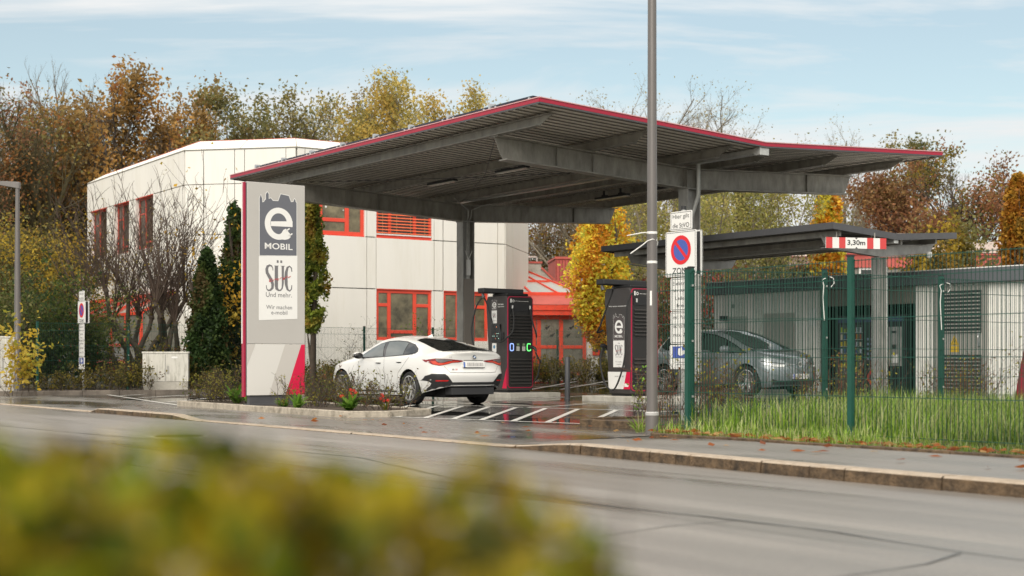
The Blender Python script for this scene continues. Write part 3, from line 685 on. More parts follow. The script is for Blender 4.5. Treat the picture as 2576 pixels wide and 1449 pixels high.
for x in (-5.5, -3.0, -0.62, 0.62, 2.85, 5.2):
    mb = MB(); z0 = zb+bh+tt*abs(x)+0.004; z1 = z0+ph; y0, y1 = ua+0.42, ub-0.42
    for (s0, s1, c0) in ((y0, y1, 0),):
        pts = [(x-0.008,y0+0.45,z0),(x-0.008,y0+0.05,z0+0.16),(x-0.008,y0,z1),(x-0.008,y1,z1),(x-0.008,y1-0.05,z0+0.16),(x-0.008,y1-0.45,z0)]
        mb.ext(pts[::-1], (0.016,0,0))
    mb.box(x-0.08, x+0.08, y0+0.45, y1-0.45, z0, z0+0.018); mb.box(x-0.08, x+0.08, y0, y1, z1-0.016, z1)
    mb.build('purlin', M_steeld, cn)
# corrugated deck: dark strips down the slope stand in for shade in its grooves
def zroof(x): return zr0+trr*abs(x)
mb = MB(); y = ua+0.02; p = 0.27
prof = []
while y < ub-0.02:
    for (dy, h) in ((0,0.0),(0.26,0.0)): prof.append((min(y+dy, ub-0.01), h))
    y += p
vs = []; xs_ = [-WL+0.02, 0.0, WR_-0.02]
for x in xs_:
    for (yy, h) in prof: vs.append((x, yy, zroof(x)-0.012+h+(0.03)))
n = len(prof); fs = []
for i in range(2):
    for j in range(n-1): fs.append((i*n+j, (i+1)*n+j, (i+1)*n+j+1, i*n+j+1))
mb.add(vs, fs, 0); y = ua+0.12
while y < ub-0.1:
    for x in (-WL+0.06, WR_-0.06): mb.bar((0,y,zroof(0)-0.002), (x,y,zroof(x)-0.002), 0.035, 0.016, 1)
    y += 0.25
mb.build('roof_deck', [M_deck, mat('groove_shade', (0.20,0.185,0.165), 0.6)], cn)  # second material puts the grooves' shade into the strip colour
mb = MB()
for a, b in ((-WL, 0), (0, WR_)):
    mb.add([(a,ua,zroof(a)+0.12),(b,ua,zroof(b)+0.12),(b,ub,zroof(b)+0.12),(a,ub,zroof(a)+0.12)], [(0,1,2,3)])
mb.build('roof_skin', M_dgrey, cn)
# red edge trim and pale cap
mb = MB()
A = (-WL,ub,zroof(WL)); B = (-WL,ua,zroof(WL)); Cc = (0,ua,zroof(0)); Dd = (WR_,ua,zroof(WR_)); E_ = (WR_,ub,zroof(WR_)); Gg = (0,ub,zroof(0))
def lift(p, k): return (p[0], p[1], p[2]+k)
ring = [A, B, Cc, Dd, E_, Gg]
for i in range(6):
    a, b = ring[i], ring[(i+1) % 6]
    mb.bar(lift(a,0.055), lift(b,0.055), 0.03, 0.075, 0); mb.bar(lift(a,0.105), lift(b,0.105), 0.06, 0.018, 1); mb.bar(lift(a,0.0), lift(b,0.0), 0.024, 0.03, 2)
mb.build('edge_trim', [M_mag, mat('pale_red_cap', (0.62,0.33,0.33), 0.4), M_dgrey], cn)
# valley gutter with end box and downpipe
mb = MB(); mb.box(-0.10, 0.10, ua+0.05, ub-0.05, zr0-0.13, zr0-0.02); mb.box(-0.14, 0.14, ua+0.02, ua+0.2, zr0-0.17, zr0-0.01)
mb.build('gutter', M_galv, cn)
mb = MB(); mb.tube([(0.0,-0.30,zr0-0.1),(0.0,-0.30,4.75),(0.0,-0.27,4.66),(-0.05,-0.16,4.3),(-0.06,-0.12,4.2),(-0.06,-0.12,0.2)], 0.05, 12)
mb.build('downpipe', M_galv, cn, smooth=True)
# cable covers on the columns
mb = MB(); mb.box(-0.168, 0.168, -0.22, -0.155, 0.4, 3.35); mb.build('cable_cover', mat('cover_pale', (0.56,0.55,0.51), 0.5, var=0.05), cn, bevel=0.005)
mb = MB(); mb.box(-0.168, 0.168, Lc-0.19, Lc-0.155, 0.3, 3.25)
for z in (0.8, 1.7, 2.5, 3.1):
    for x in (-0.15, 0.15): mb.box(x-0.012, x+0.012, Lc-0.196, Lc-0.19, z-0.012, z+0.012)
mb.build('cable_cover', mat('cover_taupe', (0.24,0.21,0.18), 0.5, var=0.05), cn)
mb = MB()
for dx in (-0.03, 0.03):
    mb.tube([(dx,Lc-0.12,3.25),(dx,Lc-0.12,4.9),(dx*1.5,Lc-0.2,5.0),(dx*2,Lc-0.22,5.2),(dx*12,Lc-0.3,5.34),(dx*26,Lc-0.6,5.45)], 0.016, 6)
mb.build('conduit', M_galv, cn)
mb = MB(); mb.box(-0.05, 0.06, Lc-0.17, Lc-0.10, 3.35, 3.8); mb.tube([(0,Lc-0.14,3.8),(-0.12,Lc-0.16,4.05)], 0.012, 6); mb.tube([(0,Lc-0.14,3.8),(0.12,Lc-0.16,4.05)], 0.012, 6)
mb.build('splice_box', M_pwhite, cn)
# wire brace on the underside
mb = MB(); mb.tube([(-5.3,0.3,5.58),(-3.0,4.0,5.42),(-0.6,8.6,5.36)], 0.009, 5); mb.tube([(-5.3,8.9,5.58),(-3.0,4.6,5.42),(-0.7,0.4,5.36)], 0.009, 5)
mb.build('wire_brace', M_dgrey, cn)
# solar modules lying on the left wing
M_pv = mat('solar_cell', (0.015, 0.016, 0.03), 0.15, 0.1); npv = 8; py0, py1 = ua+0.55, ub-1.0
for k in range(npv):
    a = py0+(py1-py0)*k/npv; b = py0+(py1-py0)*(k+1)/npv-0.22
    mb = MB()
    for (xa, xb) in ((-WL+0.25, -WL+2.0), (-WL+2.05, -WL+3.8)):
        za, zb2 = zroof(xa)+0.22, zroof(xb)+0.22
        mb.add([(xa,a,za),(xb,a,zb2),(xb,b,zb2),(xa,b,za),(xa,a,za+0.04),(xb,a,zb2+0.04),(xb,b,zb2+0.04),(xa,b,za+0.04)], [(3,2,1,0),(4,5,6,7),(0,1,5,4),(1,2,6,5),(2,3,7,6),(3,0,4,7)], 0)
    for q in (a+0.1, b-0.1):
        mb.box(-WL+0.22, -WL+0.30, q-0.03, q+0.03, zroof(WL)+0.12, zroof(WL)+0.22, 1)
    mb.box(-WL+0.18, -WL+0.30, b+0.02, b+0.10, zroof(WL)+0.12, zroof(WL)+0.28, 1)
    mb.build('solar_panel', [M_pv, M_alu], cn)
mb = MB(); mb.add([(1.2,ua+0.3,zroof(1.2)+0.14),(WR_-0.8,ua+0.3,zroof(WR_-0.8)+0.14),(WR_-0.8,ub-0.6,zroof(WR_-0.8)+0.14),(1.2,ub-0.6,zroof(1.2)+0.14)], [(0,1,2,3)])
mb.add([(1.2,ua+0.3,zroof(1.2)+0.11),(WR_-0.8,ua+0.3,zroof(WR_-0.8)+0.11),(WR_-0.8,ua+0.3,zroof(WR_-0.8)+0.14),(1.2,ua+0.3,zroof(1.2)+0.14)], [(0,1,2,3)])
mb.build('solar_panel', M_pv, cn)
# linear lights hanging below the deck
def canopy_lamp(px, py, z, label, ln=1.25):
    Y = (z-CAMZ)*3578/(911-py); t = thing('ceiling_light', label, 'lamp', (ray(px, Y), Y, z), TH, 'strip lights under the charging canopy')
    mb = MB(); mb.box(-0.07, 0.07, -ln/2, ln/2, 0.02, 0.075); 
    for q in (-0.35, 0.35): mb.box(-0.02, 0.02, q-0.03, q+0.03, 0.075, 0.24); mb.box(-0.05, 0.05, q-0.12, q+0.05, 0.076, 0.12)
    mb.build('housing', M_black, t, bevel=0.006)
    mb = MB(); mb.box(-0.055, 0.055, -ln/2+0.02, ln/2-0.02, 0.0, 0.02); mb.build('diffuser', mat('lamp_diffuser', (0.55,0.53,0.48), 0.3), t)
canopy_lamp(1112, 463, 5.42, 'strip light under the canopy, nearest the advertising pylon')
canopy_lamp(1288, 431, 5.42, 'strip light under the canopy, just left of the cut girder end')
canopy_lamp(1540, 499, 5.30, 'strip light under the canopy, left of the grey lamp post', 1.35)
canopy_lamp(1672, 478, 5.24, 'strip light under the canopy, half hidden behind the grey lamp post')

# ------------------------------------------------------------------ small canopy by the kiosk
B2 = Vector((6.765, 30.0)); w2 = 2.07; L2 = 7.7; z2 = 3.68; t2 = 0.065
q = B2+Vector((D2.x, D2.y))*w2
c2 = thing('kiosk_canopy', 'low dark butterfly canopy with the clearance board, behind the green fence', 'canopy', (q.x, q.y, 0.0), TH)
def zr2(x): return z2+t2*abs(x)
M_dkdeck = mat('dark_deck', (0.16,0.155,0.14), 0.55, 0.1, var=0.1)
mb = MB(); prof = []; y = 0.0
while y < L2-0.05:
    for (dy, h) in ((0,0.0),(0.14,0.0),(0.143,0.06),(0.197,0.06)): prof.append((min(y+dy, L2), h))
    y += 0.20
vs = []
for x in (-w2, 0, w2):
    for (yy, h) in prof: vs.append((x, yy, zr2(x)-0.09+h))
n = len(prof); mb.add(vs, [(i*n+j, (i+1)*n+j, (i+1)*n+j+1, i*n+j+1) for i in range(2) for j in range(n-1)])
mb.build('roof_deck', M_dkdeck, c2)
mb = MB()
for a, b in ((-w2, 0), (0, w2)): mb.add([(a,0,zr2(a)),(b,0,zr2(b)),(b,L2,zr2(b)),(a,L2,zr2(a))], [(0,1,2,3)])
rg2 = [(-w2,0),(0,0),(w2,0),(w2,L2),(0,L2),(-w2,L2)]
for i in range(6):
    a, b = rg2[i], rg2[(i+1) % 6]; mb.bar((a[0],a[1],zr2(a[0])-0.05), (b[0],b[1],zr2(b[0])-0.05), 0.02, 0.14, 0)
mb.build('edge_trim', M_dgrey, c2)
for yc, nm in ((0.5, 'a'), (L2-0.8, 'b')):
    mb = MB()
    for sg in (-1, 1):
        q_ = [(0,yc-0.01,z2-0.45),(sg*1.75,yc-0.01,z2-0.42+t2*1.75),(sg*1.9,yc-0.01,z2-0.20+t2*1.9),(0,yc-0.01,z2-0.21)]
        mb.ext(q_ if sg > 0 else q_[::-1], (0,0.02,0))
        for k in (-0.45, -0.22):
            q_ = [(0,yc-0.08,z2+k-0.015),(sg*1.8,yc-0.08,z2+k-0.015+t2*1.8),(sg*1.8,yc-0.08,z2+k+t2*1.8),(0,yc-0.08,z2+k)]
            mb.ext(q_ if sg > 0 else q_[::-1], (0,0.16,0))
    mb.build('girder', M_steel, c2)
    mb = MB(); mb.box(-0.13, -0.11, yc-0.11, yc+0.11, 0.0, z2-0.47, 0); mb.box(0.11, 0.13, yc-0.11, yc+0.11, 0.0, z2-0.47, 0); mb.box(-0.11, 0.11, yc-0.008, yc+0.008, 0.0, z2-0.47, 0)
    mb.build('column', M_steel, c2)
for x in (-1.7, -0.7, 0.3, 1.5):
    mb = MB(); z = zr2(x)-0.22; mb.box(x-0.03, x+0.03, 0.12, L2-0.1, z, z+0.12); mb.build('purlin', M_steeld, c2)
mb = MB(); mb.box(-0.07, 0.07, 0.02, L2-0.02, z2-0.19, z2-0.095); mb.build('gutter', M_galv, c2)
mb = MB(); mb.box(0.135, 0.19, 0.42, 0.60, 0.0, 3.0); mb.build('cable_cover', M_pwhite, c2)
# cctv dome under the right wing
ct = thing('security_camera', 'small white dome camera under the low canopy, above the fence', 'camera', tuple(Vector((q.x, q.y, 0))+D2*1.55+D1*0.35+Vector((0,0,z2-0.36))), TH)
mb = MB(); mb.cyl((0,0), 0.06, 0.0, 0.07, 20); mb.build('mount', M_pwhite, ct)
mb = MB(); mb.lathe([(0.062,0.0),(0.06,-0.03),(0.045,-0.06),(0.02,-0.075),(0.001,-0.078)], 20); mb.build('dome', M_pwhite, ct, smooth=True)
# clearance board 3,30m hanging at the front
cb = thing('clearance_sign', 'red and white clearance board reading 3,30m on the low canopy', 'sign', (ray(2153.5, 30.3), 30.3, 3.3), TH*0.42)
bw, bhh = 1.42, 0.23; mb = MB()
mb.box(-bw/2, bw/2, -0.012, 0.012, 0, bhh, 0)
for (a, b, m_) in ((0,0.105,1),(0.215,0.32,1),(0.68,0.785,1),(0.895,1.0,1)):
    mb.add([(-bw/2+bw*a,-0.0145,0),(-bw/2+bw*b,-0.0145,0),(-bw/2+bw*b,-0.0145,bhh),(-bw/2+bw*a,-0.0145,bhh)], [(0,1,2,3)], 1)
text(mb, '3,30m', 0, 0.055, 0.42, 0.125, -0.016, 2, 0.02)
for s_ in (0, 1):
    z = 0.004 if s_ == 0 else bhh-0.004; k = 1 if s_ == 0 else -1
    mb.add([(-0.03,-0.0165,z),(0.03,-0.0165,z),(0,-0.0165,z+k*0.03)], [(0,1,2)] if k > 0 else [(1,0,2)], 2)
mb.build('board', [M_pwhite, mat('sign_red', (0.60,0.06,0.06), 0.4), M_black], cb)
mb = MB()
for x in (-0.45, 0.45): mb.bar((x,0.02,bhh-0.02), (x,0.02,bhh+0.12), 0.02, 0.02)
mb.build('bracket', M_steeld, cb)

# ------------------------------------------------------------------ kiosk with vending machines
K0 = Vector((5.5,38.7)); K1 = Vector((11.4,31.7)); ka = math.atan2(K1.y-K0.y, K1.x-K0.x)
KL = 12.8; kp = lambda px: ((px-1288)/3578*K0.y-K0.x)/(math.cos(ka)-(px-1288)/3578*math.sin(ka))
ks = thing('service_kiosk', 'long grey ribbed kiosk with an open vending bay behind the green fence', 'kiosk', (K0.x, K0.y, 0.05), ka)
M_rib = mat('ribbed_wall', (0.84,0.82,0.77), 0.5, var=0.04, vscale=2)
KH = 2.65; v0, v1 = kp(2062), kp(2303)
def ribs(mb, x0, x1, z0, z1, y=0.0, p=0.13):
    n = int((x1-x0)/p)
    mb.box(x0, x1, y, y+0.05, z0, z1)
    for k in range(n): x = x0+(x1-x0)*(k+0.2)/n; mb.box(x, x+p*0.55, y-0.03, y-0.001, z0+0.01, z1-0.01)
mb = MB(); ribs(mb, 0, v0, 0, KH); ribs(mb, v1, KL, 0, KH)
mb.box(0, 0.05, 0.05, 3.0, 0, KH); mb.box(KL-0.05, KL, 0.05, 3.0, 0, KH); mb.box(0.05, KL-0.05, 2.95, 3.0, 0, KH)
mb.build('wall', M_rib, ks)
mb = MB(); mb.box(-0.12, KL+0.12, -0.18, 3.15, KH, KH+0.32); mb.build('fascia', mat('fascia_slate', (0.105,0.115,0.125), 0.45, var=0.06), ks, bevel=0.01)
mb = MB(); mb.box(-0.12, KL+0.12, -0.18, 3.15, KH+0.322, KH+0.345); mb.build('roof_edge', M_pwhite, ks)
mb = MB(); mb.box(v0+0.01, v1-0.01, 0.0, 0.05, KH-0.42, KH, 0)
for k in range(40): x = v0+0.03+(v1-v0-0.06)*k/40; mb.box(x, x+0.06, -0.012, -0.001, KH-0.40, KH-0.02, 0)
mb.build('lintel', mat('lintel_brown', (0.20,0.175,0.145), 0.6), ks)
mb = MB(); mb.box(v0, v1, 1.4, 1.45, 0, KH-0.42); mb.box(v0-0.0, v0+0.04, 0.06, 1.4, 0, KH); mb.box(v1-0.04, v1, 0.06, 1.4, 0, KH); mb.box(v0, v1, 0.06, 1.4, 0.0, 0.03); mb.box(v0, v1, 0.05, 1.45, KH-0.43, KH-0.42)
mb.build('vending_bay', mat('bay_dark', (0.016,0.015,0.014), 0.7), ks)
# doors on the left half
d0, d1 = kp(1925), kp(2000)
mb = MB(); mb.box(d0, d1, -0.055, -0.034, 0.05, 2.1); mb.box(d0+0.05, d1-0.05, -0.065, -0.056, 0.08, 2.05); mb.build('door', mat('door_grey', (0.42,0.40,0.36), 0.5), ks)
mb = MB(); e0, e1 = kp(1830), kp(1880); mb.box(e0, e1, -0.05, -0.034, 0.05, 2.05, 0)
text(mb, 'WC', (e0+e1)/2+0.3, 1.32, 0.22, 0.12, -0.052, 1, 0.01); mb.build('door', [mat('door_pale', (0.48,0.46,0.42), 0.5), M_black], ks)
mb = MB(); mb.box(kp(1822), kp(1833), -0.2, -0.034, 1.95, 2.07); mb.build('wall_lamp', M_black, ks)
mb = MB(); mb.box(kp(1842), kp(1850), -0.04, -0.034, 2.28, 2.38); mb.build('vent', mat('vent_green', (0.25,0.28,0.24), 0.6), ks)
mb = MB(); mb.box(kp(2038), kp(2058), -0.05, -0.034, 1.75, 2.2); mb.build('notice', M_pwhite, ks)
# louvred technical door with warning sign
l0, l1 = kp(2362), kp(2475)
mb = MB(); mb.box(l0-0.1, l1+0.12, -0.06, -0.034, 0.05, KH-0.05, 0); 
def louv(z0, z1):
    mb.box(l0+0.02, l1-0.02, -0.075, -0.061, z0, z1, 1); n = int((z1-z0)/0.085)
    for k in range(n): z = z0+0.02+(z1-z0-0.02)*k/n; mb.box(l0+0.03, l1-0.03, -0.10, -0.076, z, z+0.03, 0)
louv(1.5, 2.48); louv(0.12, 1.0)
mb.build('louvred_door', [mat('door_taupe', (0.30,0.285,0.26), 0.5), M_black], ks)
mb = MB(); wx = kp(2405); flat(mb, [(wx-0.12,1.22),(wx+0.12,1.22),(wx,1.46)], -0.064, 0); mb.add([(wx-0.12,-0.064,1.06),(wx+0.12,-0.064,1.06),(wx+0.12,-0.064,1.20),(wx-0.12,-0.064,1.20)], [(0,1,2,3)], 0)
flat(mb, [(wx-0.085,1.24),(wx+0.085,1.24),(wx,1.41)], -0.0645, 1); flat(mb, [(wx-0.07,1.25),(wx+0.07,1.25),(wx,1.385)], -0.065, 0)
flat(mb, [(wx+0.012,1.37),(wx-0.022,1.30),(wx+0.0,1.305),(wx-0.012,1.255),(wx+0.024,1.32),(wx+0.002,1.316)], -0.0655, 1)
mb.build('warning_sign', [mat('warning_yellow', (0.62,0.40,0.02), 0.45), M_black], ks)
mb = MB(); mb.box(l1-0.10, l1-0.05, -0.10, -0.06, 1.2, 1.5); mb.tube([(l1-0.07,-0.11,1.45),(l1-0.07,-0.13,1.40),(l1-0.07,-0.11,1.30)], 0.012, 6); mb.build('handle', M_alu, ks)
# red cone shape of the bin at far right is a separate thing
# vending machines standing in the bay
def kpos(px, back, z=0.085):
    x = kp(px); return (K0.x+math.cos(ka)*x-math.sin(ka)*back, K0.y+math.sin(ka)*x+math.cos(ka)*back, z)
rgv = random.Random(5)
vcol = [mat('snack_%s' % n_, c_, 0.4) for n_, c_ in (('cream',(0.55,0.48,0.36)),('amber',(0.45,0.20,0.03)),('blue',(0.06,0.11,0.28)),('lime',(0.30,0.38,0.04)),('silver',(0.42,0.45,0.50)),('rust',(0.30,0.08,0.04)),('yellow',(0.55,0.42,0.03)))]
vend = thing('vending_machine', 'tall black snack machine with a lit window of bottles, behind the green fence posts', 'vending machine', kpos(2098, 0.15), ka, 'vending machines in the kiosk bay')
mb = MB(); mb.box(0, 1.15, 0, 0.75, 0, 1.95); mb.build('cabinet', M_black, vend, bevel=0.01)
mb = MB(); mb.box(0.08, 0.80, -0.03, -0.002, 0.42, 1.72); mb.build('window', mat('vend_inside', (0.05,0.045,0.04), 0.3), vend)
mb = MB(); mb.box(0.04, 1.1, -0.025, -0.002, 1.78, 1.90); mb.build('header', mat('vend_blue', (0.03,0.05,0.12), 0.3), vend)
for r_ in range(7):
    mb = MB(); mb.box(0.10, 0.78, -0.036, -0.031, 0.50+r_*0.17, 0.512+r_*0.17, 7)
    for k in range(7):
        x = 0.13+k*0.093; h_ = rgv.uniform(0.09, 0.13); ci = (4,2,0,1,5,3,6)[(r_*3+k//2+rgv.randint(0,1)) % 7]
        if r_ in (1, 2): ci = rgv.choice((3, 6, 0))
        if r_ == 3: ci = rgv.choice((2, 4))
        mb.box(x, x+0.055, -0.048, -0.032, 0.513+r_*0.17, 0.513+r_*0.17+h_, ci)
    mb.build('product_row', vcol+[M_alu], vend)
v2 = thing('vending_machine', 'black drinks machine with rows of blue buttons and a steel coin panel', 'vending machine', kpos(2162, 0.12), ka, 'vending machines in the kiosk bay')
mb = MB(); mb.box(0, 1.25, 0, 0.75, 0, 1.95); mb.build('cabinet', M_black, v2, bevel=0.01)
mb = MB(); mb.box(0.05, 1.2, -0.025, -0.002, 1.78, 1.90); mb.build('header', mat('vend_blue', (0.03,0.05,0.12), 0.3), v2)
mb = MB(); mb.box(0.78, 1.15, -0.02, -0.002, 0.7, 1.65, 0); mb.box(0.88, 1.0, -0.03, -0.021, 1.12, 1.22, 1); mb.box(0.86, 1.05, -0.026, -0.021, 0.78, 0.98, 2); mb.box(0.87, 1.0, -0.026, -0.021, 1.5, 1.55, 1); mb.build('coin_panel', [M_steel, M_black, M_pwhite], v2)
mb = MB()
for i in range(5):
    for j in range(4): mb.box(0.14+j*0.12, 0.20+j*0.12, -0.02, -0.002, 0.85+i*0.12, 0.91+i*0.12, 0)
mb.build('buttons', mat('button_blue', (0.18,0.22,0.33), 0.3), v2)
mb = MB(); mb.box(0.12, 0.60, -0.015, -0.002, 0.25, 0.6, 0); disc(mb, 0.36, 0.42, 0.13, 0.20, -0.018, 1, 60, 300); mb.box(0.36, 0.5, -0.02, -0.016, 0.27, 0.57, 2); mb.build('picture', [M_black, mat('pic_red', (0.5,0.03,0.03), 0.4), mat('pic_gold', (0.5,0.33,0.10), 0.4)], v2)
v3 = thing('wall_dispenser', 'grey wall box with a small green light inside the dark kiosk bay', 'dispenser', kpos(2252, 1.05, 1.2), ka)
mb = MB(); mb.box(-0.22, 0.22, 0, 0.3, 0, 0.62); mb.build('housing', mat('disp_grey', (0.25,0.24,0.22), 0.4), v3, bevel=0.01)
mb = MB(); mb.box(0.10, 0.13, -0.012, -0.001, 0.64, 0.67); mb.box(0.08, 0.15, 0.0, 0.03, 0.62, 0.69, 1); mb.build('status_light', [mat('green_led', (0.05,0.6,0.1), 0.4, emit=(0.1,1.0,0.2), estr=6), M_black], v3)
mb = MB(); mb.tube([(-0.05,0.05,-0.02),(-0.1,0.0,-0.15),(0.0,-0.02,-0.22),(0.1,0.0,-0.15),(0.02,0.05,-0.02)], 0.02, 8); mb.build('hose', M_galv, v3, smooth=True)
v4 = thing('tall_cabinet', 'tall narrow brown cabinet at the right end of the kiosk bay', 'cabinet', kpos(2280, 0.6), ka)
mb = MB(); mb.box(-0.15, 0.42, 0, 0.6, 0, 2.0); mb.build('body', mat('cab_brown', (0.12,0.10,0.085), 0.45), v4, bevel=0.01)
mb = MB(); mb.box(-0.05, 0.2, -0.01, -0.001, 1.6, 1.7); mb.box(-0.02, 0.12, -0.01, -0.001, 1.35, 1.41); mb.build('display', M_black, v4)
# red folded thing leaning at the far right edge
fl = thing('folded_parasol', 'dark red folded parasol by the kiosk wall at the right edge', 'parasol', (ray(2588,29.5), 29.5, 0.05), 0)
mb = MB(); mb.lathe([(0.28,0.05),(0.19,0.6),(0.08,1.2),(0.02,1.45)], 14); mb.build('cover', mat('parasol_red', (0.28,0.012,0.03), 0.7, var=0.2), fl, smooth=True)
mb = MB(); mb.cyl((0,0), 0.03, 0, 0.3); mb.cyl((0,0), 0.25, 0, 0.05); mb.build('foot', M_dgrey, fl)
# ------------------------------------------------------------------ advertising pylon
pyl = thing('advertising_pylon', 'tall grey advertising pylon with e MOBIL logo and magenta foot, in the planting bed', 'pylon', (-4.86, 26.1, 0.0), TH)
PW, PZ0, PZ1, PZM = 1.18, 0.27, 4.20, 1.22; PT = 0.16
M_pface = mat('pylon_grey', (0.47, 0.45, 0.42), 0.38, var=0.02, vscale=2); M_plow = mat('pylon_offwhite', (0.66, 0.64, 0.60), 0.38)
M_pstr = mat('pylon_beige', (0.54, 0.51, 0.47), 0.38); M_pmag = mat('pylon_magenta', (0.62, 0.006, 0.055), 0.38); M_let = mat('letter_grey', (0.17, 0.165, 0.17), 0.45)
mb = MB(); mb.box(0, PW, 0, PT, PZM, PZ1); mb.build('upper_panel', M_pface, pyl, bevel=0.006)
mb = MB(); mb.box(0, PW, 0.0, PT, PZ0, PZM-0.006, 0)
flat(mb, [(PW*0.935,PZM-0.01),(PW*0.999,PZM-0.01),(PW*0.999,PZ0+0.003),(PW*0.66,PZ0+0.003)], -0.003, 1)
flat(mb, [(PW*0.65,PZM-0.01),(PW*0.935,PZM-0.01),(PW*0.66,PZ0+0.003),(PW*0.37,PZ0+0.003)], -0.003, 2)
flat(mb, [(0.002,PZM-0.01),(PW*0.14,PZM-0.01),(0.002,PZM-0.4)], -0.003, 2)
mb.build('lower_panel', [M_plow, M_pmag, M_pstr], pyl)
mb = MB(); mb.box(-0.045, -0.012, 0.04, PT-0.02, PZ0-0.03, PZ1-0.01, 0); mb.box(-0.055, -0.045, 0.10, PT-0.03, PZM, PZ1-0.02, 2); mb.box(-0.012, 0.0, 0.02, PT-0.02, PZ0, PZ1-0.02, 1)
mb.build('side_strip', [mat('strip_red', (0.36,0.010,0.045), 0.4), M_dgrey, M_pwhite], pyl)
mb = MB(); mb.box(0.06, PW-0.05, 0.03, PT-0.02, 0.03, PZ0+0.01); mb.box(0.02, PW+0.02, -0.06, PT+0.06, 0.03, 0.11); mb.build('foot', M_dgrey, pyl)
def fX(x): return (x-163)/522*PW
def fZ(x, y): return PZ1-(y-(95+33*(x-163)/522))/489.0
sky_ = [(272,762),(272,245),(283,213),(294,245),(296,282),(312,278),(320,262),(328,258),(328,205),(334,200),(341,186),(348,200),(354,205),(354,252),(372,244),(392,268),(440,270),(462,207),(535,222),(556,278),(578,276),(581,262),(589,248),(597,262),(599,278),(607,284),(607,770)]
def logo(mb, tr, dark, light, y, simple=False):
    """skyline block, lower-case e ending in a plug, and MOBIL; tr maps drawing x,y to face x,z"""
    P = [tr(*p) for p in sky_]; cx = sum(p[0] for p in P)/len(P)
    k = abs(tr(280, 500)[0]-tr(274, 500)[0])
    n = len(P); outp = []
    for i in range(n):
        a, b, c = Vector(P[i-1]), Vector(P[i]), Vector(P[(i+1) % n]); e0 = (b-a).normalized(); e1 = (c-b).normalized()
        nn = Vector((-e0.y, e0.x))+Vector((-e1.y, e1.x)); 
        if nn.length < 1e-3: nn = Vector((0, 1))
        outp.append(tuple(b+nn.normalized()*k*0.9))
    flat(mb, outp, y, light); flat(mb, P, y-0.001, dark)
    c0 = tr(444, 477); rx = abs(tr(570, 477)[0]-c0[0]); rz = abs(tr(444, 331)[1]-c0[1]); ix = abs(tr(519, 477)[0]-c0[0]); iz = abs(tr(444, 382)[1]-c0[1])
    vs = []; N_ = 44
    for i in range(N_+1):
        a = R(-10+(292+10)*i/N_); vs += [(c0[0]+ix*math.cos(a), y-0.002, c0[1]+iz*math.sin(a)), (c0[0]+rx*math.cos(a), y-0.002, c0[1]+rz*math.sin(a))]
    mb.add(vs, [(2*i, 2*i+1, 2*i+3, 2*i+2) for i in range(N_)], light)
    flat(mb, [tr(372,455), tr(570,455), tr(570,507), tr(372,497)], y-0.0025, light)
    flat(mb, [tr(519,508), tr(571,508), tr(571,560), tr(519,545)], y-0.003, dark)
    flat(mb, [tr(445,580), tr(470,560), tr(485,533), tr(508,522), tr(527,545), tr(545,568), tr(552,600), tr(530,618), tr(500,624), tr(455,618)], y-0.0035, light)
    for (a, b) in (((515,540),(541,522)), ((535,590),(566,568))):
        a = Vector(tr(*a)); b = Vector(tr(*b)); d = (b-a).normalized(); s = Vector((-d.y, d.x))*k*0.95
        flat(mb, [tuple(a-s), tuple(b-s), tuple(b+d*k*0.6), tuple(b+s), tuple(a+s)], y-0.0035, light)
    z0 = tr(444, 711)[1]; text(mb, 'MOBIL', c0[0], z0, abs(tr(570,0)[0]-tr(318,0)[0]), abs(tr(0,655)[1]-tr(0,711)[1]), y-0.002, light, 0.012)
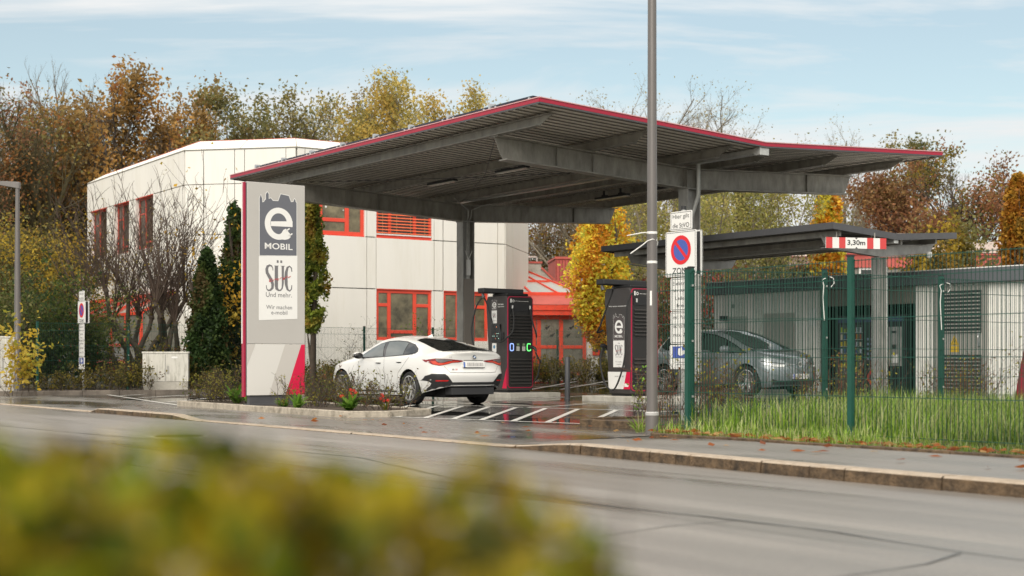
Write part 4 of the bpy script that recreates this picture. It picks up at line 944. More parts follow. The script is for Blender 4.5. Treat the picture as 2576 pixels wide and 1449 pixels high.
def suec(mb, cx, z, w, h, y, mi, red, k=1.0):
    # three tall condensed letters with two dots, a red handwritten word across
    lw = w*0.24
    def stroke(pts, t):
        vs = []
        for i, p in enumerate(pts):
            a = Vector(pts[max(i-1, 0)]); b = Vector(pts[min(i+1, len(pts)-1)]); d = (b-a).normalized(); s = Vector((-d.y, d.x)); tt_ = t[i] if isinstance(t, list) else t
            q = Vector(p); vs += [(q.x-s.x*tt_/2, y, q.y-s.y*tt_/2), (q.x+s.x*tt_/2, y, q.y+s.y*tt_/2)]
        mb.add(vs, [(2*i, 2*i+2, 2*i+3, 2*i+1) for i in range(len(pts)-1)], mi)
    x0 = cx-w/2; T = w*0.085
    sp = [(0.95,0.80),(0.93,0.90),(0.75,0.98),(0.5,1.0),(0.22,0.95),(0.10,0.84),(0.16,0.70),(0.45,0.55),(0.75,0.40),(0.92,0.25),(0.88,0.10),(0.60,0.01),(0.30,0.0),(0.10,0.06),(0.04,0.20)]
    lwS = w*0.28; stroke([(x0+lwS*a, z+h*b) for a, b in sp], [T*0.3, T*0.35, T*0.6, T*0.8, T*1.1, T*1.3, T*1.3, T*1.35, T*1.35, T*1.3, T*1.1, T*0.8, T*0.6, T*0.35, T*0.3])
    x1 = x0+w*0.40; u = w*0.25
    stroke([(x1,z+h*0.99),(x1,z+h*0.2),(x1+u*0.06,z+h*0.08),(x1+u*0.35,z+h*0.01),(x1+u*0.65,z+h*0.02),(x1+u*0.9,z+h*0.1),(x1+u,z+h*0.3),(x1+u,z+h*0.99)], [T*1.5, T*1.5, T*1.3, T*0.7, T*0.6, T*0.6, T*0.9, T*1.1])
    mb.box(x1-T, x1+T, y-0.0004, y, z+h*0.985, z+h, mi); mb.box(x1+u-T, x1+u+T, y-0.0004, y, z+h*0.985, z+h, mi)
    x2 = x0+w*0.76; c = w*0.24
    stroke([(x2+c,z+h*0.78),(x2+c*0.95,z+h*0.92),(x2+c*0.65,z+h*0.995),(x2+c*0.3,z+h*0.94),(x2+c*0.1,z+h*0.75),(x2+c*0.05,z+h*0.5),(x2+c*0.1,z+h*0.25),(x2+c*0.3,z+h*0.06),(x2+c*0.65,z+h*0.0),(x2+c*0.95,z+h*0.08),(x2+c,z+h*0.24)], [T*0.4, T*0.5, T*0.6, T*0.9, T*1.3, T*1.5, T*1.3, T*0.9, T*0.6, T*0.5, T*0.35])
    for q in (x1+u*0.2, x1+u*0.75): mb.box(q-T*0.42, q+T*0.42, y-0.0004, y, z+h*1.115, z+h*1.215, mi)
    vs_, fs_, _, _ = txt('Energie', 0.0)
    mb.add([(cx-w*0.40+w*0.84*q[0]+h*0.05*q[1], y-0.002, z+h*(0.30+0.22*q[0]+(0.155-0.03*q[0])*q[1]+0.018*math.sin(q[0]*26))) for q in vs_], fs_, red)
M_sred = mat('script_red', (0.50, 0.03, 0.04), 0.5)
mb = MB(); logo(mb, lambda x, y: (fX(x), fZ(x, y)), 0, 1, -0.004); mb.build('logo_panel', [M_chg, M_pwhite], pyl)
mb = MB(); flat(mb, [(fX(265),fZ(265,768)),(fX(615),fZ(615,768)),(fX(615),fZ(615,1350)),(fX(265),fZ(265,1347))][::-1], -0.0035, 0)
suec(mb, fX(446), 2.21, fX(562)-fX(328), 0.465, -0.006, 1, 2)
text(mb, 'Und mehr.', fX(446), 2.09, fX(563)-fX(328), 0.085, -0.006, 1)
text(mb, 'Wir machen', fX(448), 1.865, fX(565)-fX(331), 0.075, -0.006, 1)
text(mb, 'e-mobil', fX(449), 1.766, fX(523)-fX(377), 0.075, -0.006, 1)
mb.build('lettering_panel', [M_pwhite, M_let, M_sred], pyl)

# ------------------------------------------------------------------ chargers
M_ledb = mat('led_blue', (0.2,0.35,0.8), 0.4, emit=(0.30,0.42,0.95), estr=0.9); M_ledg = mat('led_green', (0.1,0.7,0.15), 0.4, emit=(0.15,0.95,0.2), estr=1.0)
def ringled(mb, cx, cz, w, h, t, y, mi, gap=False):
    def rr(w_, h_, n=5):
        r = min(w_, h_)*0.36; out = []
        for (sx1, sz1, a0) in ((1,1,0),(-1,1,90),(-1,-1,180),(1,-1,270)):
            for i in range(n+1): a = R(a0+90*i/n); out.append((cx+sx1*(w_/2-r)+r*math.cos(a), cz+sz1*(h_/2-r)+r*math.sin(a)))
        return out
    o = rr(w, h); i_ = rr(w-2*t, h-2*t); n = len(o); vs = [(p[0], y, p[1]) for p in o]+[(p[0], y, p[1]) for p in i_]
    fs = [(k, (k+1) % n, n+(k+1) % n, n+k)[::-1] for k in range(n) if not (gap and cz-h*0.28 < o[k][1] < cz+h*0.34 and o[k][0] > cx and cz-h*0.28 < o[(k+1) % n][1])]
    mb.add(vs, fs, mi)
def charger(loc, label, kind, YB=0.86):
    XW, H = 0.76, 2.28
    t = thing('fast_charger', label, 'charger', loc, TH, 'rapid chargers on concrete plinths')
    # cabinet: side outline (in y,z) slightly tapering towards the foot
    prof = [(0.0,0.0),(YB-0.13,0.0),(YB-0.13,0.12),(YB-0.02,1.5),(YB+0.02,2.0),(YB+0.02,H-0.1),(YB-0.04,H),(0.06,H),(0.0,H-0.06)]
    mb = MB(); mb.ext([(0.0,y,z) for y, z in prof], (XW,0,0)); mb.build('cabinet', M_char, t, bevel=0.02)
    mb = MB(); mb.box(0.05, XW-0.05, 0.05, YB-0.16, -0.14, 0.02); mb.build('foot', M_black, t)
    # louvred service face (towards -y) with magenta edge
    mb = MB(); 
    def rrect(x0, x1, z0, z1, r, n=6):
        out = []
        for (cx, cz, a0) in ((x1-r,z1-r,0),(x0+r,z1-r,90),(x0+r,z0+r,180),(x1-r,z0+r,270)):
            for i in range(n+1): a = R(a0+90*i/n); out.append((cx+r*math.cos(a), cz+r*math.sin(a)))
        return out
    o = rrect(0.005, XW-0.005, 0.06, H-0.02, 0.09); i_ = rrect(0.022, XW-0.022, 0.077, H-0.037, 0.075); n = len(o)
    mb.add([(p[0], -0.022, p[1]) for p in o]+[(p[0], -0.022, p[1]) for p in i_]+[(p[0], 0.0, p[1]) for p in o], [(k, n+k, n+(k+1) % n, (k+1) % n) for k in range(n)]+[(k, (k+1) % n, 2*n+(k+1) % n, 2*n+k) for k in range(n)], 0)
    mb.build('edge_trim', mat('trim_magenta', (0.42,0.006,0.05), 0.4), t)
    mb = MB(); mb.ext([(p[0],-0.020,p[1]) for p in i_][::-1], (0,0.018,0)); 
    text(mb, 'Wir laden regenerativ', XW*0.56, H-0.145, XW*0.52, 0.022, -0.0215, 1, 0.02)
    mb.box(0.08, 0.12, -0.0225, -0.0205, H-0.17, H-0.08, 1); disc(mb, 0.17, H-0.13, 0.018, 0.032, -0.0225, 1)
    mb.build('front_door', [M_louv, M_pwhite], t)
    def slats(z0, z1):
        mb = MB(); k = max(2, int((z1-z0)/0.075))
        for q in range(k):
            z = z0+(z1-z0)*q/k; mb.ext([(0.07,-0.024,z),(0.07,-0.062,z+0.012),(0.07,-0.055,z+0.028),(0.07,-0.024,z+0.045)], (XW-0.14,0,0))
        mb.build('louvre', mat('louvre_slat', (0.040,0.037,0.034), 0.45), t)
    slats(0.14, 0.80); slats(1.24, 1.85)
    # shelf recess with hoses at the top
    mb = MB(); mb.box(0.06, XW-0.06, -0.034, -0.023, 1.90, H-0.20); mb.build('recess', M_black, t)
    for x in (0.12, XW-0.12):
        mb = MB(); mb.cyl((x,-0.06), 0.022, H-0.32, H-0.24, 12); mb.build('cable_gland', M_galv, t, smooth=True)
    z = 1.04
    if kind == 1:
        mb = MB(); ringled(mb, 0.12, z, 0.12, 0.19, 0.022, -0.03, 0); mb.build('status_ring', M_ledb, t)
        mb = MB(); ringled(mb, XW-0.13, z, 0.13, 0.19, 0.022, -0.03, 0, True); mb.build('status_ring', M_ledg, t)
        mb = MB()
        for x in (0.27, 0.44): mb.box(x-0.01, x+0.08, -0.028, -0.023, z-0.09, z+0.02, 0); mb.box(x, x+0.07, -0.029, -0.023, z+0.04, z+0.09, 1)
        mb.build('sticker', [mat('sticker_pale', (0.5,0.5,0.46), 0.5), mat('sticker_green', (0.20,0.30,0.16), 0.5)], t)
    # branding face towards -x; drawn in a frame whose x runs to the viewer's right
    F = Matrix.Translation((0, YB-0.02, 0)) @ Matrix.Rotation(R(-90), 4, 'Z')
    W_ = YB-0.02
    if kind == 2:
        mb = MB(F)
        flat(mb, [(0.11,0.10),(W_-0.02,0.10),(W_-0.02,0.47),(0.08,0.47)], -0.004, 1); flat(mb, [(W_*0.72,0.10),(W_-0.012,0.10),(W_-0.012,0.47),(W_*0.84,0.47)], -0.0055, 2)
        text(mb, 'www.suec.de', W_*0.55, 0.36, 0.30, 0.035, -0.007, 3); mb.box(W_*0.76, W_*0.92, -0.008, -0.006, 0.15, 0.22, 1)
        sx0, sx1 = 0.27, 0.63
        tr = lambda x, y: (sx0+(x-272)/335*(sx1-sx0), 1.73-(y-186)/576*0.57)
        logo(mb, tr, 0, 1, -0.005)
        flat(mb, [(sx0-0.005,0.57),(sx1+0.005,0.57),(sx1+0.005,1.145),(sx0-0.005,1.145)], -0.005, 1)
        suec(mb, (sx0+sx1)/2, 0.83, 0.25, 0.22, -0.007, 3, 4); text(mb, 'Und mehr.', (sx0+sx1)/2, 0.78, 0.22, 0.03, -0.007, 3)
        text(mb, 'Wir machen', (sx0+sx1)/2, 0.675, 0.22, 0.03, -0.007, 3); text(mb, 'e-mobil', (sx0+sx1)/2, 0.62, 0.14, 0.03, -0.007, 3)
        text(mb, 'Wir laden regenerativ', 0.42, 1.87, 0.62, 0.03, -0.004, 1, 0.02)
        mb.build('branding', [mat('logo_brown', (0.075,0.06,0.06), 0.4), M_pwhite, M_pmag, M_let, M_sred], t)
    else:
        mb = MB(F); sx0, sx1 = 0.20, 0.42
        tr = lambda x, y: (sx0+(x-272)/335*(sx1-sx0), 2.20-(y-186)/576*0.26)
        logo(mb, tr, 0, 1, -0.005); flat(mb, [(sx0,1.62),(sx1,1.62),(sx1,1.93),(sx0,1.93)], -0.005, 1); suec(mb, (sx0+sx1)/2, 1.76, 0.13, 0.10, -0.007, 3, 4)
        text(mb, 'Wir machen', (sx0+sx1)/2, 1.68, 0.14, 0.02, -0.007, 3); text(mb, 'Wir laden', 0.58, 2.06, 0.24, 0.03, -0.005, 1, 0.02); text(mb, 'regenerativ', 0.59, 2.00, 0.26, 0.03, -0.005, 1, 0.02)
        flat(mb, [(0.22,0.92),(0.40,0.92),(0.40,1.14),(0.22,1.14)], -0.005, 1); disc(mb, 0.31, 1.05, 0.0, 0.045, -0.0065, 5)
        flat(mb, [(W_-0.20,0.05),(W_-0.012,0.05),(W_-0.012,0.55)], -0.005, 2)
        mb.build('branding', [mat('logo_brown', (0.075,0.06,0.06), 0.4), M_pwhite, M_pmag, M_let, M_sred, mat('sticker_blue', (0.1,0.25,0.4), 0.5)], t)
        mb = MB(F); mb.box(0.20, 0.60, -0.012, -0.001, 1.18, 1.60, 0); rgx = random.Random(2)
        for k in range(3):
            for j in range(5): 
                if rgx.random() < 0.75: mb.box(0.25+j*0.06, 0.265+j*0.06, -0.0135, -0.0125, 1.24+k*0.06, 1.26+k*0.06, 1+(rgx.random() < 0.25))
        mb.box(0.40, 0.42, -0.0135, -0.0125, 1.52, 1.54, 2); mb.build('screen', [mat('screen_dark', (0.008,0.008,0.008), 0.1), mat('screen_lit', (0.4,0.6,0.5), 0.4, emit=(0.5,0.8,0.65), estr=0.8), mat('screen_red', (0.7,0.2,0.1), 0.4, emit=(0.9,0.25,0.1), estr=0.6)], t)
        mb = MB(F); mb.box(0.62, 0.72, -0.03, -0.001, 1.22, 1.40); mb.build('card_reader', M_black, t, bevel=0.01)
    # cable management roof with arm
    mb = MB(); mb.box(0.08, XW-0.05, 0.10, YB-0.12, H, H+0.06); mb.ext([(-0.36,YB*0.55,H+0.07),(-0.36,YB*0.85,H+0.07),(XW*0.9,YB*0.80,H+0.05),(XW*0.9,YB*0.30,H+0.05)], (0,0,0.12)); mb.build('cable_arm', M_black, t, bevel=0.02)
    mb = MB(); mb.tube([(-0.30,YB*0.7,H+0.06),(-0.28,YB*0.68,H-0.04)], [0.03, 0.05], 10); mb.build('cable_guide', M_dgrey, t, smooth=True)
    def hose(pts, r=0.019):
        # smooth curve through the points
        P = [Vector(p) for p in pts]; out = []
        for i in range(len(P)-1):
            p0 = P[max(i-1,0)]; p1 = P[i]; p2 = P[i+1]; p3 = P[min(i+2, len(P)-1)]
            for k in range(7):
                s = k/7; out.append(0.5*((2*p1)+(p2-p0)*s+(2*p0-5*p1+4*p2-p3)*s*s+(3*p1-p0-3*p2+p3)*s**3))
        out.append(P[-1]); mb = MB(); mb.tube(out, r, 8); mb.build('charging_cable', M_rub, t, smooth=True)
    def plug(p, rz=0):
        mb = MB(Matrix.Translation(p) @ Matrix.Rotation(rz, 4, 'Z')); mb.tube([(0,0.03,0),(0,-0.06,0.0),(0,-0.11,-0.03),(0,-0.14,-0.10)], [0.035,0.04,0.034,0.024], 10); mb.build('plug', M_black, t, smooth=True)
    if kind == 1:
        hose([(XW-0.12,-0.06,H-0.3),(XW-0.10,-0.12,H-0.6),(XW-0.02,-0.16,H-0.9),(XW+0.02,-0.13,H-1.0)]); plug((XW-0.10,-0.08,z), 0.3)
        hose([(XW-0.08,-0.22,z-0.12),(XW+0.05,-0.25,z-0.35),(XW+0.08,-0.2,0.7),(XW+0.04,-0.15,0.35),(XW-0.02,-0.06,0.18)])
        hose([(0.12,-0.06,H-0.3),(0.1,-0.14,H-0.55),(0.04,-0.18,H-0.85),(-0.08,-0.10,H-1.02),(-0.12,0.1,H-1.12),(-0.12,0.3,H-1.0),(-0.13,0.45,H-0.6),(-0.2,0.55,H-0.2),(-0.28,YB*0.68,H-0.02)])
        hose([(-0.29,YB*0.7,H-0.02),(-0.42,YB*0.8,H-0.25),(-0.5,YB*0.9,H-0.8),(-0.52,YB*0.75,H-1.3),(-0.60,YB*0.5,H-1.5)])
    else:
        hose([(-0.29,YB*0.3,H-0.02),(-0.22,0.35,H-0.1),(-0.2,0.55,H-0.4),(-0.18,0.8,H-0.8),(-0.1,1.0,H-0.95),(0.1,1.05,H-0.9)])
        hose([(0.05,-0.03,H-0.1),(-0.10,-0.02,H-0.3),(-0.12,0.0,H-0.9),(-0.12,0.02,1.0),(-0.14,0.10,0.55),(-0.16,0.3,0.15),(-0.16,0.48,0.08),(-0.15,0.72,0.28),(-0.10,0.90,0.7),(-0.02,0.90,1.05)])
        plug((-0.05,0.90,1.04), 1.4)
    return t
charger(tuple(WD(19.75, 27.75, 0.20)), 'black charger with green and blue light rings, beside the white car', 1)
charger(tuple(WD(19.75, 23.2, 0.20)), 'black charger with a large white e MOBIL panel, left of the grey lamp post', 2)

# ------------------------------------------------------------------ bollard, cabinets, lamp posts
bo = thing('bollard', 'dark grey steel bollard standing between the two chargers', 'bollard', tuple(WD(20.1, 25.85, 0.04)), 0)
mb = MB(); mb.lathe([(0.06,0.0),(0.06,0.955),(0.054,0.965),(0.001,0.968)], 24); mb.build('post', mat('bollard_grey', (0.055,0.056,0.06), 0.45, var=0.1), bo, smooth=True)
mb = MB(); mb.cyl((0,0), 0.075, 0.0, 0.012, 24); mb.build('base_plate', M_dgrey, bo)
def cabinet(label, loc, w, h, d, rz, label_plate=True):
    t = thing('utility_cabinet', label, 'utility box', loc, rz)
    mb = MB(); mb.box(-w/2+0.01, w/2-0.01, 0.01, d-0.01, -0.1, 0.22); mb.build('plinth', M_conc, t, bevel=0.008)
    cc = mat('weathered_grp', (0.62,0.60,0.54), 0.6, var=0.06, vscale=5, stain=(0.20,0.19,0.13), sscale=4, samt=0.75, stretch=(3.0,1,0.5))
    mb = MB(); mb.box(-w/2, w/2, 0, d, 0.225, h-0.05); n = 26
    for side in (-1, 1):
        for k in range(n//2):
            x = side*(0.02+(w/2-0.06)*k/(n//2)); mb.box(min(x, x+side*0.02), max(x, x+side*0.02), -0.007, 0.001, 0.26, h-0.1)
    mb.build('door', cc, t)
    mb = MB(); mb.box(-w/2-0.02, w/2+0.02, -0.02, d+0.02, h-0.05, h); mb.build('lid', cc, t, bevel=0.012)
    mb = MB(); mb.box(-0.012, 0.012+0.0, -0.008, 0.001, 0.24, h-0.08); mb.box(0.04, 0.10, -0.02, -0.005, h*0.42, h*0.62); mb.build('handle', mat('handle_grey', (0.35,0.34,0.31), 0.5), t, bevel=0.005)
    if label_plate: mb = MB(); flat(mb, [(0.25+0.09*math.cos(R(a)), h*0.85+0.03*math.sin(R(a))) for a in range(0, 360, 20)], -0.0095); mb.build('name_plate', M_pwhite, t)
    return t
cabinet('weathered white utility cabinet standing by the bare shrubs left of the pylon', (ray(416,39.6), 39.6, 0.12), 1.24, 1.05, 0.42, R(8))
cabinet('pale utility cabinet cut by the left picture edge, behind the lamp post', (ray(0,38.4), 38.4, 0.0), 0.85, 1.58, 0.4, R(8), False)

lp = thing('street_lamp', 'tall grey lamp post rising out of the picture at the corner of the grass', 'street lamp', (1.635, 16.6, 0.04), 0)
mb = MB(); mb.lathe([(0.078,0.0),(0.078,0.24),(0.066,0.25),(0.064,1.0),(0.052,4.4),(0.045,8.0)], 28); mb.build('pole', mat('lamp_grey', (0.15,0.137,0.13), 0.4, 0.2, var=0.10, vscale=3, stretch=(3,3,0.4)), lp, smooth=True)
mb = MB(); mb.lathe([(0.0795,0.22),(0.0795,0.25),(0.070,0.262)], 28); mb.build('collar', mat('collar_grey', (0.42,0.41,0.40), 0.4), lp, smooth=True)
mb = MB(); mb.tube([(0,0,7.95),(0.02,0.05,8.1),(0.4,0.9,8.2)], 0.035, 12); mb.build('arm', M_steel, lp, smooth=True)
mb = MB(); mb.box(0.25, 0.50, 0.6, 1.4, 8.16, 8.28); mb.build('lamp_head', M_steel, lp, bevel=0.03)
mb = MB(); mb.lathe([(0.0585,1.98),(0.0605,1.985),(0.0605,2.02),(0.0585,2.025)], 28); mb.lathe([(0.0565,2.33),(0.0605,2.335),(0.0605,2.36),(0.0565,2.365)], 28); 
mb.tube([(-0.05,-0.035,2.35),(-0.12,-0.06,2.345),(-0.30,-0.08,2.31)], [0.007,0.007,0.005], 6)
mb.tube([(0.05,-0.03,2.26),(0.0,-0.065,2.27),(-0.06,-0.05,2.25),(-0.12,-0.07,2.20),(-0.26,-0.09,2.10)], 0.006, 6); mb.tube([(0.05,-0.03,2.27),(0.066,0.0,2.24),(0.06,0.01,2.2)], 0.006, 6)
mb.build('cable_tie', M_pwhite, lp)
mb = MB(); mb.lathe([(0.0570,2.365),(0.0590,2.37),(0.0590,2.385),(0.0570,2.39)], 28); mb.build('red_tape', M_sred, lp)
mb = MB()
vs = []
for a in (-118, -108, -98): 
    for z in (1.50, 1.67): vs.append((0.0645*math.cos(R(a)), 0.0645*math.sin(R(a)), z))
mb.add(vs, [(0,2,3,1),(2,4,5,3)]); mb.build('sticker', M_pwhite, lp)

l2 = thing('street_lamp', 'smaller grey lamp post with a flat arm near the left picture edge', 'street lamp', (ray(44,37.6), 37.6, 0.0), 0)
mb = MB(); mb.lathe([(0.095,0),(0.095,0.5),(0.085,0.52),(0.08,2.5),(0.052,5.5)], 20); mb.build('pole', MATS['lamp_grey'], l2, smooth=True)
mb = MB(); mb.ext([(0.06,-0.06,5.46),(0.06,-0.06,5.64),(-0.7,-0.06,5.67),(-0.7,-0.06,5.60)], (0,0.14,0)); mb.build('lamp_head', MATS['lamp_grey'], l2, bevel=0.01)

# ------------------------------------------------------------------ parking signs
M_sblue = mat('sign_blue', (0.06,0.10,0.40), 0.35); M_sredb = mat('sign_bright_red', (0.68,0.012,0.02), 0.35); M_back = mat('sign_back', (0.07,0.07,0.075), 0.5)
def psign(loc, label, rz, zt=2.62):
    t = thing('parking_sign', label, 'sign', loc, rz, 'no stopping signs with text plates')
    mb = MB(); mb.cyl((0,0.05), 0.032, -0.1, zt+0.30, 16, 0); mb.build('post', M_galv, t, smooth=True)
    mb = MB(); mb.cyl((0,0.05), 0.036, zt+0.29, zt+0.34, 16, 0); mb.build('cap', M_black, t, smooth=True)
    def plate(x0, x1, z0, z1, y=0.0, th=0.012, mats=None):
        mb = MB(); r = 0.025; o = []
        for (cx, cz, a0) in ((x1-r,z1-r,0),(x0+r,z1-r,90),(x0+r,z0+r,180),(x1-r,z0+r,270)):
            for i in range(5): a = R(a0+90*i/4); o.append((cx+r*math.cos(a), y, cz+r*math.sin(a)))
        mb.ext(o[::-1], (0,th,0), 0); return mb
    def border(mb, x0, x1, z0, z1, y, mi):
        w = 0.006; g = 0.014
        for (a, b, c, d) in ((x0+g,x1-g,z0+g,z0+g+w),(x0+g,x1-g,z1-g-w,z1-g),(x0+g,x0+g+w,z0+g,z1-g),(x1-g-w,x1-g,z0+g,z1-g)): flat(mb, [(a,c),(b,c),(b,d),(a,d)], y, mi)
    mb = plate(-0.215, 0.215, zt+0.01, zt+0.27); border(mb, -0.215, 0.215, zt+0.01, zt+0.27, -0.0015, 1)
    text(mb, 'Hier gilt', 0, zt+0.155, 0.33, 0.075, -0.002, 1); text(mb, 'die StVO', 0, zt+0.045, 0.33, 0.065, -0.002, 1); mb.build('plate', [M_pwhite, M_black], t)
    z0 = zt-0.62; mb = plate(-0.31, 0.30, z0, zt-0.0); border(mb, -0.31, 0.30, z0, zt, -0.0015, 1)
    disc(mb, 0, zt-0.26, 0.0, 0.15, -0.002, 2); disc(mb, 0, zt-0.26, 0.145, 0.2, -0.003, 3)
    q = math.sqrt(0.5)*0.15; flat(mb, [(-q-0.016,zt-0.26+q-0.016),(q-0.016,zt-0.26-q-0.016),(q+0.016,zt-0.26-q+0.016),(-q+0.016,zt-0.26+q+0.016)][::1], -0.0035, 3)
    text(mb, 'ZONE', 0, z0+0.035, 0.34, 0.085, -0.002, 1, 0.01); mb.build('plate', [M_pwhite, M_black, M_sblue, M_sredb], t)
    mb = MB(); mb.box(-0.31, 0.31, 0.10, 0.112, z0, zt, 0); 
    for (a, b, c, d) in ((-0.31,0.31,z0,z0+0.02),(-0.31,0.31,zt-0.02,zt),(-0.31,-0.29,z0,zt),(0.29,0.31,z0,zt)): mb.box(a, b, 0.085, 0.115, c, d, 1)
    mb.build('rear_plate', [M_back, M_pwhite], t)
    za = z0-0.02; mb = plate(-0.21, 0.21, za-0.45, za); border(mb, -0.21, 0.21, za-0.45, za, -0.0015, 1)
    for k, s_ in enumerate(('Elektro-', 'fahrzeuge', 'Laden', 'frei')): text(mb, s_, 0, za-0.10-k*0.10, min(0.34, 0.045*len(s_)), 0.05, -0.002, 1)
    mb.build('plate', [M_pwhite, M_black], t)
    zb_ = za-0.46; mb = plate(-0.21, 0.21, zb_-0.44, zb_); border(mb, -0.21, 0.21, zb_-0.44, zb_, -0.0015, 1)
    for k, s_ in enumerate(('mit Park-', 'scheibe', 'max. 2 h')): text(mb, s_, 0, zb_-0.10-k*0.12, 0.3, 0.05, -0.002, 1)
    mb.build('plate', [M_pwhite, M_black], t)
    zc = zb_-0.455; mb = plate(-0.23, 0.23, zc-0.33, zc); flat(mb, [(-0.17,zc-0.18),(0.17,zc-0.18),(0.17,zc-0.02),(-0.17,zc-0.02)], -0.0015, 1)
    flat(mb, [(-0.06,zc-0.13),(0.0,zc-0.15),(0.08,zc-0.12),(0.10,zc-0.07),(0.03,zc-0.08),(0.02,zc-0.03),(-0.05,zc-0.05)], -0.003, 0); mb.box(-0.1, 0.1, -0.0015, 0, zc-0.24, zc-0.235, 2); mb.box(-0.1, 0.1, -0.0015, 0, zc-0.27, zc-0.265, 2)
    mb.build('plate', [M_pwhite, M_sblue, M_black], t)
    return t
psign((ray(1713,19.4), 19.4, 0.05), 'no stopping zone sign with white text plates, behind the corner post of the green fence', TH-R(90))
psign((ray(205,39.3), 39.3, 0.12), 'distant no stopping zone sign with text plates, left of the utility cabinet', TH-R(90), 2.45)

# ------------------------------------------------------------------ green mesh fences
def fence(label, pts, zb_f, H, posts=None, seg=None, wire=0.05, post_w=0.06, wr=0.0026):
    """posts at every point of the polyline; welded mesh panels between them"""
    o = thing('mesh_fence', label, 'fence', (pts[0][0], pts[0][1], 0), 0)
    O = Vector((pts[0][0], pts[0][1], 0)); hs = [H, H-0.2, H-0.615, H-1.03, H-1.445, H-1.855]; hs = [h for h in hs if h > -0.0]
    for i, p in enumerate(pts):
        z0 = zb_f(p); q = Vector((p[0], p[1], 0))-O; mb = MB()
        d = Vector((pts[min(i+1, len(pts)-1)][0]-pts[max(i-1, 0)][0], pts[min(i+1, len(pts)-1)][1]-pts[max(i-1, 0)][1])); a = math.atan2(d.y, d.x)
        mb.M = Matrix.Translation(q) @ Matrix.Rotation(a, 4, 'Z')
        if posts is None or i in posts:
            w = post_w; mb.box(-w/2, w/2, 0.012, 0.012+w*0.75, z0-0.15, z0+H+0.04, 0); mb.box(-w/2-0.003, w/2+0.003, 0.008, 0.016+w*0.75, z0+H+0.04, z0+H+0.06, 1)
            for h in (0.3, 1.0, 1.7): mb.box(-0.012, 0.012, -0.006, 0.012, z0+h-0.012, z0+h+0.012, 2)
            mb.build('post', [M_fence, M_black, M_galv], o)
    for i in range(len(pts)-1):
        a = Vector((pts[i][0], pts[i][1], 0))-O; b = Vector((pts[i+1][0], pts[i+1][1], 0))-O; za = zb_f(pts[i]); zc = zb_f(pts[i+1])
        L = (b-a).length; n = int(L/wire); mb = MB(); d = (b-a).normalized(); nrm = Vector((-d.y, d.x, 0))
        for k in range(n+1):
            p = a.lerp(b, (k+0.5)/(n+1)); z = za+(zc-za)*(k+0.5)/(n+1); mb.bar(p+Vector((0,0,z+0.02)), p+Vector((0,0,z+H+0.015)), wr*2, wr*2, 0, d)
        for h in hs:
            for s_ in (-0.006, 0.006):
                mb.bar(a+nrm*s_+Vector((0,0,za+h)), b+nrm*s_+Vector((0,0,zc+h)), 0.006, 0.007, 1)
        mb.build('mesh_panel', [M_wire, M_fence], o)
    return o
ff = [tuple(WD(11.78, u)[:2]) for u in (0.2, 2.7, 5.2, 7.7, 10.2, 12.74, 13.35)]
fence('near green mesh fence along the footway, in front of the tall grass', ff, lambda p: 0.10, 1.86, posts=[0,1,2,3,4,5])
bf = [tuple(WD(d, 13.24)[:2]) for d in (12.30, 14.76, 17.26, 19.76, 22.26, 24.76, 27.2)]
def zbf(p): d = p[0]*D2.x+p[1]*D2.y; return 0.14+0.08*min(1, max(0, (d-12)/3))
b_ = fence('green mesh fence behind the tall grass, in front of the kiosk and grey car', bf, zbf, 1.88, post_w=0.065)
mb = MB(); O = Vector((bf[0][0], bf[0][1], 0))
for i, dz in ((1, 0), (2, 0)):
    p = Vector((bf[i][0], bf[i][1], 0))-O
    mb.tube([p+Vector((-0.02,-0.05,2.02)), p+Vector((-0.07,-0.06,2.0)), p+Vector((-0.05,-0.06,1.92)), p+Vector((-0.06,-0.05,1.75)), p+Vector((-0.04,-0.05,1.55-0.1*i))], 0.006, 6)
    mb.tube([p+Vector((0.03,-0.05,2.04)), p+Vector((0.08,-0.06,2.02)), p+Vector((0.09,-0.06,1.95)), p+Vector((0.05,-0.05,1.90))], 0.006, 6)
mb.build('plastic_tie', M_pwhite, b_)
fb = [tuple(WD(12.07+2.55*k, 39.0)[:2]) for k in range(0, 14)]
fence('long green mesh fence across the back of the car park', fb, lambda p: 0.08, 1.87, wr=0.002)
# ------------------------------------------------------------------ cars
def smooth_interp(x, pts):
    xs = [p[0] for p in pts]; ys = [p[1] for p in pts]
    if x <= xs[0]: return ys[0]
    if x >= xs[-1]: return ys[-1]
    i = max(k for k in range(len(xs)) if xs[k] <= x); i = min(i, len(xs)-2)
    def sl(k):
        if k == 0: return (ys[1]-ys[0])/(xs[1]-xs[0])
        if k == len(xs)-1: return (ys[-1]-ys[-2])/(xs[-1]-xs[-2])
        a = (ys[k]-ys[k-1])/(xs[k]-xs[k-1]); b = (ys[k+1]-ys[k])/(xs[k+1]-xs[k])
        return 0 if a*b <= 0 else 2*a*b/(a+b)
    h = xs[i+1]-xs[i]; t = (x-xs[i])/h; m0, m1 = sl(i)*h, sl(i+1)*h
    return (2*t**3-3*t**2+1)*ys[i]+(t**3-2*t**2+t)*m0+(-2*t**3+3*t**2)*ys[i+1]+(t**3-t**2)*m1
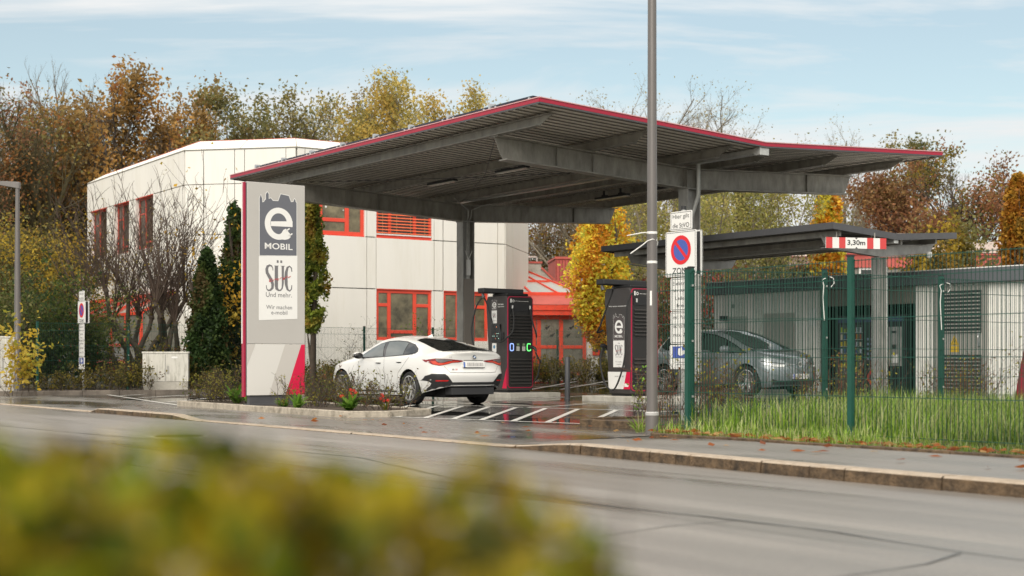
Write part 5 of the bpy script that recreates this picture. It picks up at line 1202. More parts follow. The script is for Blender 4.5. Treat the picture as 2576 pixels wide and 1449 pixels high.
def car_shell(P):
    L = P['L']; Rr, Rf = P['Rr'], P['Rf']; ne = P.get('ne', 4.0)
    st = []
    K = 16
    for k in range(K): st.append(Rr*(k/K)**2.6)
    n = int((L-Rr-Rf)/0.045)
    for k in range(n+1): st.append(Rr+(L-Rr-Rf)*k/n)
    for k in range(K-1, -1, -1): st.append(L-Rf*(k/K)**2.6)
    nA, nB, nC = 16, 10, 9; rows = []
    for x in st:
        if x < Rr: e = (max(1e-6, 1-(1-x/Rr)**ne))**(1/ne)
        elif x > L-Rf: e = (max(1e-6, 1-(1-(L-x)/Rf)**ne))**(1/ne)
        else: e = 1.0
        if x == 0 or x == L: e = 0.0
        wS = smooth_interp(x, P['wS'])*e; zS = smooth_interp(x, P['zS']); zT = smooth_interp(x, P['zT']); zLo = smooth_interp(x, P['zLo'])
        wR = smooth_interp(x, P['wR'])*e; zR = zT-smooth_interp(x, P['dR'])
        r = []
        for j in range(nA):
            t = j/nA; f = 1-0.085*(1-t/0.55)**2 if t < 0.55 else 1-0.03*((t-0.55)/0.45)**2
            if 0.62 < t: f += 0.006*math.sin((t-0.62)/0.38*math.pi)
            r.append((wS*f, zLo+(zS-zLo)*t))
        y0, z0 = wS*0.97, zS
        for j in range(nB):
            t = j/nB; bulge = math.sin(t*math.pi)*smooth_interp(x, P['blg'])
            r.append((y0+(wR-y0)*t+bulge, z0+(zR-z0)*t))
        for j in range(nC+1):
            t = j/nC; yy = wR*(1-t); zz2 = zT-(zT-zR)*(yy/max(wR, 1e-6))**2.4 if wR > 1e-6 else zT-(zT-zR)*0
            r.append((yy, zz2))
        if e == 0.0: r = [(0.0, q[1]) for q in r]
        out = []
        for (y, z) in r:
            a = smooth_interp(z, P['xr']); b = smooth_interp(z, P['xf']); out.append((a+(b-a)*x/L, y, z))
        rows.append(out)
    m = nA+nB+nC+1; vs = []; fs = []
    for side in (1, -1):
        base = len(vs)
        for r in rows: vs += [(p[0], p[1]*side, p[2]) for p in r]
        for i in range(len(rows)-1):
            for j in range(m-1):
                q = (base+i*m+j, base+(i+1)*m+j, base+(i+1)*m+j+1, base+i*m+j+1)
                fs.append(q if side == -1 else q[::-1])
    # open the wheel arches
    va = np.array(vs); ins = np.zeros(len(va), bool)
    for (xa, za, Ra) in P['arch']:
        dx = va[:,0]-xa; dz = va[:,2]-za; rr = np.sqrt(dx*dx+dz*dz); I = (rr < Ra) & (np.abs(va[:,1]) > 0.55) & (va[:,2] < P['beltcut'])
        ins |= I
        up = I & (dz >= 0); k = Ra/np.maximum(rr[up], 1e-3); va[up,0] = xa+dx[up]*k; va[up,2] = za+dz[up]*k
        lo = I & (dz < 0); va[lo,0] = xa+np.sign(dx[lo])*Ra
    fs = [f for f in fs if not all(ins[i] for i in f)]
    # underside
    zmin = 0.0
    return [tuple(v) for v in va], fs
def patch(body, poly, axis, step=0.03, off=0.004, mi=0, mb=None, sgn=1, bev=0.0, keep=0.25):
    """a thin shell following the body: poly is drawn in two axes and dropped onto it along the third.
       axis 'x-' looks at the tail, 'x+' the nose, 'y+' / 'y-' a flank, 'z' the top"""
    bvh, = body; P = []
    n = len(poly)
    for i in range(n):
        a = Vector(poly[i]); b = Vector(poly[(i+1) % n]); k = max(1, int((b-a).length/step))
        for j in range(k): P.append(a.lerp(b, j/k))
    nb = len(P); xs = [p.x for p in P]; ys = [p.y for p in P]
    pts = list(P)
    def inside(q):
        c = False
        for i in range(nb):
            a, b = P[i], P[(i+1) % nb]
            if (a.y > q.y) != (b.y > q.y) and q.x < (b.x-a.x)*(q.y-a.y)/(b.y-a.y)+a.x: c = not c
        return c
    x = min(xs)+step*0.5
    while x < max(xs):
        y = min(ys)+step*0.5
        while y < max(ys):
            q = Vector((x, y))
            if inside(q) and min((q-p).length for p in P) > step*0.55: pts.append(q)
            y += step
        x += step
    v, e, f, *_ = geometry.delaunay_2d_cdt(pts, [], [list(range(nb))], 1, 1e-5)
    V = []; ok = []
    for q in v:
        if axis == 'x-': o = Vector((-1, q.x, q.y)); d = Vector((1,0,0))
        elif axis == 'x+': o = Vector((7, q.x, q.y)); d = Vector((-1,0,0))
        elif axis == 'y+': o = Vector((q.x, 2, q.y)); d = Vector((0,-1,0))
        elif axis == 'y-': o = Vector((q.x, -2, q.y)); d = Vector((0,1,0))
        else: o = Vector((q.x, q.y, 3)); d = Vector((0,0,-1))
        h = bvh.ray_cast(o, d)
        if h[0] is None:
            h2 = bvh.find_nearest(o+d*1.5); V.append(None); ok.append(False); continue
        nn = h[1] if h[1].dot(d) < 0 else -h[1]
        V.append(h[0]+nn*off); ok.append(True)
    F = [t for t in f if all(ok[i] for i in t)]; idx = {}; vs = []
    for t in F:
        for i in t:
            if i not in idx: idx[i] = len(vs); vs.append(V[i])
    out = []
    for t in F:
        a, b, c = V[t[0]], V[t[1]], V[t[2]]; n_ = (b-a).cross(c-a)
        ref = {'x-': Vector((-1,0,0)), 'x+': Vector((1,0,0)), 'y+': Vector((0,1,0)), 'y-': Vector((0,-1,0)), 'z': Vector((0,0,1))}[axis]
        tt = tuple(idx[i] for i in t); out.append(tt if n_.dot(ref) > 0 else tt[::-1])
    mb.add(vs, out, mi); return mb
M_tyre = mat('tyre', (0.016,0.016,0.016), 0.7, bump=0.15, bscale=90); M_rimd = mat('rim_dark', (0.03,0.03,0.032), 0.35, 0.6); M_rims = mat('rim_silver', (0.62,0.60,0.57), 0.25, 0.85)
def wheel(t, x, y, side, rad=0.345, w=0.235, style=0, rotk=0.3):
    """wheel with tyre and rim; side +1 faces the car's left"""
    M = Matrix.Translation((x, y, rad)) @ (Matrix.Rotation(R(180), 4, 'Z') if side < 0 else Matrix.Identity(4))
    R1 = rad*0.735
    mb = MB(M); h = w/2
    mb.lathe([(R1,-h+0.01),(R1+0.02,-h),(rad-0.03,-h+0.004),(rad-0.006,-h+0.03),(rad,-h*0.6),(rad,h*0.6),(rad-0.006,h-0.03),(rad-0.03,h-0.004),(R1+0.02,h),(R1,h-0.012)], 48, 0, axis='y'); ty = mb.build('wheel', M_tyre, t, smooth=True)
    mb = MB(M); mb.lathe([(R1+0.004,h-0.008),(R1-0.012,h-0.004),(R1-0.02,h-0.02),(R1-0.03,-h+0.05)], 48, 0, axis='y')
    mb.lathe([(R1-0.03,-0.02),(0.001,-0.02)], 32, 1, axis='y'); mb.lathe([(0.17,-0.015),(0.17,0.0),(0.10,0.01),(0.001,0.012)], 32, 2, axis='y')
    n = 5
    for k in range(n):
        a = 2*math.pi*k/n+rotk
        def pt(r, da, yy): return (r*math.cos(a+da), yy, r*math.sin(a+da))
        if style == 0:
            for s_ in (-1, 1):
                q = [(0.05, 0.02*s_/0.05*0.0, 0.02, h-0.05), (R1*0.45, s_*0.10, 0.017, h-0.035), (R1*0.72, s_*0.27, 0.015, h-0.022), (R1-0.012, s_*0.30, 0.015, h-0.012)]
                for i in range(3):
                    p0 = Vector(pt(q[i][0], q[i][1], q[i][3])); p1 = Vector(pt(q[i+1][0], q[i+1][1], q[i+1][3])); mb.bar(p0, p1, q[i][2]*1.5, 0.02, 3, (0,1,0))
            mb.bar(pt(0.05,0,h-0.05), pt(R1*0.5,0,h-0.04), 0.05, 0.02, 3, (0,1,0))
        else:
            for s_ in (-1, 1): mb.bar(pt(0.04, s_*0.5, h-0.05), pt(R1-0.01, s_*0.16, h-0.012), 0.03, 0.02, 3, (0,1,0))
            mb.bar(pt(R1*0.62, -0.2, h-0.02), pt(R1*0.62, 0.2, h-0.02), 0.02, 0.02, 3, (0,1,0))
    mb.lathe([(0.065,h-0.07),(0.065,h-0.038),(0.04,h-0.03),(0.001,h-0.03)], 24, 3, axis='y')
    mb.build('rim', [M_rims, M_rimd, mat('brake_disc', (0.25,0.25,0.25), 0.4, 0.8), M_rims], ty, smooth=True)
def car_base(t, vs, fs, P, paint):
    mb = MB(); mb.add(vs, fs); b = mb.build('body', paint, t, smooth=True)
    bm = BVHTree.FromPolygons([Vector(v) for v in vs], fs)
    # dark wheel houses and floor
    mb = MB()
    for (xa, za, Ra) in P['arch']:
        for side in (1, -1):
            prof = [R(a) for a in range(-20, 201, 10)]; V = []
            for yy in (0.50, P['wS'][1][1]*0.985):
                V += [(xa+(Ra+0.004)*math.cos(a), side*yy, za+(Ra+0.004)*math.sin(a)) for a in prof]
            n = len(prof); mb.add(V, [(i, i+1, n+i+1, n+i) for i in range(n-1)])
            mb.add([(xa, side*0.5, za)]+[(xa+(Ra+0.004)*math.cos(a), side*0.5, za+(Ra+0.004)*math.sin(a)) for a in prof], [(0, i+1, i+2) for i in range(n-1)])
    mb.box(0.35, P['L']-0.3, -0.5, 0.5, 0.16, 0.42); mb.box(P['arch'][0][0]+P['arch'][0][2]+0.02, P['arch'][1][0]-P['arch'][1][2]-0.02, -0.78, 0.78, 0.17, 0.3)
    mb.build('underbody', mat('underbody', (0.012,0.012,0.012), 0.8), t)
    return b, (bm,)
M_cg = mat('car_glass', (0.010,0.012,0.012), 0.03, 0.0, spec=0.9); M_cgl = mat('car_glass_pale', (0.10,0.115,0.115), 0.05, spec=0.8)
M_seam = mat('panel_gap', (0.10,0.095,0.09), 0.6); M_trim = mat('gloss_black_trim', (0.012,0.012,0.012), 0.2, coat=0.3)
M_trim2 = mat('rough_black_trim', (0.025,0.025,0.026), 0.5)
def seam(mb, bd, pts, axis, w=0.008, mi=0, off=0.0018):
    for i in range(len(pts)-1):
        a = Vector(pts[i]); b = Vector(pts[i+1]); d = (b-a).normalized(); s = Vector((-d.y, d.x))*w/2
        patch(bd, [a-s, b-s, b+s, a+s], axis, 0.05, off, mi, mb)
# ---- white four-door coupe, tail towards the street
PW_ = dict(L=4.783, Rr=0.50, Rf=0.75, ne=3.2,
  wS=[(0,0.86),(0.5,0.905),(1.08,0.925),(1.9,0.905),(2.8,0.90),(3.93,0.915),(4.4,0.89),(4.783,0.82)],
  zS=[(0,0.985),(0.4,1.01),(1.0,1.0),(2.0,0.955),(3.0,0.925),(3.5,0.905),(4.0,0.86),(4.4,0.79),(4.783,0.64)],
  zT=[(0,1.085),(0.12,1.10),(0.3,1.135),(0.7,1.235),(1.1,1.335),(1.5,1.40),(1.9,1.438),(2.25,1.448),(2.6,1.425),(2.9,1.355),(3.2,1.225),(3.55,1.045),(3.62,1.01),(3.9,0.965),(4.3,0.885),(4.6,0.79),(4.783,0.69)],
  zLo=[(0,0.40),(0.3,0.30),(0.7,0.22),(1.0,0.20),(4.0,0.19),(4.5,0.2),(4.783,0.24)],
  wR=[(0,0.72),(0.3,0.66),(0.7,0.60),(1.1,0.575),(1.6,0.585),(2.2,0.60),(2.7,0.60),(3.1,0.63),(3.45,0.70),(3.65,0.74),(4.2,0.72),(4.783,0.60)],
  dR=[(0,0.02),(0.3,0.025),(0.8,0.055),(1.5,0.075),(2.3,0.075),(3.0,0.07),(3.45,0.03),(3.7,0.02),(4.783,0.02)],
  blg=[(0,0.01),(0.6,0.02),(1.2,0.035),(2.5,0.04),(3.2,0.02),(3.7,0.02),(4.783,0.015)],
  xr=[(0.2,0.30),(0.32,0.10),(0.48,0.03),(0.62,0.0),(0.70,0.03),(0.80,0.055),(0.92,0.045),(1.0,0.03),(1.085,0.0),(1.2,0.0)],
  xf=[(0.18,4.66),(0.35,4.76),(0.5,4.783),(0.62,4.77),(0.72,4.72),(0.9,4.783)],
  arch=[(1.08,0.345,0.395),(3.935,0.345,0.395)], beltcut=0.93)
wc = thing('parked_car', 'white four-door coupe parked with its tail to the street, plugged in beside a charger', 'car', (0,0,0), TH+R(90))
# place so that the rear-left wheel stands where the photograph has it
fwd = D1; left = -D2; rl_ = Vector((-2.04, 29.4, 0.0)); org = rl_-fwd*1.08-left*0.80; wc.location = org
vs, fs = car_shell(PW_); M_wp = mat('white_car_paint', (0.74,0.73,0.70), 0.28, coat=0.8, var=0.015, vscale=2)
body, bd = car_base(wc, vs, fs, PW_, M_wp)
def both(fn):
    for ax, s in (('y+', 1), ('y-', -1)): fn(ax, s)
# side windows: black surround, then panes
sur = [(3.36,0.955),(3.12,1.085),(2.86,1.20),(2.60,1.285),(2.3,1.333),(1.95,1.342),(1.6,1.318),(1.25,1.25),(0.99,1.155),(0.90,1.095),(0.93,1.055),(1.10,1.03),(1.7,1.005),(2.4,0.98),(3.0,0.96)]
for ax in ('y+', 'y-'):
    mb = MB(); patch(bd, sur, ax, 0.05, 0.003, 0, mb); mb.build('window_surround', M_trim, wc, smooth=True)
    for nm, pl, m_ in (('side_window', [(3.24,0.985),(3.05,1.085),(2.82,1.185),(2.58,1.262),(2.40,1.295),(2.20,0.998)], M_cgl),
                   ('side_window', [(2.10,1.0),(2.26,1.305),(1.95,1.318),(1.62,1.295),(1.50,1.272),(1.38,1.035)], M_cgl),
                   ('side_window', [(1.32,1.04),(1.45,1.26),(1.24,1.215),(1.03,1.135),(0.96,1.09),(0.99,1.068),(1.12,1.052)], M_cg)):
        mb = MB(); patch(bd, pl, ax, 0.04, 0.007, 0, mb); mb.build(nm, m_, wc, smooth=True)
    mb = MB()
    seam(mb, bd, [(2.14,0.99),(2.10,0.8),(2.08,0.55),(2.05,0.33)], ax); seam(mb, bd, [(3.22,0.95),(3.20,0.75),(3.16,0.5),(3.18,0.33)], ax); seam(mb, bd, [(1.0,1.05),(1.13,0.95),(1.30,0.80),(1.50,0.66),(1.56,0.45),(1.60,0.33)], ax)
    mb.build('door_gap', M_seam, wc)
    mb = MB(); seam(mb, bd, [(3.36,0.268),(2.4,0.268),(1.62,0.272)], ax, 0.03, 0, 0.006); seam(mb, bd, [(3.52,0.66),(3.42,0.52),(3.34,0.36)], ax, 0.035, 0, 0.005); mb.build('sill_strip', M_trim2, wc)
    s = 1 if ax == 'y+' else -1
    for x0 in (2.26, 1.38):
        z = 0.872 if x0 > 2 else 0.885
        mb = MB(); patch(bd, [(x0-0.01,z-0.022),(x0+0.10,z-0.028),(x0+0.20,z-0.014),(x0+0.20,z-0.002),(x0,z-0.002)], ax, 0.04, 0.002, 1, mb)
        mb.bar((x0+0.0, s*0.922, z+0.004), (x0+0.21, s*0.918, z+0.006), 0.02, 0.016, 0); mb.build('door_handle', [M_wp, M_trim2], wc, bevel=0.005)
    mb = MB(Matrix.Translation((3.05, s*0.99, 1.02))); mb.lathe([(0.001,-0.10),(0.045,-0.095),(0.065,-0.05),(0.07,0.0),(0.06,0.06),(0.035,0.10),(0.001,0.11)], 16, 0, axis='y')
    mb.build('mirror', M_trim, wc, smooth=True)
    mb = MB(); mb.bar((3.07, s*0.84, 0.965), (3.06, s*0.93, 1.0), 0.06, 0.03); mb.build('mirror_arm', M_trim, wc)
    mb = MB(Matrix.Translation((3.065, s*0.99, 1.045))); mb.lathe([(0.001,-0.09),(0.04,-0.08),(0.055,-0.04),(0.06,0.02),(0.045,0.08),(0.001,0.10)], 16, 0, axis='y'); mc = mb.build('mirror_cap', M_wp, wc, smooth=True)
# tailgate glass, boot line, lamps
mb = MB(); patch(bd, [(0.22,-0.62),(0.19,0.0),(0.22,0.62),(0.34,0.655),(0.6,0.61),(0.95,0.565),(1.42,0.50),(1.50,0.25),(1.52,0.0),(1.50,-0.25),(1.42,-0.50),(0.95,-0.565),(0.6,-0.61),(0.34,-0.655)], 'z', 0.05, 0.004, 0, mb); mb.build('rear_window', M_cg, wc, smooth=True)
mb = MB(); patch(bd, [(3.0,-0.58),(2.93,0),(3.0,0.58),(3.5,0.66),(3.6,0.0),(3.5,-0.66)], 'z', 0.06, 0.004, 0, mb); mb.build('windscreen', M_cg, wc, smooth=True)
mb = MB(); patch(bd, [(1.80,-0.38),(1.80,0.38),(2.55,0.42),(2.55,-0.42)], 'z', 0.08, 0.003, 0, mb); mb.build('roof_glass', mat('roof_white_panel', (0.70,0.70,0.68), 0.2, coat=0.6), wc, smooth=True)
mb = MB(Matrix.Translation((1.66, 0, 1.415))); mb.add([(-0.09,0,0.0),(0.10,0.035,0.01),(0.10,-0.035,0.01),(-0.05,0,0.065)], [(0,1,3),(1,2,3),(2,0,3),(0,2,1)]); mb.build('aerial_fin', M_wp, wc)
M_tl = mat('tail_lamp_red', (0.22,0.008,0.010), 0.12, coat=0.8); M_tlb = mat('tail_lamp_bright', (0.55,0.05,0.025), 0.2, emit=(0.9,0.12,0.05), estr=0.08, coat=0.8); M_smoke = mat('tail_lamp_smoke', (0.16,0.15,0.15), 0.12, coat=0.8)
for s in (1, -1):
    def F_(pl): return [(s*y, z) for y, z in pl]
    mb = MB(); patch(bd, F_([(0.895,0.93),(0.80,0.955),(0.60,0.945),(0.27,0.915),(0.24,0.90),(0.34,0.875),(0.50,0.865),(0.60,0.835),(0.74,0.805),(0.84,0.83),(0.895,0.885)]), 'x-', 0.03, 0.006, 0, mb)
    mb2 = MB(); patch(bd, F_([(0.86,0.90),(0.80,0.90),(0.76,0.862),(0.66,0.862),(0.56,0.893),(0.46,0.897),(0.35,0.895),(0.36,0.883),(0.50,0.874),(0.60,0.845),(0.74,0.815),(0.83,0.838)]), 'x-', 0.025, 0.011, 0, mb2)
    mb3 = MB(); patch(bd, F_([(0.80,0.948),(0.62,0.940),(0.50,0.922),(0.50,0.905),(0.58,0.905),(0.67,0.872),(0.75,0.872),(0.79,0.905)]), 'x-', 0.025, 0.010, 0, mb3)
    lt = mb.build('tail_lamp', M_tl, wc, smooth=True); mb2.build('light_bar', M_tlb, lt, smooth=True); mb3.build('smoked_lens', M_smoke, lt, smooth=True)
mb = MB(); patch(bd, [(0.90,0.60),(0.86,0.645),(0.66,0.64),(0.61,0.60),(0.50,0.475),(-0.50,0.475),(-0.61,0.60),(-0.66,0.64),(-0.86,0.645),(-0.90,0.60),(-0.90,0.38),(-0.86,0.30),(-0.5,0.24),(0.5,0.24),(0.86,0.30),(0.90,0.38)], 'x-', 0.04, 0.006, 0, mb); mb.build('lower_bumper', M_trim2, wc, smooth=True)
for s in (1, -1):
    mb = MB(); patch(bd, [(s*y, z) for y, z in ((0.80,0.495),(0.60,0.495),(0.58,0.520),(0.80,0.520))], 'x-', 0.04, 0.012, 0, mb); mb.build('reflector', mat('reflector_red', (0.55,0.01,0.01), 0.2), wc)
    mb = MB(); patch(bd, [(s*y, z) for y, z in ((0.70,0.28),(0.62,0.41),(0.38,0.41),(0.33,0.28),(0.36,0.28),(0.40,0.39),(0.60,0.39),(0.67,0.28))], 'x-', 0.02, 0.014, 0, mb); mb.build('diffuser_trim', mat('satin_grey_trim', (0.13,0.125,0.12), 0.35), wc)
mb = MB(); mb.box(0.06, 0.3, -0.52, 0.52, 0.22, 0.36); mb.bar((0.03,-0.32,0.385), (0.03,0.32,0.385), 0.012, 0.012, 0); mb.build('diffuser', M_trim2, wc, bevel=0.02)
mb = MB(); seam(mb, bd, [(0.56,0.675),(0.40,0.665),(0.0,0.665),(-0.40,0.665),(-0.56,0.675)], 'x-', 0.010); seam(mb, bd, [(0.56,0.675),(0.66,0.80)], 'x-', 0.006); seam(mb, bd, [(-0.56,0.675),(-0.66,0.80)], 'x-', 0.006)
seam(mb, bd, [(0.24,0.915),(0.0,0.918),(-0.24,0.915)], 'x-', 0.014, 0, 0.003); mb.build('boot_gap', M_seam, wc)
pl = MB(); pl.add([(0.018,0.26,0.775),(0.018,-0.26,0.775),(0.03,-0.26,0.885),(0.03,0.26,0.885),(0.05,0.26,0.775),(0.05,-0.26,0.775),(0.06,-0.26,0.885),(0.06,0.26,0.885)], [(0,3,2,1),(4,5,6,7),(0,1,5,4),(2,3,7,6),(0,4,7,3),(1,2,6,5)], 0)
pl.add([(0.0165,0.258,0.777),(0.0165,0.215,0.777),(0.0285,0.215,0.883),(0.0285,0.258,0.883)], [(0,3,2,1)], 1)
rgp = random.Random(8)
for k in range(9):
    y = 0.17-k*0.045
    pl.add([(0.016,y,0.80),(0.016,y-0.04,0.80),(0.027,y-0.04,0.87),(0.027,y,0.87)], [(0,3,2,1)], 2+(k % 2))
pl.add([(0.0155,0.262,0.765),(0.0155,-0.262,0.765),(0.017,-0.262,0.777),(0.017,0.262,0.777)], [(0,3,2,1)], 4)
pl.build('number_plate', [M_pwhite, mat('plate_blue', (0.10,0.17,0.45), 0.4), mat('plate_blur', (0.50,0.48,0.46), 0.5), mat('plate_blur2', (0.42,0.41,0.40), 0.5), M_black], wc)
def emblem(t, x, z, r, nx):
    """round badge on the tail: dark ring, quartered white and blue centre"""
    M = Matrix.Translation((x, 0, z)) @ Matrix.Rotation(R(-90), 4, 'Z'); mb = MB(M)
    disc(mb, 0, 0, 0, r, 0.0, 1); disc(mb, 0, 0, r*0.62, r*0.9, -0.002, 0)
    for k in range(4): disc(mb, 0, 0, 0, r*0.6, -0.004, 2 if k % 2 else 3, 90*k, 90*k+90, 10)
    mb.build('emblem', [M_trim, M_alu, mat('badge_blue', (0.06,0.2,0.45), 0.3), M_pwhite], t)
emblem(wc, 0.008, 0.985, 0.046, -1)
mb = MB(Matrix.Translation((0.035,0,0)) @ Matrix.Rotation(R(-90), 4, 'Z')); text(mb, 'i4', -0.58, 0.965, 0.055, 0.032, -0.03, 0, 0.02); text(mb, 'M', -0.50, 0.72, 0.05, 0.03, 0.0, 0, 0.02); text(mb, '50', -0.42, 0.72, 0.05, 0.03, 0.0, 1, 0.02); mb.build('badge', [M_steel, M_sred], wc)
for (x, rt) in ((1.08, 0.3), (3.935, 0.9)):
    for s in (1, -1): wheel(wc, x, s*0.795, s, 0.345, 0.24, 0, rt+s*0.2)
mb = MB(Matrix.Translation((0.80, -0.93, 0.93))); mb.box(-0.08, 0.08, -0.03, 0.0, -0.08, 0.08); mb.tube([(0,-0.02,0),(-0.02,-0.12,0.03),(-0.02,-0.2,-0.02)], 0.03, 8); mb.build('charge_flap', M_trim2, wc)

# ---- grey hatchback, nose towards the street, seen through the fences
PG = dict(L=4.261, Rr=0.45, Rf=0.75, ne=3.0,
  wS=[(0,0.84),(0.4,0.885),(0.65,0.90),(1.5,0.895),(2.8,0.89),(3.42,0.90),(3.9,0.87),(4.261,0.78)],
  zS=[(0,0.98),(0.6,1.02),(1.5,0.99),(2.4,0.96),(3.0,0.945),(3.4,0.92),(3.8,0.85),(4.05,0.76),(4.261,0.64)],
  zT=[(0,1.42),(0.2,1.475),(0.7,1.54),(1.3,1.568),(1.8,1.56),(2.2,1.515),(2.6,1.40),(3.0,1.25),(3.35,1.095),(3.5,1.04),(3.7,1.00),(3.95,0.93),(4.15,0.84),(4.261,0.74)],
  zLo=[(0,0.36),(0.3,0.27),(0.7,0.22),(3.5,0.21),(3.9,0.2),(4.261,0.24)],
  wR=[(0,0.56),(0.5,0.58),(1.2,0.60),(2.0,0.61),(2.6,0.64),(3.1,0.69),(3.5,0.75),(3.9,0.74),(4.261,0.60)],
  dR=[(0,0.06),(0.6,0.08),(2.0,0.08),(2.8,0.07),(3.3,0.03),(3.6,0.02),(4.261,0.02)],
  blg=[(0,0.02),(1.2,0.04),(2.5,0.04),(3.2,0.02),(4.261,0.015)],
  xr=[(0.2,0.22),(0.4,0.04),(0.6,0.0),(0.9,0.05),(1.15,0.14),(1.4,0.30),(1.46,0.25),(1.6,0.25)],
  xf=[(0.18,4.15),(0.3,4.23),(0.48,4.261),(0.62,4.25),(0.75,4.20),(0.9,4.22),(1.1,4.261)],
  arch=[(0.65,0.345,0.40),(3.42,0.345,0.40)], beltcut=0.9)
gc = thing('parked_car', 'grey hatchback parked nose to the street behind the green fences', 'car', (0,0,0), TH-R(90))
fr = Vector((5.37, 32.2, 0.0)); org = fr-(-D1)*3.42-(-D2)*0.78; org.z = zl(24.0)-0.0; gc.location = org
vs, fs = car_shell(PG); M_gp = mat('grey_car_paint', (0.20,0.225,0.235), 0.3, 0.35, coat=0.8)
body, bd = car_base(gc, vs, fs, PG, M_gp)
sur = [(3.42,0.975),(3.2,1.06),(2.9,1.19),(2.55,1.325),(2.2,1.42),(1.7,1.47),(1.1,1.47),(0.6,1.43),(0.36,1.33),(0.42,1.15),(0.7,1.06),(1.2,1.03),(2.2,1.0),(3.0,0.98)]
for ax in ('y+', 'y-'):
    mb = MB(); patch(bd, sur, ax, 0.06, 0.003, 0, mb); mb.build('window_surround', M_trim, gc, smooth=True)
    for pl in ([(2.62,1.01),(2.66,1.26),(2.4,1.345),(2.15,1.395),(1.92,1.42),(1.86,1.035)], [(1.78,1.035),(1.84,1.425),(1.4,1.44),(1.0,1.43),(0.92,1.08)], [(3.28,0.99),(3.15,1.06),(2.75,1.225),(2.71,1.01)], [(0.84,1.09),(0.90,1.41),(0.62,1.37),(0.5,1.3),(0.55,1.16)]):
        mb = MB(); patch(bd, pl, ax, 0.06, 0.007, 0, mb); mb.build('side_window', mat('green_tint_glass', (0.03,0.045,0.04), 0.04, spec=0.8), gc, smooth=True)
    mb = MB(); seam(mb, bd, [(1.82,0.99),(1.80,0.7),(1.78,0.35)], ax); seam(mb, bd, [(2.95,0.95),(2.90,0.7),(2.86,0.35)], ax); seam(mb, bd, [(0.75,1.02),(0.95,0.85),(1.08,0.6),(1.1,0.35)], ax); mb.build('door_gap', M_trim2, gc)
    s = 1 if ax == 'y+' else -1
    mb = MB(); mb.bar((1.95,s*0.905,0.885),(2.15,s*0.90,0.885),0.02,0.018); mb.bar((1.0,s*0.905,0.90),(1.2,s*0.905,0.90),0.02,0.018); mb.build('door_handle', M_gp, gc, bevel=0.005)
    mb = MB(Matrix.Translation((2.86, s*0.99, 1.07))); mb.lathe([(0.001,-0.13),(0.06,-0.12),(0.085,-0.05),(0.08,0.05),(0.05,0.10),(0.001,0.11)], 16, 0, axis='y'); mb.build('mirror', M_gp, gc, smooth=True)
    mb = MB(); mb.bar((2.86, s*0.84, 0.99), (2.86, s*0.93, 1.03), 0.06, 0.03); mb.build('mirror_arm', M_trim2, gc)
    mb = MB(); seam(mb, bd, [(3.06,0.245),(2.0,0.245),(1.06,0.245)], ax, 0.06, 0, 0.006); mb.build('sill_strip', M_trim2, gc)
    # headlamp wraps the corner: drawn on the nose
    mb = MB(); patch(bd, [(s*y, z) for y, z in ((0.845,0.80),(0.78,0.815),(0.62,0.765),(0.40,0.735),(0.38,0.70),(0.46,0.655),(0.66,0.66),(0.80,0.72))], 'x+', 0.03, 0.006, 0, mb); hl_ = mb.build('headlight', mat('headlamp_lens', (0.42,0.44,0.45), 0.08, 0.3, coat=1.0), gc, smooth=True)
    mb = MB(); patch(bd, [(s*y, z) for y, z in ((0.83,0.80),(0.62,0.762),(0.40,0.735),(0.40,0.72),(0.62,0.742),(0.82,0.78))], 'x+', 0.025, 0.010, 0, mb); patch(bd, [(s*y, z) for y, z in ((0.76,0.705),(0.64,0.672),(0.47,0.668),(0.42,0.70),(0.47,0.700),(0.62,0.695),(0.72,0.72))], 'x+', 0.025, 0.010, 1, mb); mb.build('lamp_strip', [M_trim, M_pwhite], hl_, smooth=True)
mb = MB(); patch(bd, [(2.35,-0.55),(2.25,0),(2.35,0.55),(3.2,0.655),(3.38,0.6),(3.45,0.0),(3.38,-0.6),(3.2,-0.655)], 'z', 0.06, 0.005, 0, mb); mb.build('windscreen', mat('windscreen_glass', (0.05,0.065,0.06), 0.04, spec=0.8), gc, smooth=True)
mb = MB(); patch(bd, [(3.40,-0.72),(3.50,0),(3.40,0.72),(3.52,0.74),(3.66,0.0),(3.52,-0.74)], 'z', 0.05, 0.006, 0, mb); patch(bd, [(0.35,-0.5),(0.35,0.5),(2.2,0.55),(2.2,-0.55)], 'z', 0.1, 0.004, 0, mb); mb.build('black_roof_panel', M_trim, gc, smooth=True)
mb = MB(); patch(bd, [(0.70,0.40),(0.60,0.36),(-0.60,0.36),(-0.70,0.40),(-0.66,0.27),(0.66,0.27)], 'x+', 0.05, 0.006, 0, mb); mb.build('air_intake', M_trim2, gc)
mb = MB(); seam(mb, bd, [(0.36,0.70),(0.1,0.725),(-0.1,0.725),(-0.36,0.70)], 'x+', 0.012, 0, 0.006); mb.build('light_bar', M_alu, gc)
mb = MB(Matrix.Translation((4.255,0,0))); mb.box(0, 0.02, -0.26, 0.26, 0.40, 0.51, 0); mb.box(0.02, 0.022, -0.258, -0.215, 0.402, 0.508, 1); mb.box(0.0, 0.025, -0.265, 0.265, 0.385, 0.398, 2); mb.box(0.02, 0.021, -0.19, 0.2, 0.42, 0.49, 3); mb.build('number_plate', [M_pwhite, MATS['plate_blue'], M_black, MATS['plate_blur']], gc)
M_ = Matrix.Translation((4.235,0,0.725)) @ Matrix.Rotation(R(90), 4, 'Z'); mb = MB(M_); r = 0.065
disc(mb, 0, 0, 0, r, 0.0, 1); disc(mb, 0, 0, r*0.84, r, -0.004, 0)
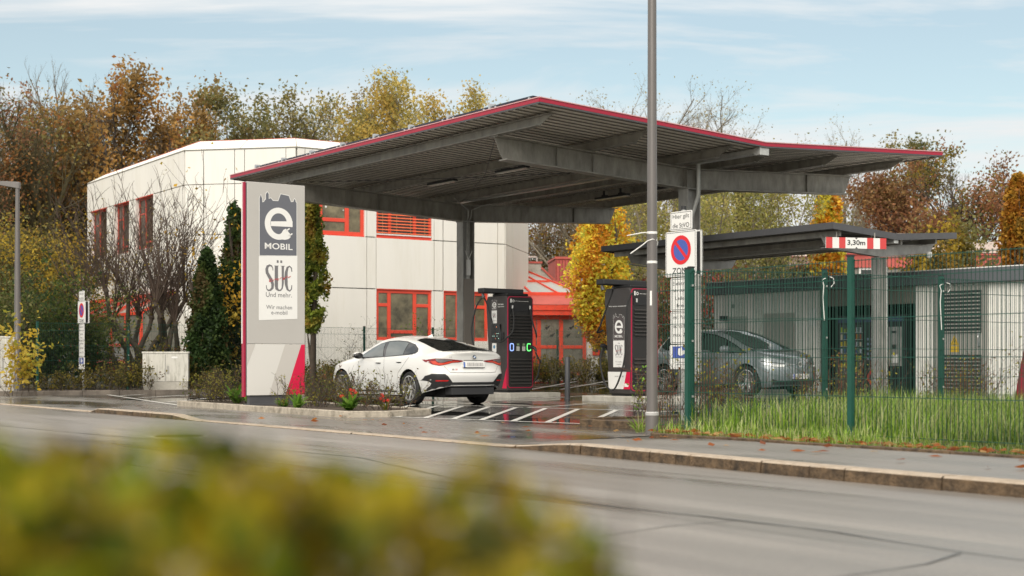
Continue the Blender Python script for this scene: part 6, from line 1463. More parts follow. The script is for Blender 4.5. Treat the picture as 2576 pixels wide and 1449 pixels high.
def ln_(a, b, w=0.009):
    a = Vector(a); b = Vector(b); d = (b-a).normalized(); s = Vector((-d.y, d.x))*w/2; flat(mb, [tuple(a-s), tuple(b-s), tuple(b+s), tuple(a+s)], -0.003, 0)
for P_ in ([(-0.024,0.048),(0,0.008),(0.024,0.048)], [(-0.052,0.022),(-0.024,-0.044),(0.0,-0.002),(0.024,-0.044),(0.052,0.022)]):
    for i in range(len(P_)-1): ln_(P_[i], P_[i+1])
mb.build('emblem', [M_pwhite, M_trim], gc)
for (x, rt) in ((0.65, 0.1), (3.42, 0.5)):
    for s in (1, -1): wheel(gc, x, s*0.775, s, 0.345, 0.22, 1, rt)
# steering wheel and dark cabin are not modelled behind the tinted panes
# ------------------------------------------------------------------ vegetation
def npmesh(name, V, F, m, parent=None, cols=None, smooth=False):
    """V (n,3) and F (m,k) arrays"""
    me = bpy.data.meshes.new(name); k = F.shape[1]
    me.vertices.add(len(V)); me.vertices.foreach_set('co', V.astype(np.float32).ravel())
    me.loops.add(F.size); me.loops.foreach_set('vertex_index', F.astype(np.int32).ravel())
    me.polygons.add(len(F)); me.polygons.foreach_set('loop_start', np.arange(0, F.size, k, dtype=np.int32)); me.polygons.foreach_set('loop_total', np.full(len(F), k, dtype=np.int32))
    if cols is not None:
        a = me.color_attributes.new('Col', 'FLOAT_COLOR', 'POINT'); c = np.ones((len(V), 4), np.float32); c[:, :3] = cols; a.data.foreach_set('color', c.ravel())
    me.materials.append(m); me.update(calc_edges=True); me.validate()
    if smooth: me.polygons.foreach_set('use_smooth', [True]*len(F))
    o = bpy.data.objects.new(name, me); C.objects.link(o)
    if parent is not None: o.parent = parent
    return o
def seg_mesh(name, segs, m, parent, n=5):
    A = np.array([s[0] for s in segs]); B = np.array([s[1] for s in segs]); ra = np.array([s[2] for s in segs]); rb = np.array([s[3] for s in segs])
    D = B-A; D /= np.maximum(np.linalg.norm(D, axis=1, keepdims=True), 1e-6)
    up = np.where(np.abs(D[:, 2:3]) > 0.9, np.array([[1., 0, 0]]), np.array([[0, 0, 1.]])); X = np.cross(D, up); X /= np.linalg.norm(X, axis=1, keepdims=True); Y = np.cross(D, X)
    V = np.zeros((len(segs), 2*n, 3))
    for j in range(n):
        a = 2*math.pi*j/n; o = X*math.cos(a)+Y*math.sin(a); V[:, j] = A+o*ra[:, None]; V[:, n+j] = B+o*rb[:, None]
    base = (np.arange(len(segs))*2*n)[:, None]; F = np.concatenate([base+np.array([[j, (j+1) % n, n+(j+1) % n, n+j]]) for j in range(n)])
    return npmesh(name, V.reshape(-1, 3), F, m, parent, smooth=True)
def grow(rng, H, r0, nch=(9,6,5,4), ang=(45,42,40,38), ratio=(0.55,0.5,0.48,0.45), up=0.12, wob=0.12, first=0.25, lean=(0,0), stems=1, spread=0.0, start_z=0.0):
    segs = [[] for _ in range(len(nch)+1)]; tips = []
    def br(P, D, L, r, lev):
        n = 6 if lev == 0 else (4 if lev < 3 else 2); last = lev >= len(nch); pts = []
        for i in range(n):
            D = Vector((D.x+rng.gauss(0, wob), D.y+rng.gauss(0, wob), D.z+rng.gauss(0, wob*0.6)+up*(1 if lev else 0.3))).normalized()
            Q = P+D*(L/n); ra = r*(1-0.75*i/n); rb_ = r*(1-0.75*(i+1)/n); segs[lev].append((tuple(P), tuple(Q), ra, rb_)); P = Q; pts.append((P, D, rb_, (i+1)/n))
        if last: tips.append((tuple(P), tuple(D))); tips.append((tuple(pts[0][0]), tuple(D))); return
        k = nch[lev]
        for c in range(k):
            f = first+(1-first)*(c+rng.random())/k if lev == 0 else 0.15+0.85*(c+rng.random())/k
            x = f*n-1e-3; i = min(n-1, int(x)); a = pts[i-1][0] if i > 0 else pts[0][0]-pts[0][1]*(L/n); Q = a.lerp(pts[i][0], x-i) if i > 0 else a.lerp(pts[0][0], x)
            Dd = pts[i][1]; q = Vector((rng.gauss(0, 1), rng.gauss(0, 1), rng.gauss(0, 1))); s = Dd.cross(q).normalized(); t = R(ang[lev]*rng.uniform(0.6, 1.25))
            N_ = (Dd*math.cos(t)+s*math.sin(t)).normalized()
            br(Q, N_, L*ratio[lev]*(1.25-0.7*f)*rng.uniform(0.75, 1.2), max(0.004, r*(1-0.7*f)*0.6), lev+1)
    for s_ in range(stems):
        a = 2*math.pi*s_/stems+rng.random(); D = Vector((lean[0]+spread*math.cos(a), lean[1]+spread*math.sin(a), 1)).normalized()
        br(Vector((0.08*math.cos(a)*(stems > 1), 0.08*math.sin(a)*(stems > 1), start_z)), D, H*rng.uniform(0.85, 1.0) if stems > 1 else H, r0, 0)
    return segs, tips
LK = 1.25
def leaves(name, P, size, pal, m, parent, rng, aspect=0.6, droop=0.0, clump=None, jit=0.18):
    n = len(P); g = np.random.default_rng(rng.randint(0, 10**9)); s = size*g.uniform(0.6, 1.3, n)
    d = g.normal(size=(n, 3)); d[:, 2] -= droop; d /= np.linalg.norm(d, axis=1, keepdims=True); q = g.normal(size=(n, 3)); e = np.cross(d, q); e /= np.linalg.norm(e, axis=1, keepdims=True)
    V = np.zeros((n, 4, 3)); nn = np.cross(d, e)
    V[:, 0] = P-d*s[:, None]/2; V[:, 1] = P+e*s[:, None]*aspect/2+nn*s[:, None]*0.12; V[:, 2] = P+d*s[:, None]/2; V[:, 3] = P-e*s[:, None]*aspect/2+nn*s[:, None]*0.12
    pal = np.array(pal); k = g.integers(0, len(pal), n) if clump is None else (np.floor(clump*len(pal)+g.uniform(-0.6, 0.6, n)).astype(int) % len(pal))
    c = pal[k]*LK*g.uniform(1-jit*1.6, 1+jit*1.6, (n, 1)); c = np.repeat(np.clip(c, 0, 1), 4, axis=0)
    F = np.arange(n*4).reshape(n, 4)
    return npmesh(name, V.reshape(-1, 3), F, m, parent, c)
def cl_noise(P, sc, seed=0):
    """smooth 0..1 value through space, for patches of one leaf colour and gaps"""
    v = np.zeros(len(P)); g = np.random.default_rng(seed)
    for k in range(5):
        d = g.normal(size=3)*sc; v += np.sin(P @ d+g.uniform(0, 6.28))
    return 0.5+v/7
def tree(kind, label, cat, loc, H, seed, pal=None, nleaf=6000, lsize=0.2, group=None, bark=None, gap=0.0, trunk_r=0.2, skip_thin=False, leafsd=0.35, sc=0.8, Ht=None, **kw):
    rng = random.Random(seed); t = thing(kind, label, cat, loc, rng.uniform(0, 6.28), group)
    segs, tips = grow(rng, H, trunk_r, **kw); bark = bark or M_bark
    if Ht:                                          # bring the tree to its true height and stand its crown over the foot
        zs = sorted(q[0][2] for q in tips); zm = zs[int(len(zs)*0.995)-1]; cxm = sum(q[0][0] for q in tips)/len(tips); cym = sum(q[0][1] for q in tips)/len(tips); cz = sum(zs)/len(zs); k = Ht/zm
        def fx_(p): w_ = min(1.3, p[2]/cz); return ((p[0]-cxm*w_)*k, (p[1]-cym*w_)*k, p[2]*k)
        segs = [[(fx_(a), fx_(b), r1, r2) for a, b, r1, r2 in L_] for L_ in segs]; tips = [(fx_(p), d_) for p, d_ in tips]
    seg_mesh('trunk', segs[0]+segs[1], bark, t, 6)
    rest = [s for q in segs[2:] for s in q]
    br_ = seg_mesh('branches', rest, bark, t, 3)
    if pal is not None and nleaf:
        T = np.array([q[0] for q in tips]); nleaf = int(nleaf*1.5); lsize = lsize*0.74; g = np.random.default_rng(seed); i = g.integers(0, len(T), nleaf); P = T[i]+g.normal(size=(nleaf, 3))*leafsd
        cn_ = cl_noise(P, sc, seed); gp_ = gap+0.19
        P, cn_ = P[cn_ > gp_], cn_[cn_ > gp_]
        leaves('crown', P, lsize, pal, M_leaf, t, rng, clump=np.clip(cn_, 0, 0.999))
    return t
G_back = 'trees beyond the buildings'
ORANGE = [(0.34,0.14,0.04),(0.40,0.18,0.05),(0.28,0.12,0.045),(0.42,0.24,0.07),(0.22,0.14,0.05),(0.26,0.17,0.06)]
OLIVE = [(0.15,0.145,0.055),(0.19,0.175,0.06),(0.12,0.12,0.045),(0.23,0.195,0.07),(0.17,0.135,0.06)]
YEL = [(0.42,0.33,0.09),(0.36,0.29,0.08),(0.48,0.38,0.12),(0.30,0.25,0.07),(0.40,0.28,0.07)]
TAN = [(0.28,0.19,0.08),(0.32,0.23,0.09),(0.22,0.17,0.07),(0.26,0.24,0.09)]
BRN = [(0.22,0.11,0.05),(0.27,0.13,0.06),(0.17,0.085,0.045),(0.24,0.15,0.06)]
DKG = [(0.035,0.06,0.016),(0.05,0.075,0.02),(0.025,0.045,0.014),(0.07,0.09,0.02)]
AUT = [(0.12,0.09,0.02),(0.26,0.16,0.025),(0.08,0.07,0.02),(0.34,0.24,0.03),(0.16,0.13,0.03)]
GOLD = [(0.78,0.50,0.04),(0.66,0.34,0.03),(0.54,0.48,0.06),(0.50,0.22,0.025),(0.82,0.58,0.07),(0.42,0.42,0.06)]
def bt(kind, label, px, top, Y, seed, cat='tree', hk=0.80, **kw):
    """a tree whose crown tip is seen at height `top` in a column px at distance Y"""
    H = hgt(top, Y)-0.2; kw.setdefault('trunk_r', 0.16+H*0.012); kw.setdefault('group', G_back)
    return tree(kind, label, cat, (ray(px, Y), Y, 0.2), H*hk, seed, Ht=H*0.985, **kw)
BG = dict(nch=(11,6,5,4))
# left wood
bt('oak_tree', 'big orange-leaved oak, leftmost of the two above the office block', 240, 175, 66, 1, hk=0.78, pal=ORANGE, nleaf=10000, lsize=0.30, gap=0.34, **BG, first=0.2)
bt('oak_tree', 'orange oak with bright crown right behind the white roof edge', 350, 172, 70, 2, hk=0.93, pal=ORANGE, nleaf=11000, lsize=0.30, gap=0.34, **BG, first=0.2)
bt('oak_tree', 'orange oak standing right of the tallest orange crown, its edge fading into the green tree', 455, 222, 74, 3, hk=0.93, pal=ORANGE[1:], nleaf=11000, lsize=0.30, gap=0.32, **BG, first=0.2)
bt('birch_tree', 'thin bare birch poking above the left wood', 195, 150, 82, 4, pal=None, bark=M_barkl, nch=(14,7,5,3), ang=(28,30,30,30), ratio=(0.4,0.5,0.5,0.45))
bt('birch_tree', 'thin bare birch top behind the orange oaks', 487, 200, 86, 5, pal=None, bark=M_barkl, nch=(14,7,5,3), ang=(28,30,30,30), ratio=(0.4,0.5,0.5,0.45))
for i, (px, top, Y, lab) in enumerate(((-50, 240, 60, 'brown-leaved tree cut by the left picture edge'), (15, 215, 64, 'nearly bare tree by the left edge with a rusty upper crown'), (70, 225, 62, 'dark nearly bare tree behind the small left lamp post'), (125, 240, 68, 'dark bare tree left of the orange oaks'), (150, 330, 70, 'low mossy tree beside the left corner of the office block'))):
    bt('deciduous_tree', lab, px, top, Y, 20+i, pal=(BRN+ORANGE[:2] if i < 2 else OLIVE+AUT), nleaf=(2600,1900,1100,1300,2400)[i], lsize=0.22, bark=M_barkg, nch=(15,8,6,4), ang=(32,38,40,40), first=0.06, trunk_r=0.34)
for i, (px, top, Y, lab) in enumerate(((-10, 290, 72, 'grey-brown bare tree filling the gap at the left edge'), (45, 262, 76, 'grey-brown bare tree behind the lamp arm'), (95, 285, 74, 'grey-brown bare tree left of the birch'), (160, 250, 78, 'grey-brown bare tree under the birch top'), (210, 330, 68, 'grey-brown bare tree touching the corner of the office block'))):
    bt('bare_tree', lab, px, top, Y, 90+i, pal=AUT, nleaf=700, lsize=0.2, bark=M_bark, nch=(14,8,6,4), ang=(34,38,38,38), first=0.1, trunk_r=0.3, group='bare trees at the left edge')
for i, (px, top, Y, lab) in enumerate(((25, 560, 50, 'olive bush with yellow leaves at the left edge'), (110, 560, 52, 'yellow-flecked olive bush behind the left lamp post'), (150, 600, 60, 'brown-yellow thicket left of the office block'))):
    bt('thicket', lab, px, top, Y, 40+i, cat='shrub', pal=AUT+OLIVE[:2], nleaf=5500, lsize=0.17, nch=(9,6,5,4), ang=(45,42,40,38), stems=4, spread=0.5, trunk_r=0.09, first=0.1, group='thickets at the left edge')
# green, tan and yellow trees over the roof
bt('deciduous_tree', 'olive-green tree over the white roof, left of the yellow ones', 655, 235, 72, 6, pal=OLIVE, nleaf=10000, lsize=0.27, gap=0.30, **BG)
bt('deciduous_tree', 'olive-green tree behind the white roof edge, between the oaks and the tan tree', 740, 240, 78, 7, hk=0.88, pal=OLIVE+TAN[:1], nleaf=9000, lsize=0.27, gap=0.28, **BG)
bt('deciduous_tree', 'green-grey small tree just right of the orange oaks', 575, 268, 70, 8, pal=OLIVE, nleaf=5000, lsize=0.25, gap=0.3, **BG)
bt('deciduous_tree', 'tan thin-leaved tree behind the ridge of the white roof', 860, 215, 76, 9, hk=0.88, pal=TAN+YEL[:1], nleaf=9000, lsize=0.24, gap=0.2, bark=M_barkl, **BG)
bt('deciduous_tree', 'pale yellow tree above the left canopy wing', 985, 198, 74, 10, pal=YEL, nleaf=10000, lsize=0.26, gap=0.28, bark=M_barkl, **BG)
bt('deciduous_tree', 'pale yellow tree with a broad crown left of the canopy peak', 1110, 205, 78, 11, pal=YEL, nleaf=10000, lsize=0.26, gap=0.3, bark=M_barkl, **BG)
# bare trees right of the canopy peak
for i, (px, top, Y, lab) in enumerate(((1480, 250, 84, 'bare pale tree just right of the canopy peak'), (1585, 215, 80, 'bare pale tree with a wide crown left of the grey lamp post'), (1700, 212, 82, 'bare pale tree behind the grey lamp post'), (1800, 238, 84, 'bare pale tree above the right canopy wing'), (1865, 290, 88, 'small bare tree end above the canopy gutter'))):
    bt('bare_tree', lab, px, top, Y, 50+i, pal=[(0.30,0.26,0.14),(0.26,0.21,0.11)], nleaf=1100, lsize=0.16, bark=M_barkl, nch=(12,7,6,4), ang=(48,42,40,38), first=0.22)
for i, (px, top, Y, lab) in enumerate(((2165, 300, 84, 'slender bare tree between the two canopies, right half'), (2110, 420, 78, 'pale bare willow under the right canopy wing'), (2190, 430, 80, 'pale bare willow right of the girder end'))):
    bt('bare_tree', lab, px, top, Y, 60+i, pal=[(0.30,0.25,0.13)], nleaf=700, lsize=0.15, bark=M_barkl, nch=(10,7,6,4), ang=(30,32,34,34), first=0.1)
# right wood
bt('deciduous_tree', 'green-topped tree above the right tip of the canopy', 2315, 345, 80, 12, pal=OLIVE, nleaf=8000, lsize=0.27, gap=0.28, **BG)
bt('deciduous_tree', 'russet-brown tree under the right canopy tip', 2265, 440, 72, 13, pal=BRN, nleaf=9000, lsize=0.25, gap=0.2, **BG)
bt('deciduous_tree', 'ochre half-bare tree near the right picture edge', 2410, 385, 74, 14, pal=AUT+BRN, nleaf=7000, lsize=0.24, gap=0.25, **BG)
bt('deciduous_tree', 'brown half-bare tree at the right edge behind the orange column', 2500, 395, 70, 15, pal=AUT+BRN, nleaf=7000, lsize=0.24, gap=0.3, **BG)
bt('deciduous_tree', 'grey bare-topped tree cut by the right picture edge', 2590, 400, 72, 16, pal=BRN, nleaf=3000, lsize=0.22, gap=0.3, **BG)
bt('deciduous_tree', 'olive-brown crooked tree above the kiosk roof', 2420, 560, 52, 17, pal=AUT+OLIVE, nleaf=2600, lsize=0.22, nch=(9,6,5,4), bark=M_barkg)
bt('deciduous_tree', 'low yellow-flecked tree right of the clearance board', 2335, 610, 50, 18, pal=AUT, nleaf=2200, lsize=0.22, nch=(9,6,5,3), bark=M_barkg)
# woods seen low between building and canopy
for i, (px, top, Y) in enumerate(((1350, 470, 90), (1410, 440, 94), (1470, 450, 90), (1540, 440, 96), (1620, 450, 92))):
    bt('deciduous_tree', 'brownish leafless tree seen under the canopy, number %s from the office block' % ('one', 'two', 'three', 'four', 'five')[i], px, top, Y, 70+i, pal=BRN+AUT, nleaf=3500, lsize=0.25, bark=M_barkl, nch=(11,6,5,4), first=0.15)
rs = random.Random(77)
SAP = [(0.30,0.28,0.08),(0.24,0.24,0.07),(0.36,0.31,0.10),(0.20,0.20,0.06)]
for i in range(16):
    px = 1590+i*27+rs.uniform(-8, 8)+(10 if i > 7 else 0); Y = 58+rs.uniform(-3, 3)
    where = 'behind the lamp post' if i < 3 else ('between lamp post and near column' if i < 7 else 'right of the near column, over the low canopy')
    t = tree('young_poplar', 'slim yellow-green young poplar %s' % where, 'tree', (ray(px, Y), Y, 0.2), hgt(rs.uniform(420, 475), Y)*0.93, 100+i, pal=SAP, nleaf=1500, lsize=0.17, group='row of young poplars' + ('' if i < 3 else (' between post and column' if i < 7 else ' over the low canopy')),
             bark=M_barkl, nch=(16,5,3), ang=(26,30,30), ratio=(0.28,0.45,0.5), first=0.08, trunk_r=0.07, leafsd=0.25)
# columnar golden hornbeams
def column_tree(label, px, top, bot, wpx, Y, seed, pal, n=9000, ls=0.15, group='columnar golden hornbeams', kind='hornbeam_tree', base=0.1, cut=0.2, barkm=None, pw=0.75):
    rng = random.Random(seed); g = np.random.default_rng(seed); H = hgt(top, Y)-base; zb0 = max(0.05, hgt(bot, Y)-base); Rm = wpx/2/3578*Y
    t = thing(kind, label, 'tree' if H > 2.2 else 'shrub', (ray(px, Y), Y, base), 0, group)
    segs, tips = grow(rng, H*0.85, 0.05+H*0.012, nch=(14,5,3), ang=(26,32,36), ratio=(0.30,0.5,0.5), first=0.1, up=0.2)
    sg_ = segs[0]+segs[1]; mr = max(math.hypot(q[1][0], q[1][1]) for q in sg_); kk = min(1.0, Rm*0.7/max(mr, 0.01)); sg_ = [((a[0]*kk,a[1]*kk,a[2]),(b[0]*kk,b[1]*kk,b[2]),r1,r2) for a, b, r1, r2 in sg_]
    seg_mesh('trunk', sg_, barkm or M_bark, t, 5)
    u = g.uniform(0, 1, n*2); a = g.uniform(0, 2*math.pi, n*2); rr = np.sqrt(g.uniform(0.15, 1, n*2))
    prof = np.power(np.clip(np.sin(np.pi*np.power(u, pw)*0.98+0.02), 0, 1), 0.55) if pw > 0.56 else np.clip(1-u, 0, 1)**0.55*np.clip(u*12+0.5, 0, 1)
    lump = 0.80+(0.25*np.sin(a*4+u*23+seed*2) if pw < 0.56 else 0)+0.35*np.sin(a*3+u*9+seed)*0.5+0.25*np.sin(a*5-u*17)*0.5
    r_ = Rm*prof*rr*lump; P = np.stack([r_*np.cos(a), r_*np.sin(a), zb0+(H-zb0)*u], 1)+g.normal(size=(n*2, 3))*Rm*0.07
    c_ = cl_noise(P, 2.2/max(Rm, 0.4), seed); k = c_ > cut; P = P[k][:n]; c_ = c_[k][:n]
    leaves('crown', P, ls, pal, M_leaf, t, rng, clump=np.clip(c_, 0, 0.999)); return t
column_tree('big golden-brown hornbeam between the two chargers', 1512, 478, 870, 185, 52, 1, GOLD, 15000, 0.15, pw=0.9)
column_tree('golden hornbeam behind the low canopy and clearance board', 2083, 475, 720, 105, 60, 2, GOLD, 9000, 0.2)
column_tree('orange-brown columnar tree at the right picture edge', 2560, 440, 700, 95, 48, 3, [(0.36,0.16,0.02),(0.30,0.12,0.015),(0.40,0.22,0.03),(0.20,0.12,0.02)], 9000, 0.16)
column_tree('green-yellow columnar hornbeam right behind the pylon', 785, 495, 835, 88, 41, 4, [(0.20,0.26,0.03),(0.28,0.32,0.05),(0.13,0.17,0.03),(0.38,0.34,0.06),(0.34,0.22,0.05)], 11000, 0.12, pw=0.7)
# conifers by the office corner
CON = [(0.030,0.060,0.018),(0.045,0.080,0.022),(0.022,0.042,0.014),(0.065,0.095,0.025),(0.10,0.075,0.03)]
column_tree('dark green thuja cone in front of the office corner', 520, 632, 975, 125, 41.2, 5, CON, 26000, 0.12, group='dark thujas before the office block', kind='thuja_tree', cut=0.05, pw=0.45)
column_tree('taller dark thuja half hidden by the pylon, overgrown with yellow creeper', 592, 515, 965, 125, 43.0, 6, CON, 28000, 0.13, group='dark thujas before the office block', kind='thuja_tree', cut=0.05, pw=0.55)
# yellow creeper on the thuja
def scatter_plant(kind, label, cat, loc, box, n, ls, pal, seed, group=None, stems=30, gap=0.2, stem_r=0.006, bark=None, lean=0.25):
    rng = random.Random(seed); g = np.random.default_rng(seed); t = thing(kind, label, cat, loc, 0, group); w, d, h = box; segs = []; T = []
    for k in range(stems):
        x = rng.uniform(-w/2, w/2); y = rng.uniform(-d/2, d/2); hh = h*rng.uniform(0.55, 1.0); P = Vector((x, y, 0)); D = Vector((rng.gauss(0, lean), rng.gauss(0, lean), 1)).normalized(); r = stem_r*rng.uniform(0.8, 1.4)
        for i in range(5):
            D = (D+Vector((rng.gauss(0, 0.18), rng.gauss(0, 0.18), 0.05))).normalized(); Q = P+D*hh/5; segs.append((tuple(P), tuple(Q), r*(1-i*0.15), r*(1-(i+1)*0.15)))
            for b in range(2):
                E = (D+Vector((rng.gauss(0, 0.7), rng.gauss(0, 0.7), rng.gauss(0.1, 0.4)))).normalized(); q2 = Q+E*hh*rng.uniform(0.12, 0.3); segs.append((tuple(Q), tuple(q2), r*0.6, r*0.35)); T.append(tuple(q2)); T.append(tuple(Q.lerp(q2, 0.5)))
                q3 = q2+(E+Vector((rng.gauss(0, 0.6), rng.gauss(0, 0.6), 0.2))).normalized()*hh*0.12; segs.append((tuple(q2), tuple(q3), r*0.35, r*0.25)); T.append(tuple(q3))
            P = Q
    seg_mesh('stem', segs, bark or M_bark, t, 3)
    if n:
        T = np.array(T); i = g.integers(0, len(T), n); P = T[i]+g.normal(size=(n, 3))*h*0.035; c_ = cl_noise(P, 3.0/h, seed); k = (c_ > gap) & (P[:, 2] > 0.02); P = P[k]; c_ = c_[k]
        leaves('foliage', P, ls, pal, M_leaf, t, rng, clump=np.clip(c_, 0, 0.999))
    return t
YC = [(0.52,0.33,0.035),(0.46,0.27,0.03),(0.40,0.30,0.05),(0.18,0.12,0.03)]
scatter_plant('creeper', 'tall yellow-leaved creeper climbing between thuja and pylon', 'climber', (ray(578,42.6), 42.6, 0.1), (0.8,0.4,4.6), 1300, 0.13, YC, 31, stems=22, lean=0.05)
scatter_plant('sapling', 'thin tall sapling with a few yellow leaves against the white wall', 'sapling', (ray(562,43.5), 43.5, 0.1), (0.4,0.3,6.3), 90, 0.16, YC, 32, stems=4, lean=0.05, stem_r=0.014)
scatter_plant('sapling', 'thin bare upright sapling left of the yellow-leaved one', 'sapling', (ray(512,44), 44, 0.1), (0.7,0.3,5.9), 40, 0.12, YC, 33, stems=4, lean=0.04, stem_r=0.014)
scatter_plant('shrub', 'yellow-leaved young shrub at the foot of the small left lamp post', 'shrub', (ray(48,36.8), 36.8, -0.03), (1.0,0.5,1.9), 900, 0.13, [(0.50,0.33,0.03),(0.44,0.33,0.05),(0.30,0.28,0.04),(0.20,0.22,0.03)], 34, stems=14, lean=0.2)
# pollarded bare trees before the office block
for i, (px, Y, H_, seed, lab) in enumerate(((400, 42.2, 4.4, 201, 'knobbly pollarded tree with a fan of bare shoots, right one of the pair'), (330, 43.0, 4.3, 205, 'knobbly pollarded tree with a fan of bare shoots, left one of the pair'))):
    rng = random.Random(seed); t = thing('pollarded_tree', lab, 'tree', (ray(px, Y), Y, 0.1), 0, 'pollarded trees before the office block'); thick = []; thin = []; tips = []
    for a in range(6):
        P = Vector((0.12*math.cos(a), 0.12*math.sin(a), 0)); D = Vector((math.cos(a*1.05+0.4)*0.62, math.sin(a*1.05)*0.4, 1)).normalized(); r = 0.105; L = rng.uniform(2.1, 3.1)
        for k in range(7):
            D = (D+Vector((rng.gauss(0, 0.22), rng.gauss(0, 0.16), 0.05))).normalized(); Q = P+D*L/7*rng.uniform(0.8, 1.2); thick.append((tuple(P), tuple(Q), r*(1-k*0.06), r*(1-(k+1)*0.06))); P = Q
        kn = P; thick.append((tuple(P), tuple(P+D*0.12), r*0.9, r*0.5))
        for s_ in range(13):
            P = Vector(kn); D = Vector((rng.gauss(0, 0.42), rng.gauss(0, 0.3), 1)).normalized(); L = rng.uniform(2.0, 4.0)*(0.75 if i else 1); r = rng.uniform(0.016, 0.026)
            for k in range(6):
                D = (D+Vector((rng.gauss(0, 0.09), rng.gauss(0, 0.09), 0.06))).normalized(); Q = P+D*L/6; thin.append((tuple(P), tuple(Q), r*(1-k*0.13), r*(1-(k+1)*0.13)))
                for b in range(2):
                    E = (D+Vector((rng.gauss(0, 0.55), rng.gauss(0, 0.5), 0.1))).normalized(); q2 = Q+E*rng.uniform(0.2, 0.6); thin.append((tuple(Q), tuple(q2), r*0.42, r*0.25)); tips.append(tuple(q2))
                    if rng.random() < 0.7: q3 = q2+(E+Vector((rng.gauss(0, 0.5), rng.gauss(0, 0.5), 0.3))).normalized()*0.25; thin.append((tuple(q2), tuple(q3), r*0.25, r*0.18)); tips.append(tuple(q3))
                P = Q
    seg_mesh('trunk', thick, M_bark, t, 8); seg_mesh('shoots', thin, mat('shoot_bark', (0.075,0.05,0.036), 0.85), t, 3)
    g = np.random.default_rng(seed); T = np.array(tips+[s[1] for s in thick]*5); P = T[g.integers(0, len(T), 1500)]+g.normal(size=(1500, 3))*0.07; P = P[(P[:, 2] < 2.9) | (g.random(len(P)) < 0.12)]
    leaves('foliage', P, 0.08, [(0.20,0.18,0.03),(0.30,0.22,0.03),(0.12,0.10,0.02)], M_leaf, t, rng)
# undergrowth between far fence and office block
UND = [(0.10,0.08,0.02),(0.16,0.13,0.03),(0.06,0.06,0.015),(0.22,0.18,0.03),(0.09,0.045,0.02)]
for i, (px, Y, w, h, n, lab, pal) in enumerate((
    (130, 40.6, 2.6, 2.9, 9000, 'dark olive laurel mass behind the fence by the left edge', DKG+OLIVE[:1]), (60, 41.5, 2.6, 3.3, 8000, 'dark olive laurel mass at the very left edge', DKG+OLIVE[:1]), (190, 42.0, 1.0, 1.5, 1500, 'dark green shrub behind the distant parking sign', DKG+UND),
    (290, 40.8, 1.2, 1.1, 500, 'loose green shrub before the red bay window', UND+[(0.16,0.22,0.05)]), (350, 41.0, 1.2, 1.1, 700, 'loose yellowish shrub under the pollarded trees', UND), (440, 41.0, 1.2, 1.3, 1200, 'olive shrub behind the utility cabinet', UND),
    (250, 38.6, 1.6, 0.75, 900, 'low brown bare shrub right of the distant parking sign', UND), (320, 38.8, 1.4, 0.8, 900, 'low brown bare shrub left of the utility cabinet', UND), (150, 38.3, 1.6, 0.5, 700, 'low brown cover shrub beneath the left fence', UND),
    (498, 40.2, 0.8, 0.5, 500, 'low green shrub just right of the utility cabinet', UND))):
    scatter_plant('shrub', lab, 'shrub', (ray(px, Y), Y, 0.1), (w, 0.8, h), n, 0.10 if h > 1.2 else 0.07, pal, 300+i, 'shrubs along the far fence', stems=int(18*w), gap=0.15)
hedge_x = [(800, 45.5), (870, 46.6), (940, 47.6), (1000, 48.4), (1380, 52.0), (1440, 52.6), (1500, 53.3), (1560, 54), (1350, 51.2)]
for i, (px, Y) in enumerate(hedge_x):
    lab = ('low olive hedge plant behind the white car, %s' % ('nearest the pylon', 'second from the pylon', 'third from the pylon', 'by the car roof')[i]) if i < 4 else 'low olive hedge plant behind the bollard, %s' % ('by the left charger', 'left of the middle', 'in the middle', 'by the right charger', 'touching the left charger')[i-4]
    Y -= 3.0
    scatter_plant('hedge_plant', lab, 'hedge', (ray(px, Y), Y, 0.1), (1.3, 0.6, 0.72 if i < 4 else 0.85), 2200, 0.07, [(0.15,0.14,0.03),(0.10,0.10,0.02),(0.22,0.17,0.03),(0.08,0.06,0.02),(0.17,0.20,0.04)], 330+i, 'low hedge along the far fence', stems=50, gap=0.05)
scatter_plant('climbing_plant', 'sparse climber on the white wall left of the car', 'climber', (ray(905,46.0), 46.0, 0.1), (1.6,0.3,1.9), 260, 0.06, DKG+UND, 350, stems=12, lean=0.08)
scatter_plant('bare_shrub', 'bare twiggy shrub before the pavilion window', 'shrub', (ray(1440,48), 48, 0.1), (1.6,0.6,2.6), 60, 0.06, UND, 351, stems=16, lean=0.35, bark=M_barkl)
scatter_plant('shrub', 'green shoot before the lower red window', 'shrub', (ray(1072,45), 45, 0.1), (0.9,0.3,2.1), 220, 0.08, [(0.12,0.18,0.04),(0.18,0.22,0.05)], 352, stems=5, lean=0.12)
# red-leaved creeper and white-flowering shrub left of the kiosk
scatter_plant('creeper', 'red-and-green creeper on the far red cladding, over the kiosk roof', 'climber', (ray(1800,56), 56, 0.2), (6.5,0.6,4.4), 5500, 0.17, [(0.09,0.08,0.03),(0.05,0.06,0.02),(0.12,0.10,0.04),(0.30,0.05,0.04)], 360, stems=70, lean=0.05)
scatter_plant('flowering_shrub', 'white-flowering shrub at the left end of the kiosk', 'shrub', (ray(1772,41.5), 41.5, 0.1), (1.0,0.6,2.9), 2600, 0.10, [(0.05,0.06,0.02),(0.09,0.10,0.03),(0.45,0.42,0.38),(0.08,0.05,0.03)], 361, stems=30)
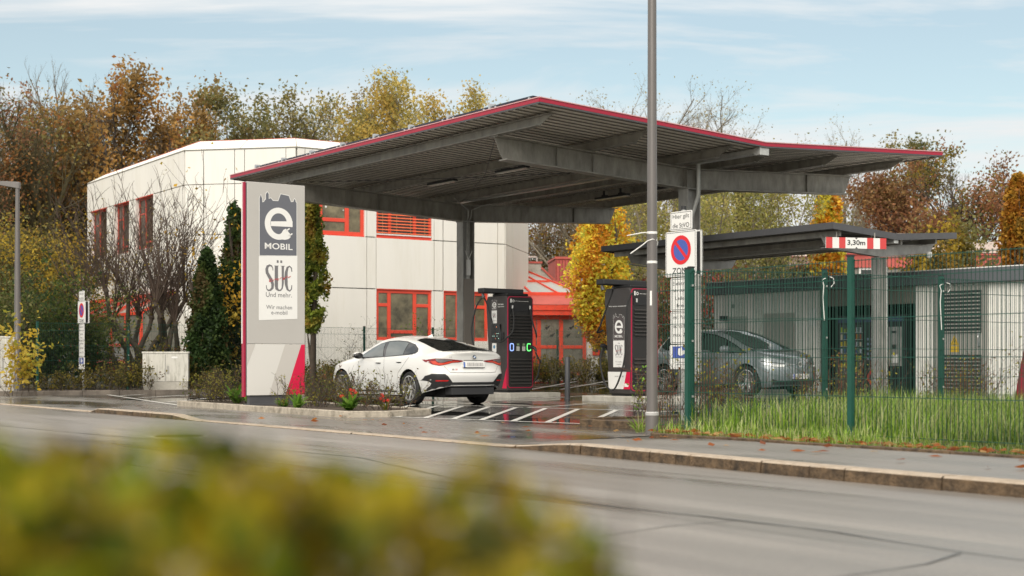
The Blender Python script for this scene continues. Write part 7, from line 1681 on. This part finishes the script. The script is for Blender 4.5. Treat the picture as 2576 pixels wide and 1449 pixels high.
# planting bed around the pylon
BUSH = [(0.15,0.16,0.03),(0.22,0.20,0.035),(0.10,0.07,0.025),(0.08,0.10,0.02),(0.17,0.08,0.03)]
beds = [((-5.6,28.3), 0.9, 'brown-green low shrub left of the pylon foot'), ((-5.0,27.6), 0.8, 'brown-green low shrub touching the left side of the pylon'), ((-6.2,29.0), 0.7, 'low shrub at the left tip of the planting bed'), ((-3.35,25.8), 0.85, 'twiggy yellow-green shrub right of the pylon'), ((-3.0,25.2), 0.75, 'twiggy shrub between pylon and white car'), ((-2.5,24.4), 0.7, 'twiggy shrub in front of the front wheel of the white car'), ((-2.15,23.8), 0.75, 'sprawling twiggy shrub at the right tip of the planting bed'), ((-3.7,25.0), 0.7, 'twiggy shrub before the magenta foot of the pylon'), ((-3.4,26.6), 0.85, 'olive shrub behind the pylon edge')]
for i, (p, h, lab) in enumerate(beds):
    scatter_plant('shrub', lab, 'shrub', (p[0], p[1], 0.08), (0.8, 0.6, h*0.8), 900 if i < 3 else 420, 0.042, BUSH, 400+i, 'shrubs in the pylon bed', stems=34 if i < 3 else 22, gap=0.15, lean=0.45, stem_r=0.005)
def rosette(kind, label, loc, n, L, w, pal, seed, cat='plant', flowers=0, group=None):
    rng = random.Random(seed); t = thing(kind, label, cat, loc, 0, group); V = []; F = []; Cc_ = []
    for k in range(n):
        a = rng.uniform(0, 6.28); el = rng.uniform(0.5, 1.3); l = L*rng.uniform(0.6, 1.1); P = Vector((rng.uniform(-.05,.05), rng.uniform(-.05,.05), 0)); d = Vector((math.cos(a)*math.cos(el), math.sin(a)*math.cos(el), math.sin(el))); s = Vector((-math.sin(a), math.cos(a), 0)); b = len(V); c = rng.choice(pal)
        for i in range(5):
            ww = w*(0.35, 0.9, 1.0, 0.7, 0.05)[i]/2; V += [tuple(P-s*ww), tuple(P+s*ww)]; Cc_ += [c, c]; P = P+d*l/4; d = (d-Vector((0,0,0.22))).normalized()
            if i: F.append((b+2*i-2, b+2*i-1, b+2*i+1, b+2*i))
    npmesh('leaves', np.array(V), np.array(F), M_leaf, t, np.array(Cc_))
    if flowers:
        mb = MB()
        for k in range(flowers):
            x, y, z = rng.uniform(-.16,.16), rng.uniform(-.12,.12), rng.uniform(L*0.6, L*1.05)
            for q in range(5): a = q*1.256; mb.add([(x,y,z),(x+.021*math.cos(a-.5),y+.01,z+.021*math.sin(a-.5)),(x+.034*math.cos(a),y-.01,z+.034*math.sin(a)),(x+.021*math.cos(a+.5),y+.01,z+.021*math.sin(a+.5))], [(0,1,2,3)])
        mb.build('flowers', mat('red_petal', (0.50,0.03,0.015), 0.5), t)
    return t
GRN = [(0.12,0.24,0.03),(0.17,0.32,0.04),(0.09,0.18,0.025),(0.22,0.34,0.06)]
rosette('weed', 'bright green leafy weed left of the pylon foot', (-5.35,27.6,0.08), 34, 0.48, 0.07, GRN, 501, group='green weeds in the pylon bed')
rosette('weed', 'smaller bright green weed at the foot of the red pylon strip', (-4.95,26.9,0.08), 26, 0.3, 0.06, GRN, 502, group='green weeds in the pylon bed')
rosette('weed', 'bright green weed right before the pylon foot', (-3.72,24.6,0.08), 26, 0.36, 0.06, GRN, 503, group='green weeds in the pylon bed')
rosette('weed', 'flat green weed before the pylon foot', (-4.05,25.1,0.08), 24, 0.22, 0.06, GRN, 504, group='green weeds in the pylon bed')
rosette('flowering_plant', 'green plant with scarlet flowers near the tip of the planting bed', (-2.72,23.7,0.08), 70, 0.34, 0.07, GRN, 505, flowers=7)
rosette('flowering_plant', 'few scarlet blossoms on low twigs at the right tip of the bed', (-2.1,23.6,0.08), 10, 0.26, 0.03, BUSH, 506, flowers=5)
# tall grass on the lawn
def grass(name, n, dr, ur, hmin, hmax, seed, zf, pal, w=0.007, lean=0.35):
    g = np.random.default_rng(seed); d = g.uniform(dr[0], dr[1], n); u = g.uniform(ur[0], ur[1], n)
    X = d*D2.x+u*D1.x; Y = d*D2.y+u*D1.y; K = (Y > 8) & (X/Y < 0.42) & (X/Y > 0.08) & ((d > 11.93) | (u < 12.0+0.4*np.sqrt(np.clip(1-((11.86-d)/1.3)**2, 0, 1)))); d, u, X, Y = d[K], u[K], X[K], Y[K]; n = len(X)
    Z = 0.05+0.10*np.clip((u-8)/5, 0, 1)*np.clip((d-11)/3, 0, 1); P = np.stack([X, Y, Z], 1)
    c_ = cl_noise(P*np.array([1, 1, 0]), 1.6, seed); h = (hmin+(hmax-hmin)*g.random(n)**1.5)*(0.65+0.6*c_); edge = np.where(d < 11.75, 0.30+0.25*c_, 1.15); h *= edge
    a = g.uniform(0, 6.28, n); dirx = np.stack([np.cos(a), np.sin(a), np.zeros(n)], 1); s = np.stack([-np.sin(a), np.cos(a), np.zeros(n)], 1); b = g.uniform(0.1, lean*2, n)[:, None]*h[:, None]; up = np.array([[0, 0, 1.]]); w_ = w*g.uniform(0.6, 1.4, n)[:, None]
    p1 = P+dirx*b*0.25+up*h[:, None]*0.55; p2 = P+dirx*b+up*h[:, None]*(1-0.25*(b/h[:, None])**2)
    V = np.stack([P-s*w_, P+s*w_, p1+s*w_*0.8, p1-s*w_*0.8, p2], 1); base = np.arange(n)*5
    Q = np.stack([base, base+1, base+2, base+3], 1); T = np.stack([base+3, base+2, base+4, base+4], 1)
    pal = np.array(pal); c = pal[g.integers(0, len(pal), n)]*(0.6+0.8*c_[:, None])*g.uniform(0.8, 1.2, (n, 1)); c = np.repeat(c, 5, 0)
    me = bpy.data.meshes.new(name); F = [tuple(q) for q in Q.tolist()]+[tuple(t[:3]) for t in T.tolist()]; me.from_pydata(V.reshape(-1, 3).tolist(), [], F)
    at = me.color_attributes.new('Col', 'FLOAT_COLOR', 'POINT'); cc = np.ones((len(c), 4), np.float32); cc[:, :3] = c; at.data.foreach_set('color', cc.ravel()); me.materials.append(M_leaf)
    o = bpy.data.objects.new(name, me); C.objects.link(o); tag(o, kind='stuff'); return o
GR = [(0.18,0.30,0.03),(0.25,0.38,0.045),(0.34,0.46,0.10),(0.08,0.14,0.015),(0.46,0.50,0.23),(0.12,0.21,0.022),(0.42,0.40,0.19)]
o = grass('grass', 130000, (10.6, 26), (-2, 13.2), 0.11, 0.40, 9, None, GR, w=0.005); tag(o, 'tall bright green grass growing along the near fence', 'grass')
# weeds and bare shrubs along the back fence
for i in range(16):
    d = 12.6+i*0.95; p = WD(d, 13.9+0.5*(i % 3), 0.12)
    scatter_plant('bare_shrub', 'brown bare shrub with yellow-green leaves behind the back fence, %s' % ('hidden under the grey car' if i < 6 else ('before the vending machines' if i < 11 else 'before the ribbed kiosk wall')), 'shrub', tuple(p), (0.8, 0.6, 0.85 if i != 9 else 1.3), 130 if i not in (9, 10) else 520, 0.055, [(0.22,0.22,0.03),(0.30,0.26,0.03),(0.16,0.07,0.025)], 600+i, 'bare shrubs behind the back fence'+(' by the car' if i < 6 else (' by the vending bay' if i < 11 else ' by the kiosk wall')), stems=22, lean=0.3, stem_r=0.005, bark=mat('reddish_twig', (0.13,0.055,0.032), 0.8))
scatter_plant('shrub', 'green leafy shoot in front of the right charger, left of the lamp post', 'shrub', (ray(1612,21.5), 21.5, 0.0), (0.25,0.2,0.85), 60, 0.07, GRN[:2]+BUSH[:1], 640, stems=4, lean=0.15)
# tufts of grass at the lamp foot
rosette('grass_tuft', 'thin grass tuft left of the grey lamp foot', (1.50,16.75,0.05), 40, 0.28, 0.012, GR, 510)
# fallen leaves
rng = random.Random(4); V = []; Cc_ = []
for k in range(420):
    r_ = rng.random()
    if r_ < 0.85: d = 10.62+abs(rng.gauss(0, 0.18)); u = rng.uniform(3, 12.2); z = 0.092
    elif r_ < 0.95: d = rng.uniform(9.2, 10.5); u = rng.uniform(4, 12); z = 0.068
    else: d = rng.uniform(9.3, 12); u = rng.uniform(12.5, 20); z = 0.008
    p = WD(d, u, z+rng.uniform(0, 0.02)); s = rng.uniform(0.03, 0.075); a = rng.uniform(0, 6.28); c = rng.choice([(0.36,0.11,0.03),(0.45,0.18,0.05),(0.28,0.09,0.04),(0.5,0.3,0.12)]); t_ = rng.uniform(-0.4, 0.6)
    dx = Vector((math.cos(a), math.sin(a), 0)); dy = Vector((-math.sin(a)*0.8, math.cos(a)*0.8, t_))
    V += [tuple(p-dx*s), tuple(p-dy*s*0.5), tuple(p+dx*s), tuple(p+dy*s*0.5+Vector((0,0,0.01)))]; Cc_ += [c]*4
npo = npmesh('fallen_leaves', np.array(V), np.arange(len(V)).reshape(-1, 4), M_leaf, None, np.array(Cc_)); tag(npo, 'brown fallen leaves lying along the edge of the grass', 'fallen leaves', kind='stuff')
# clipped hedge right in front of the camera
rng = random.Random(12); g = np.random.default_rng(12)
fh = thing('foreground_hedge', 'blurred green and yellow hedge close to the camera in the lower left', 'hedge', (-0.45, 0.9, 0.02), 0)
n = 30000; P = np.stack([g.uniform(-0.9, 0.55, n), g.uniform(-0.22, 0.16, n), g.random(n)**0.6*0.83], 1)
def top(x, y): return 0.800+0.012*np.sin(x*9+1)+0.010*np.sin(x*27+y*15)-0.085*np.clip((x-0.42)/0.11, 0, 3)**1.6
K = (P[:, 2] < top(P[:, 0], P[:, 1])) & (P[:, 2] > top(P[:, 0], P[:, 1])-0.30-0.3*g.random(n)); P = P[K]
HC = [(0.15,0.19,0.007),(0.07,0.11,0.005),(0.33,0.26,0.010),(0.15,0.10,0.010),(0.025,0.035,0.004),(0.38,0.29,0.014),(0.13,0.18,0.006),(0.03,0.025,0.004)]
leaves('foliage', P, 0.026, HC, M_leaf, fh, rng, clump=np.clip(cl_noise(P, 24.0, 5), 0, 0.999), aspect=0.65)
sg = []
for k in range(110):
    x = rng.uniform(-0.88, 0.5); y = rng.uniform(-0.2, 0.14); A_ = Vector((x, y, 0)); D_ = Vector((rng.gauss(0, .12), rng.gauss(0, .1), 1)).normalized()
    hh = float(top(np.array([x]), np.array([y]))[0])
    for i in range(4): B_ = A_+D_*max(0.1, hh)/4; sg.append((tuple(A_), tuple(B_), 0.005-i*0.001, 0.004-i*0.001)); A_ = B_; D_ = (D_+Vector((rng.gauss(0, .15), rng.gauss(0, .15), 0))).normalized()
seg_mesh('branches', sg, M_bark, fh, 4)
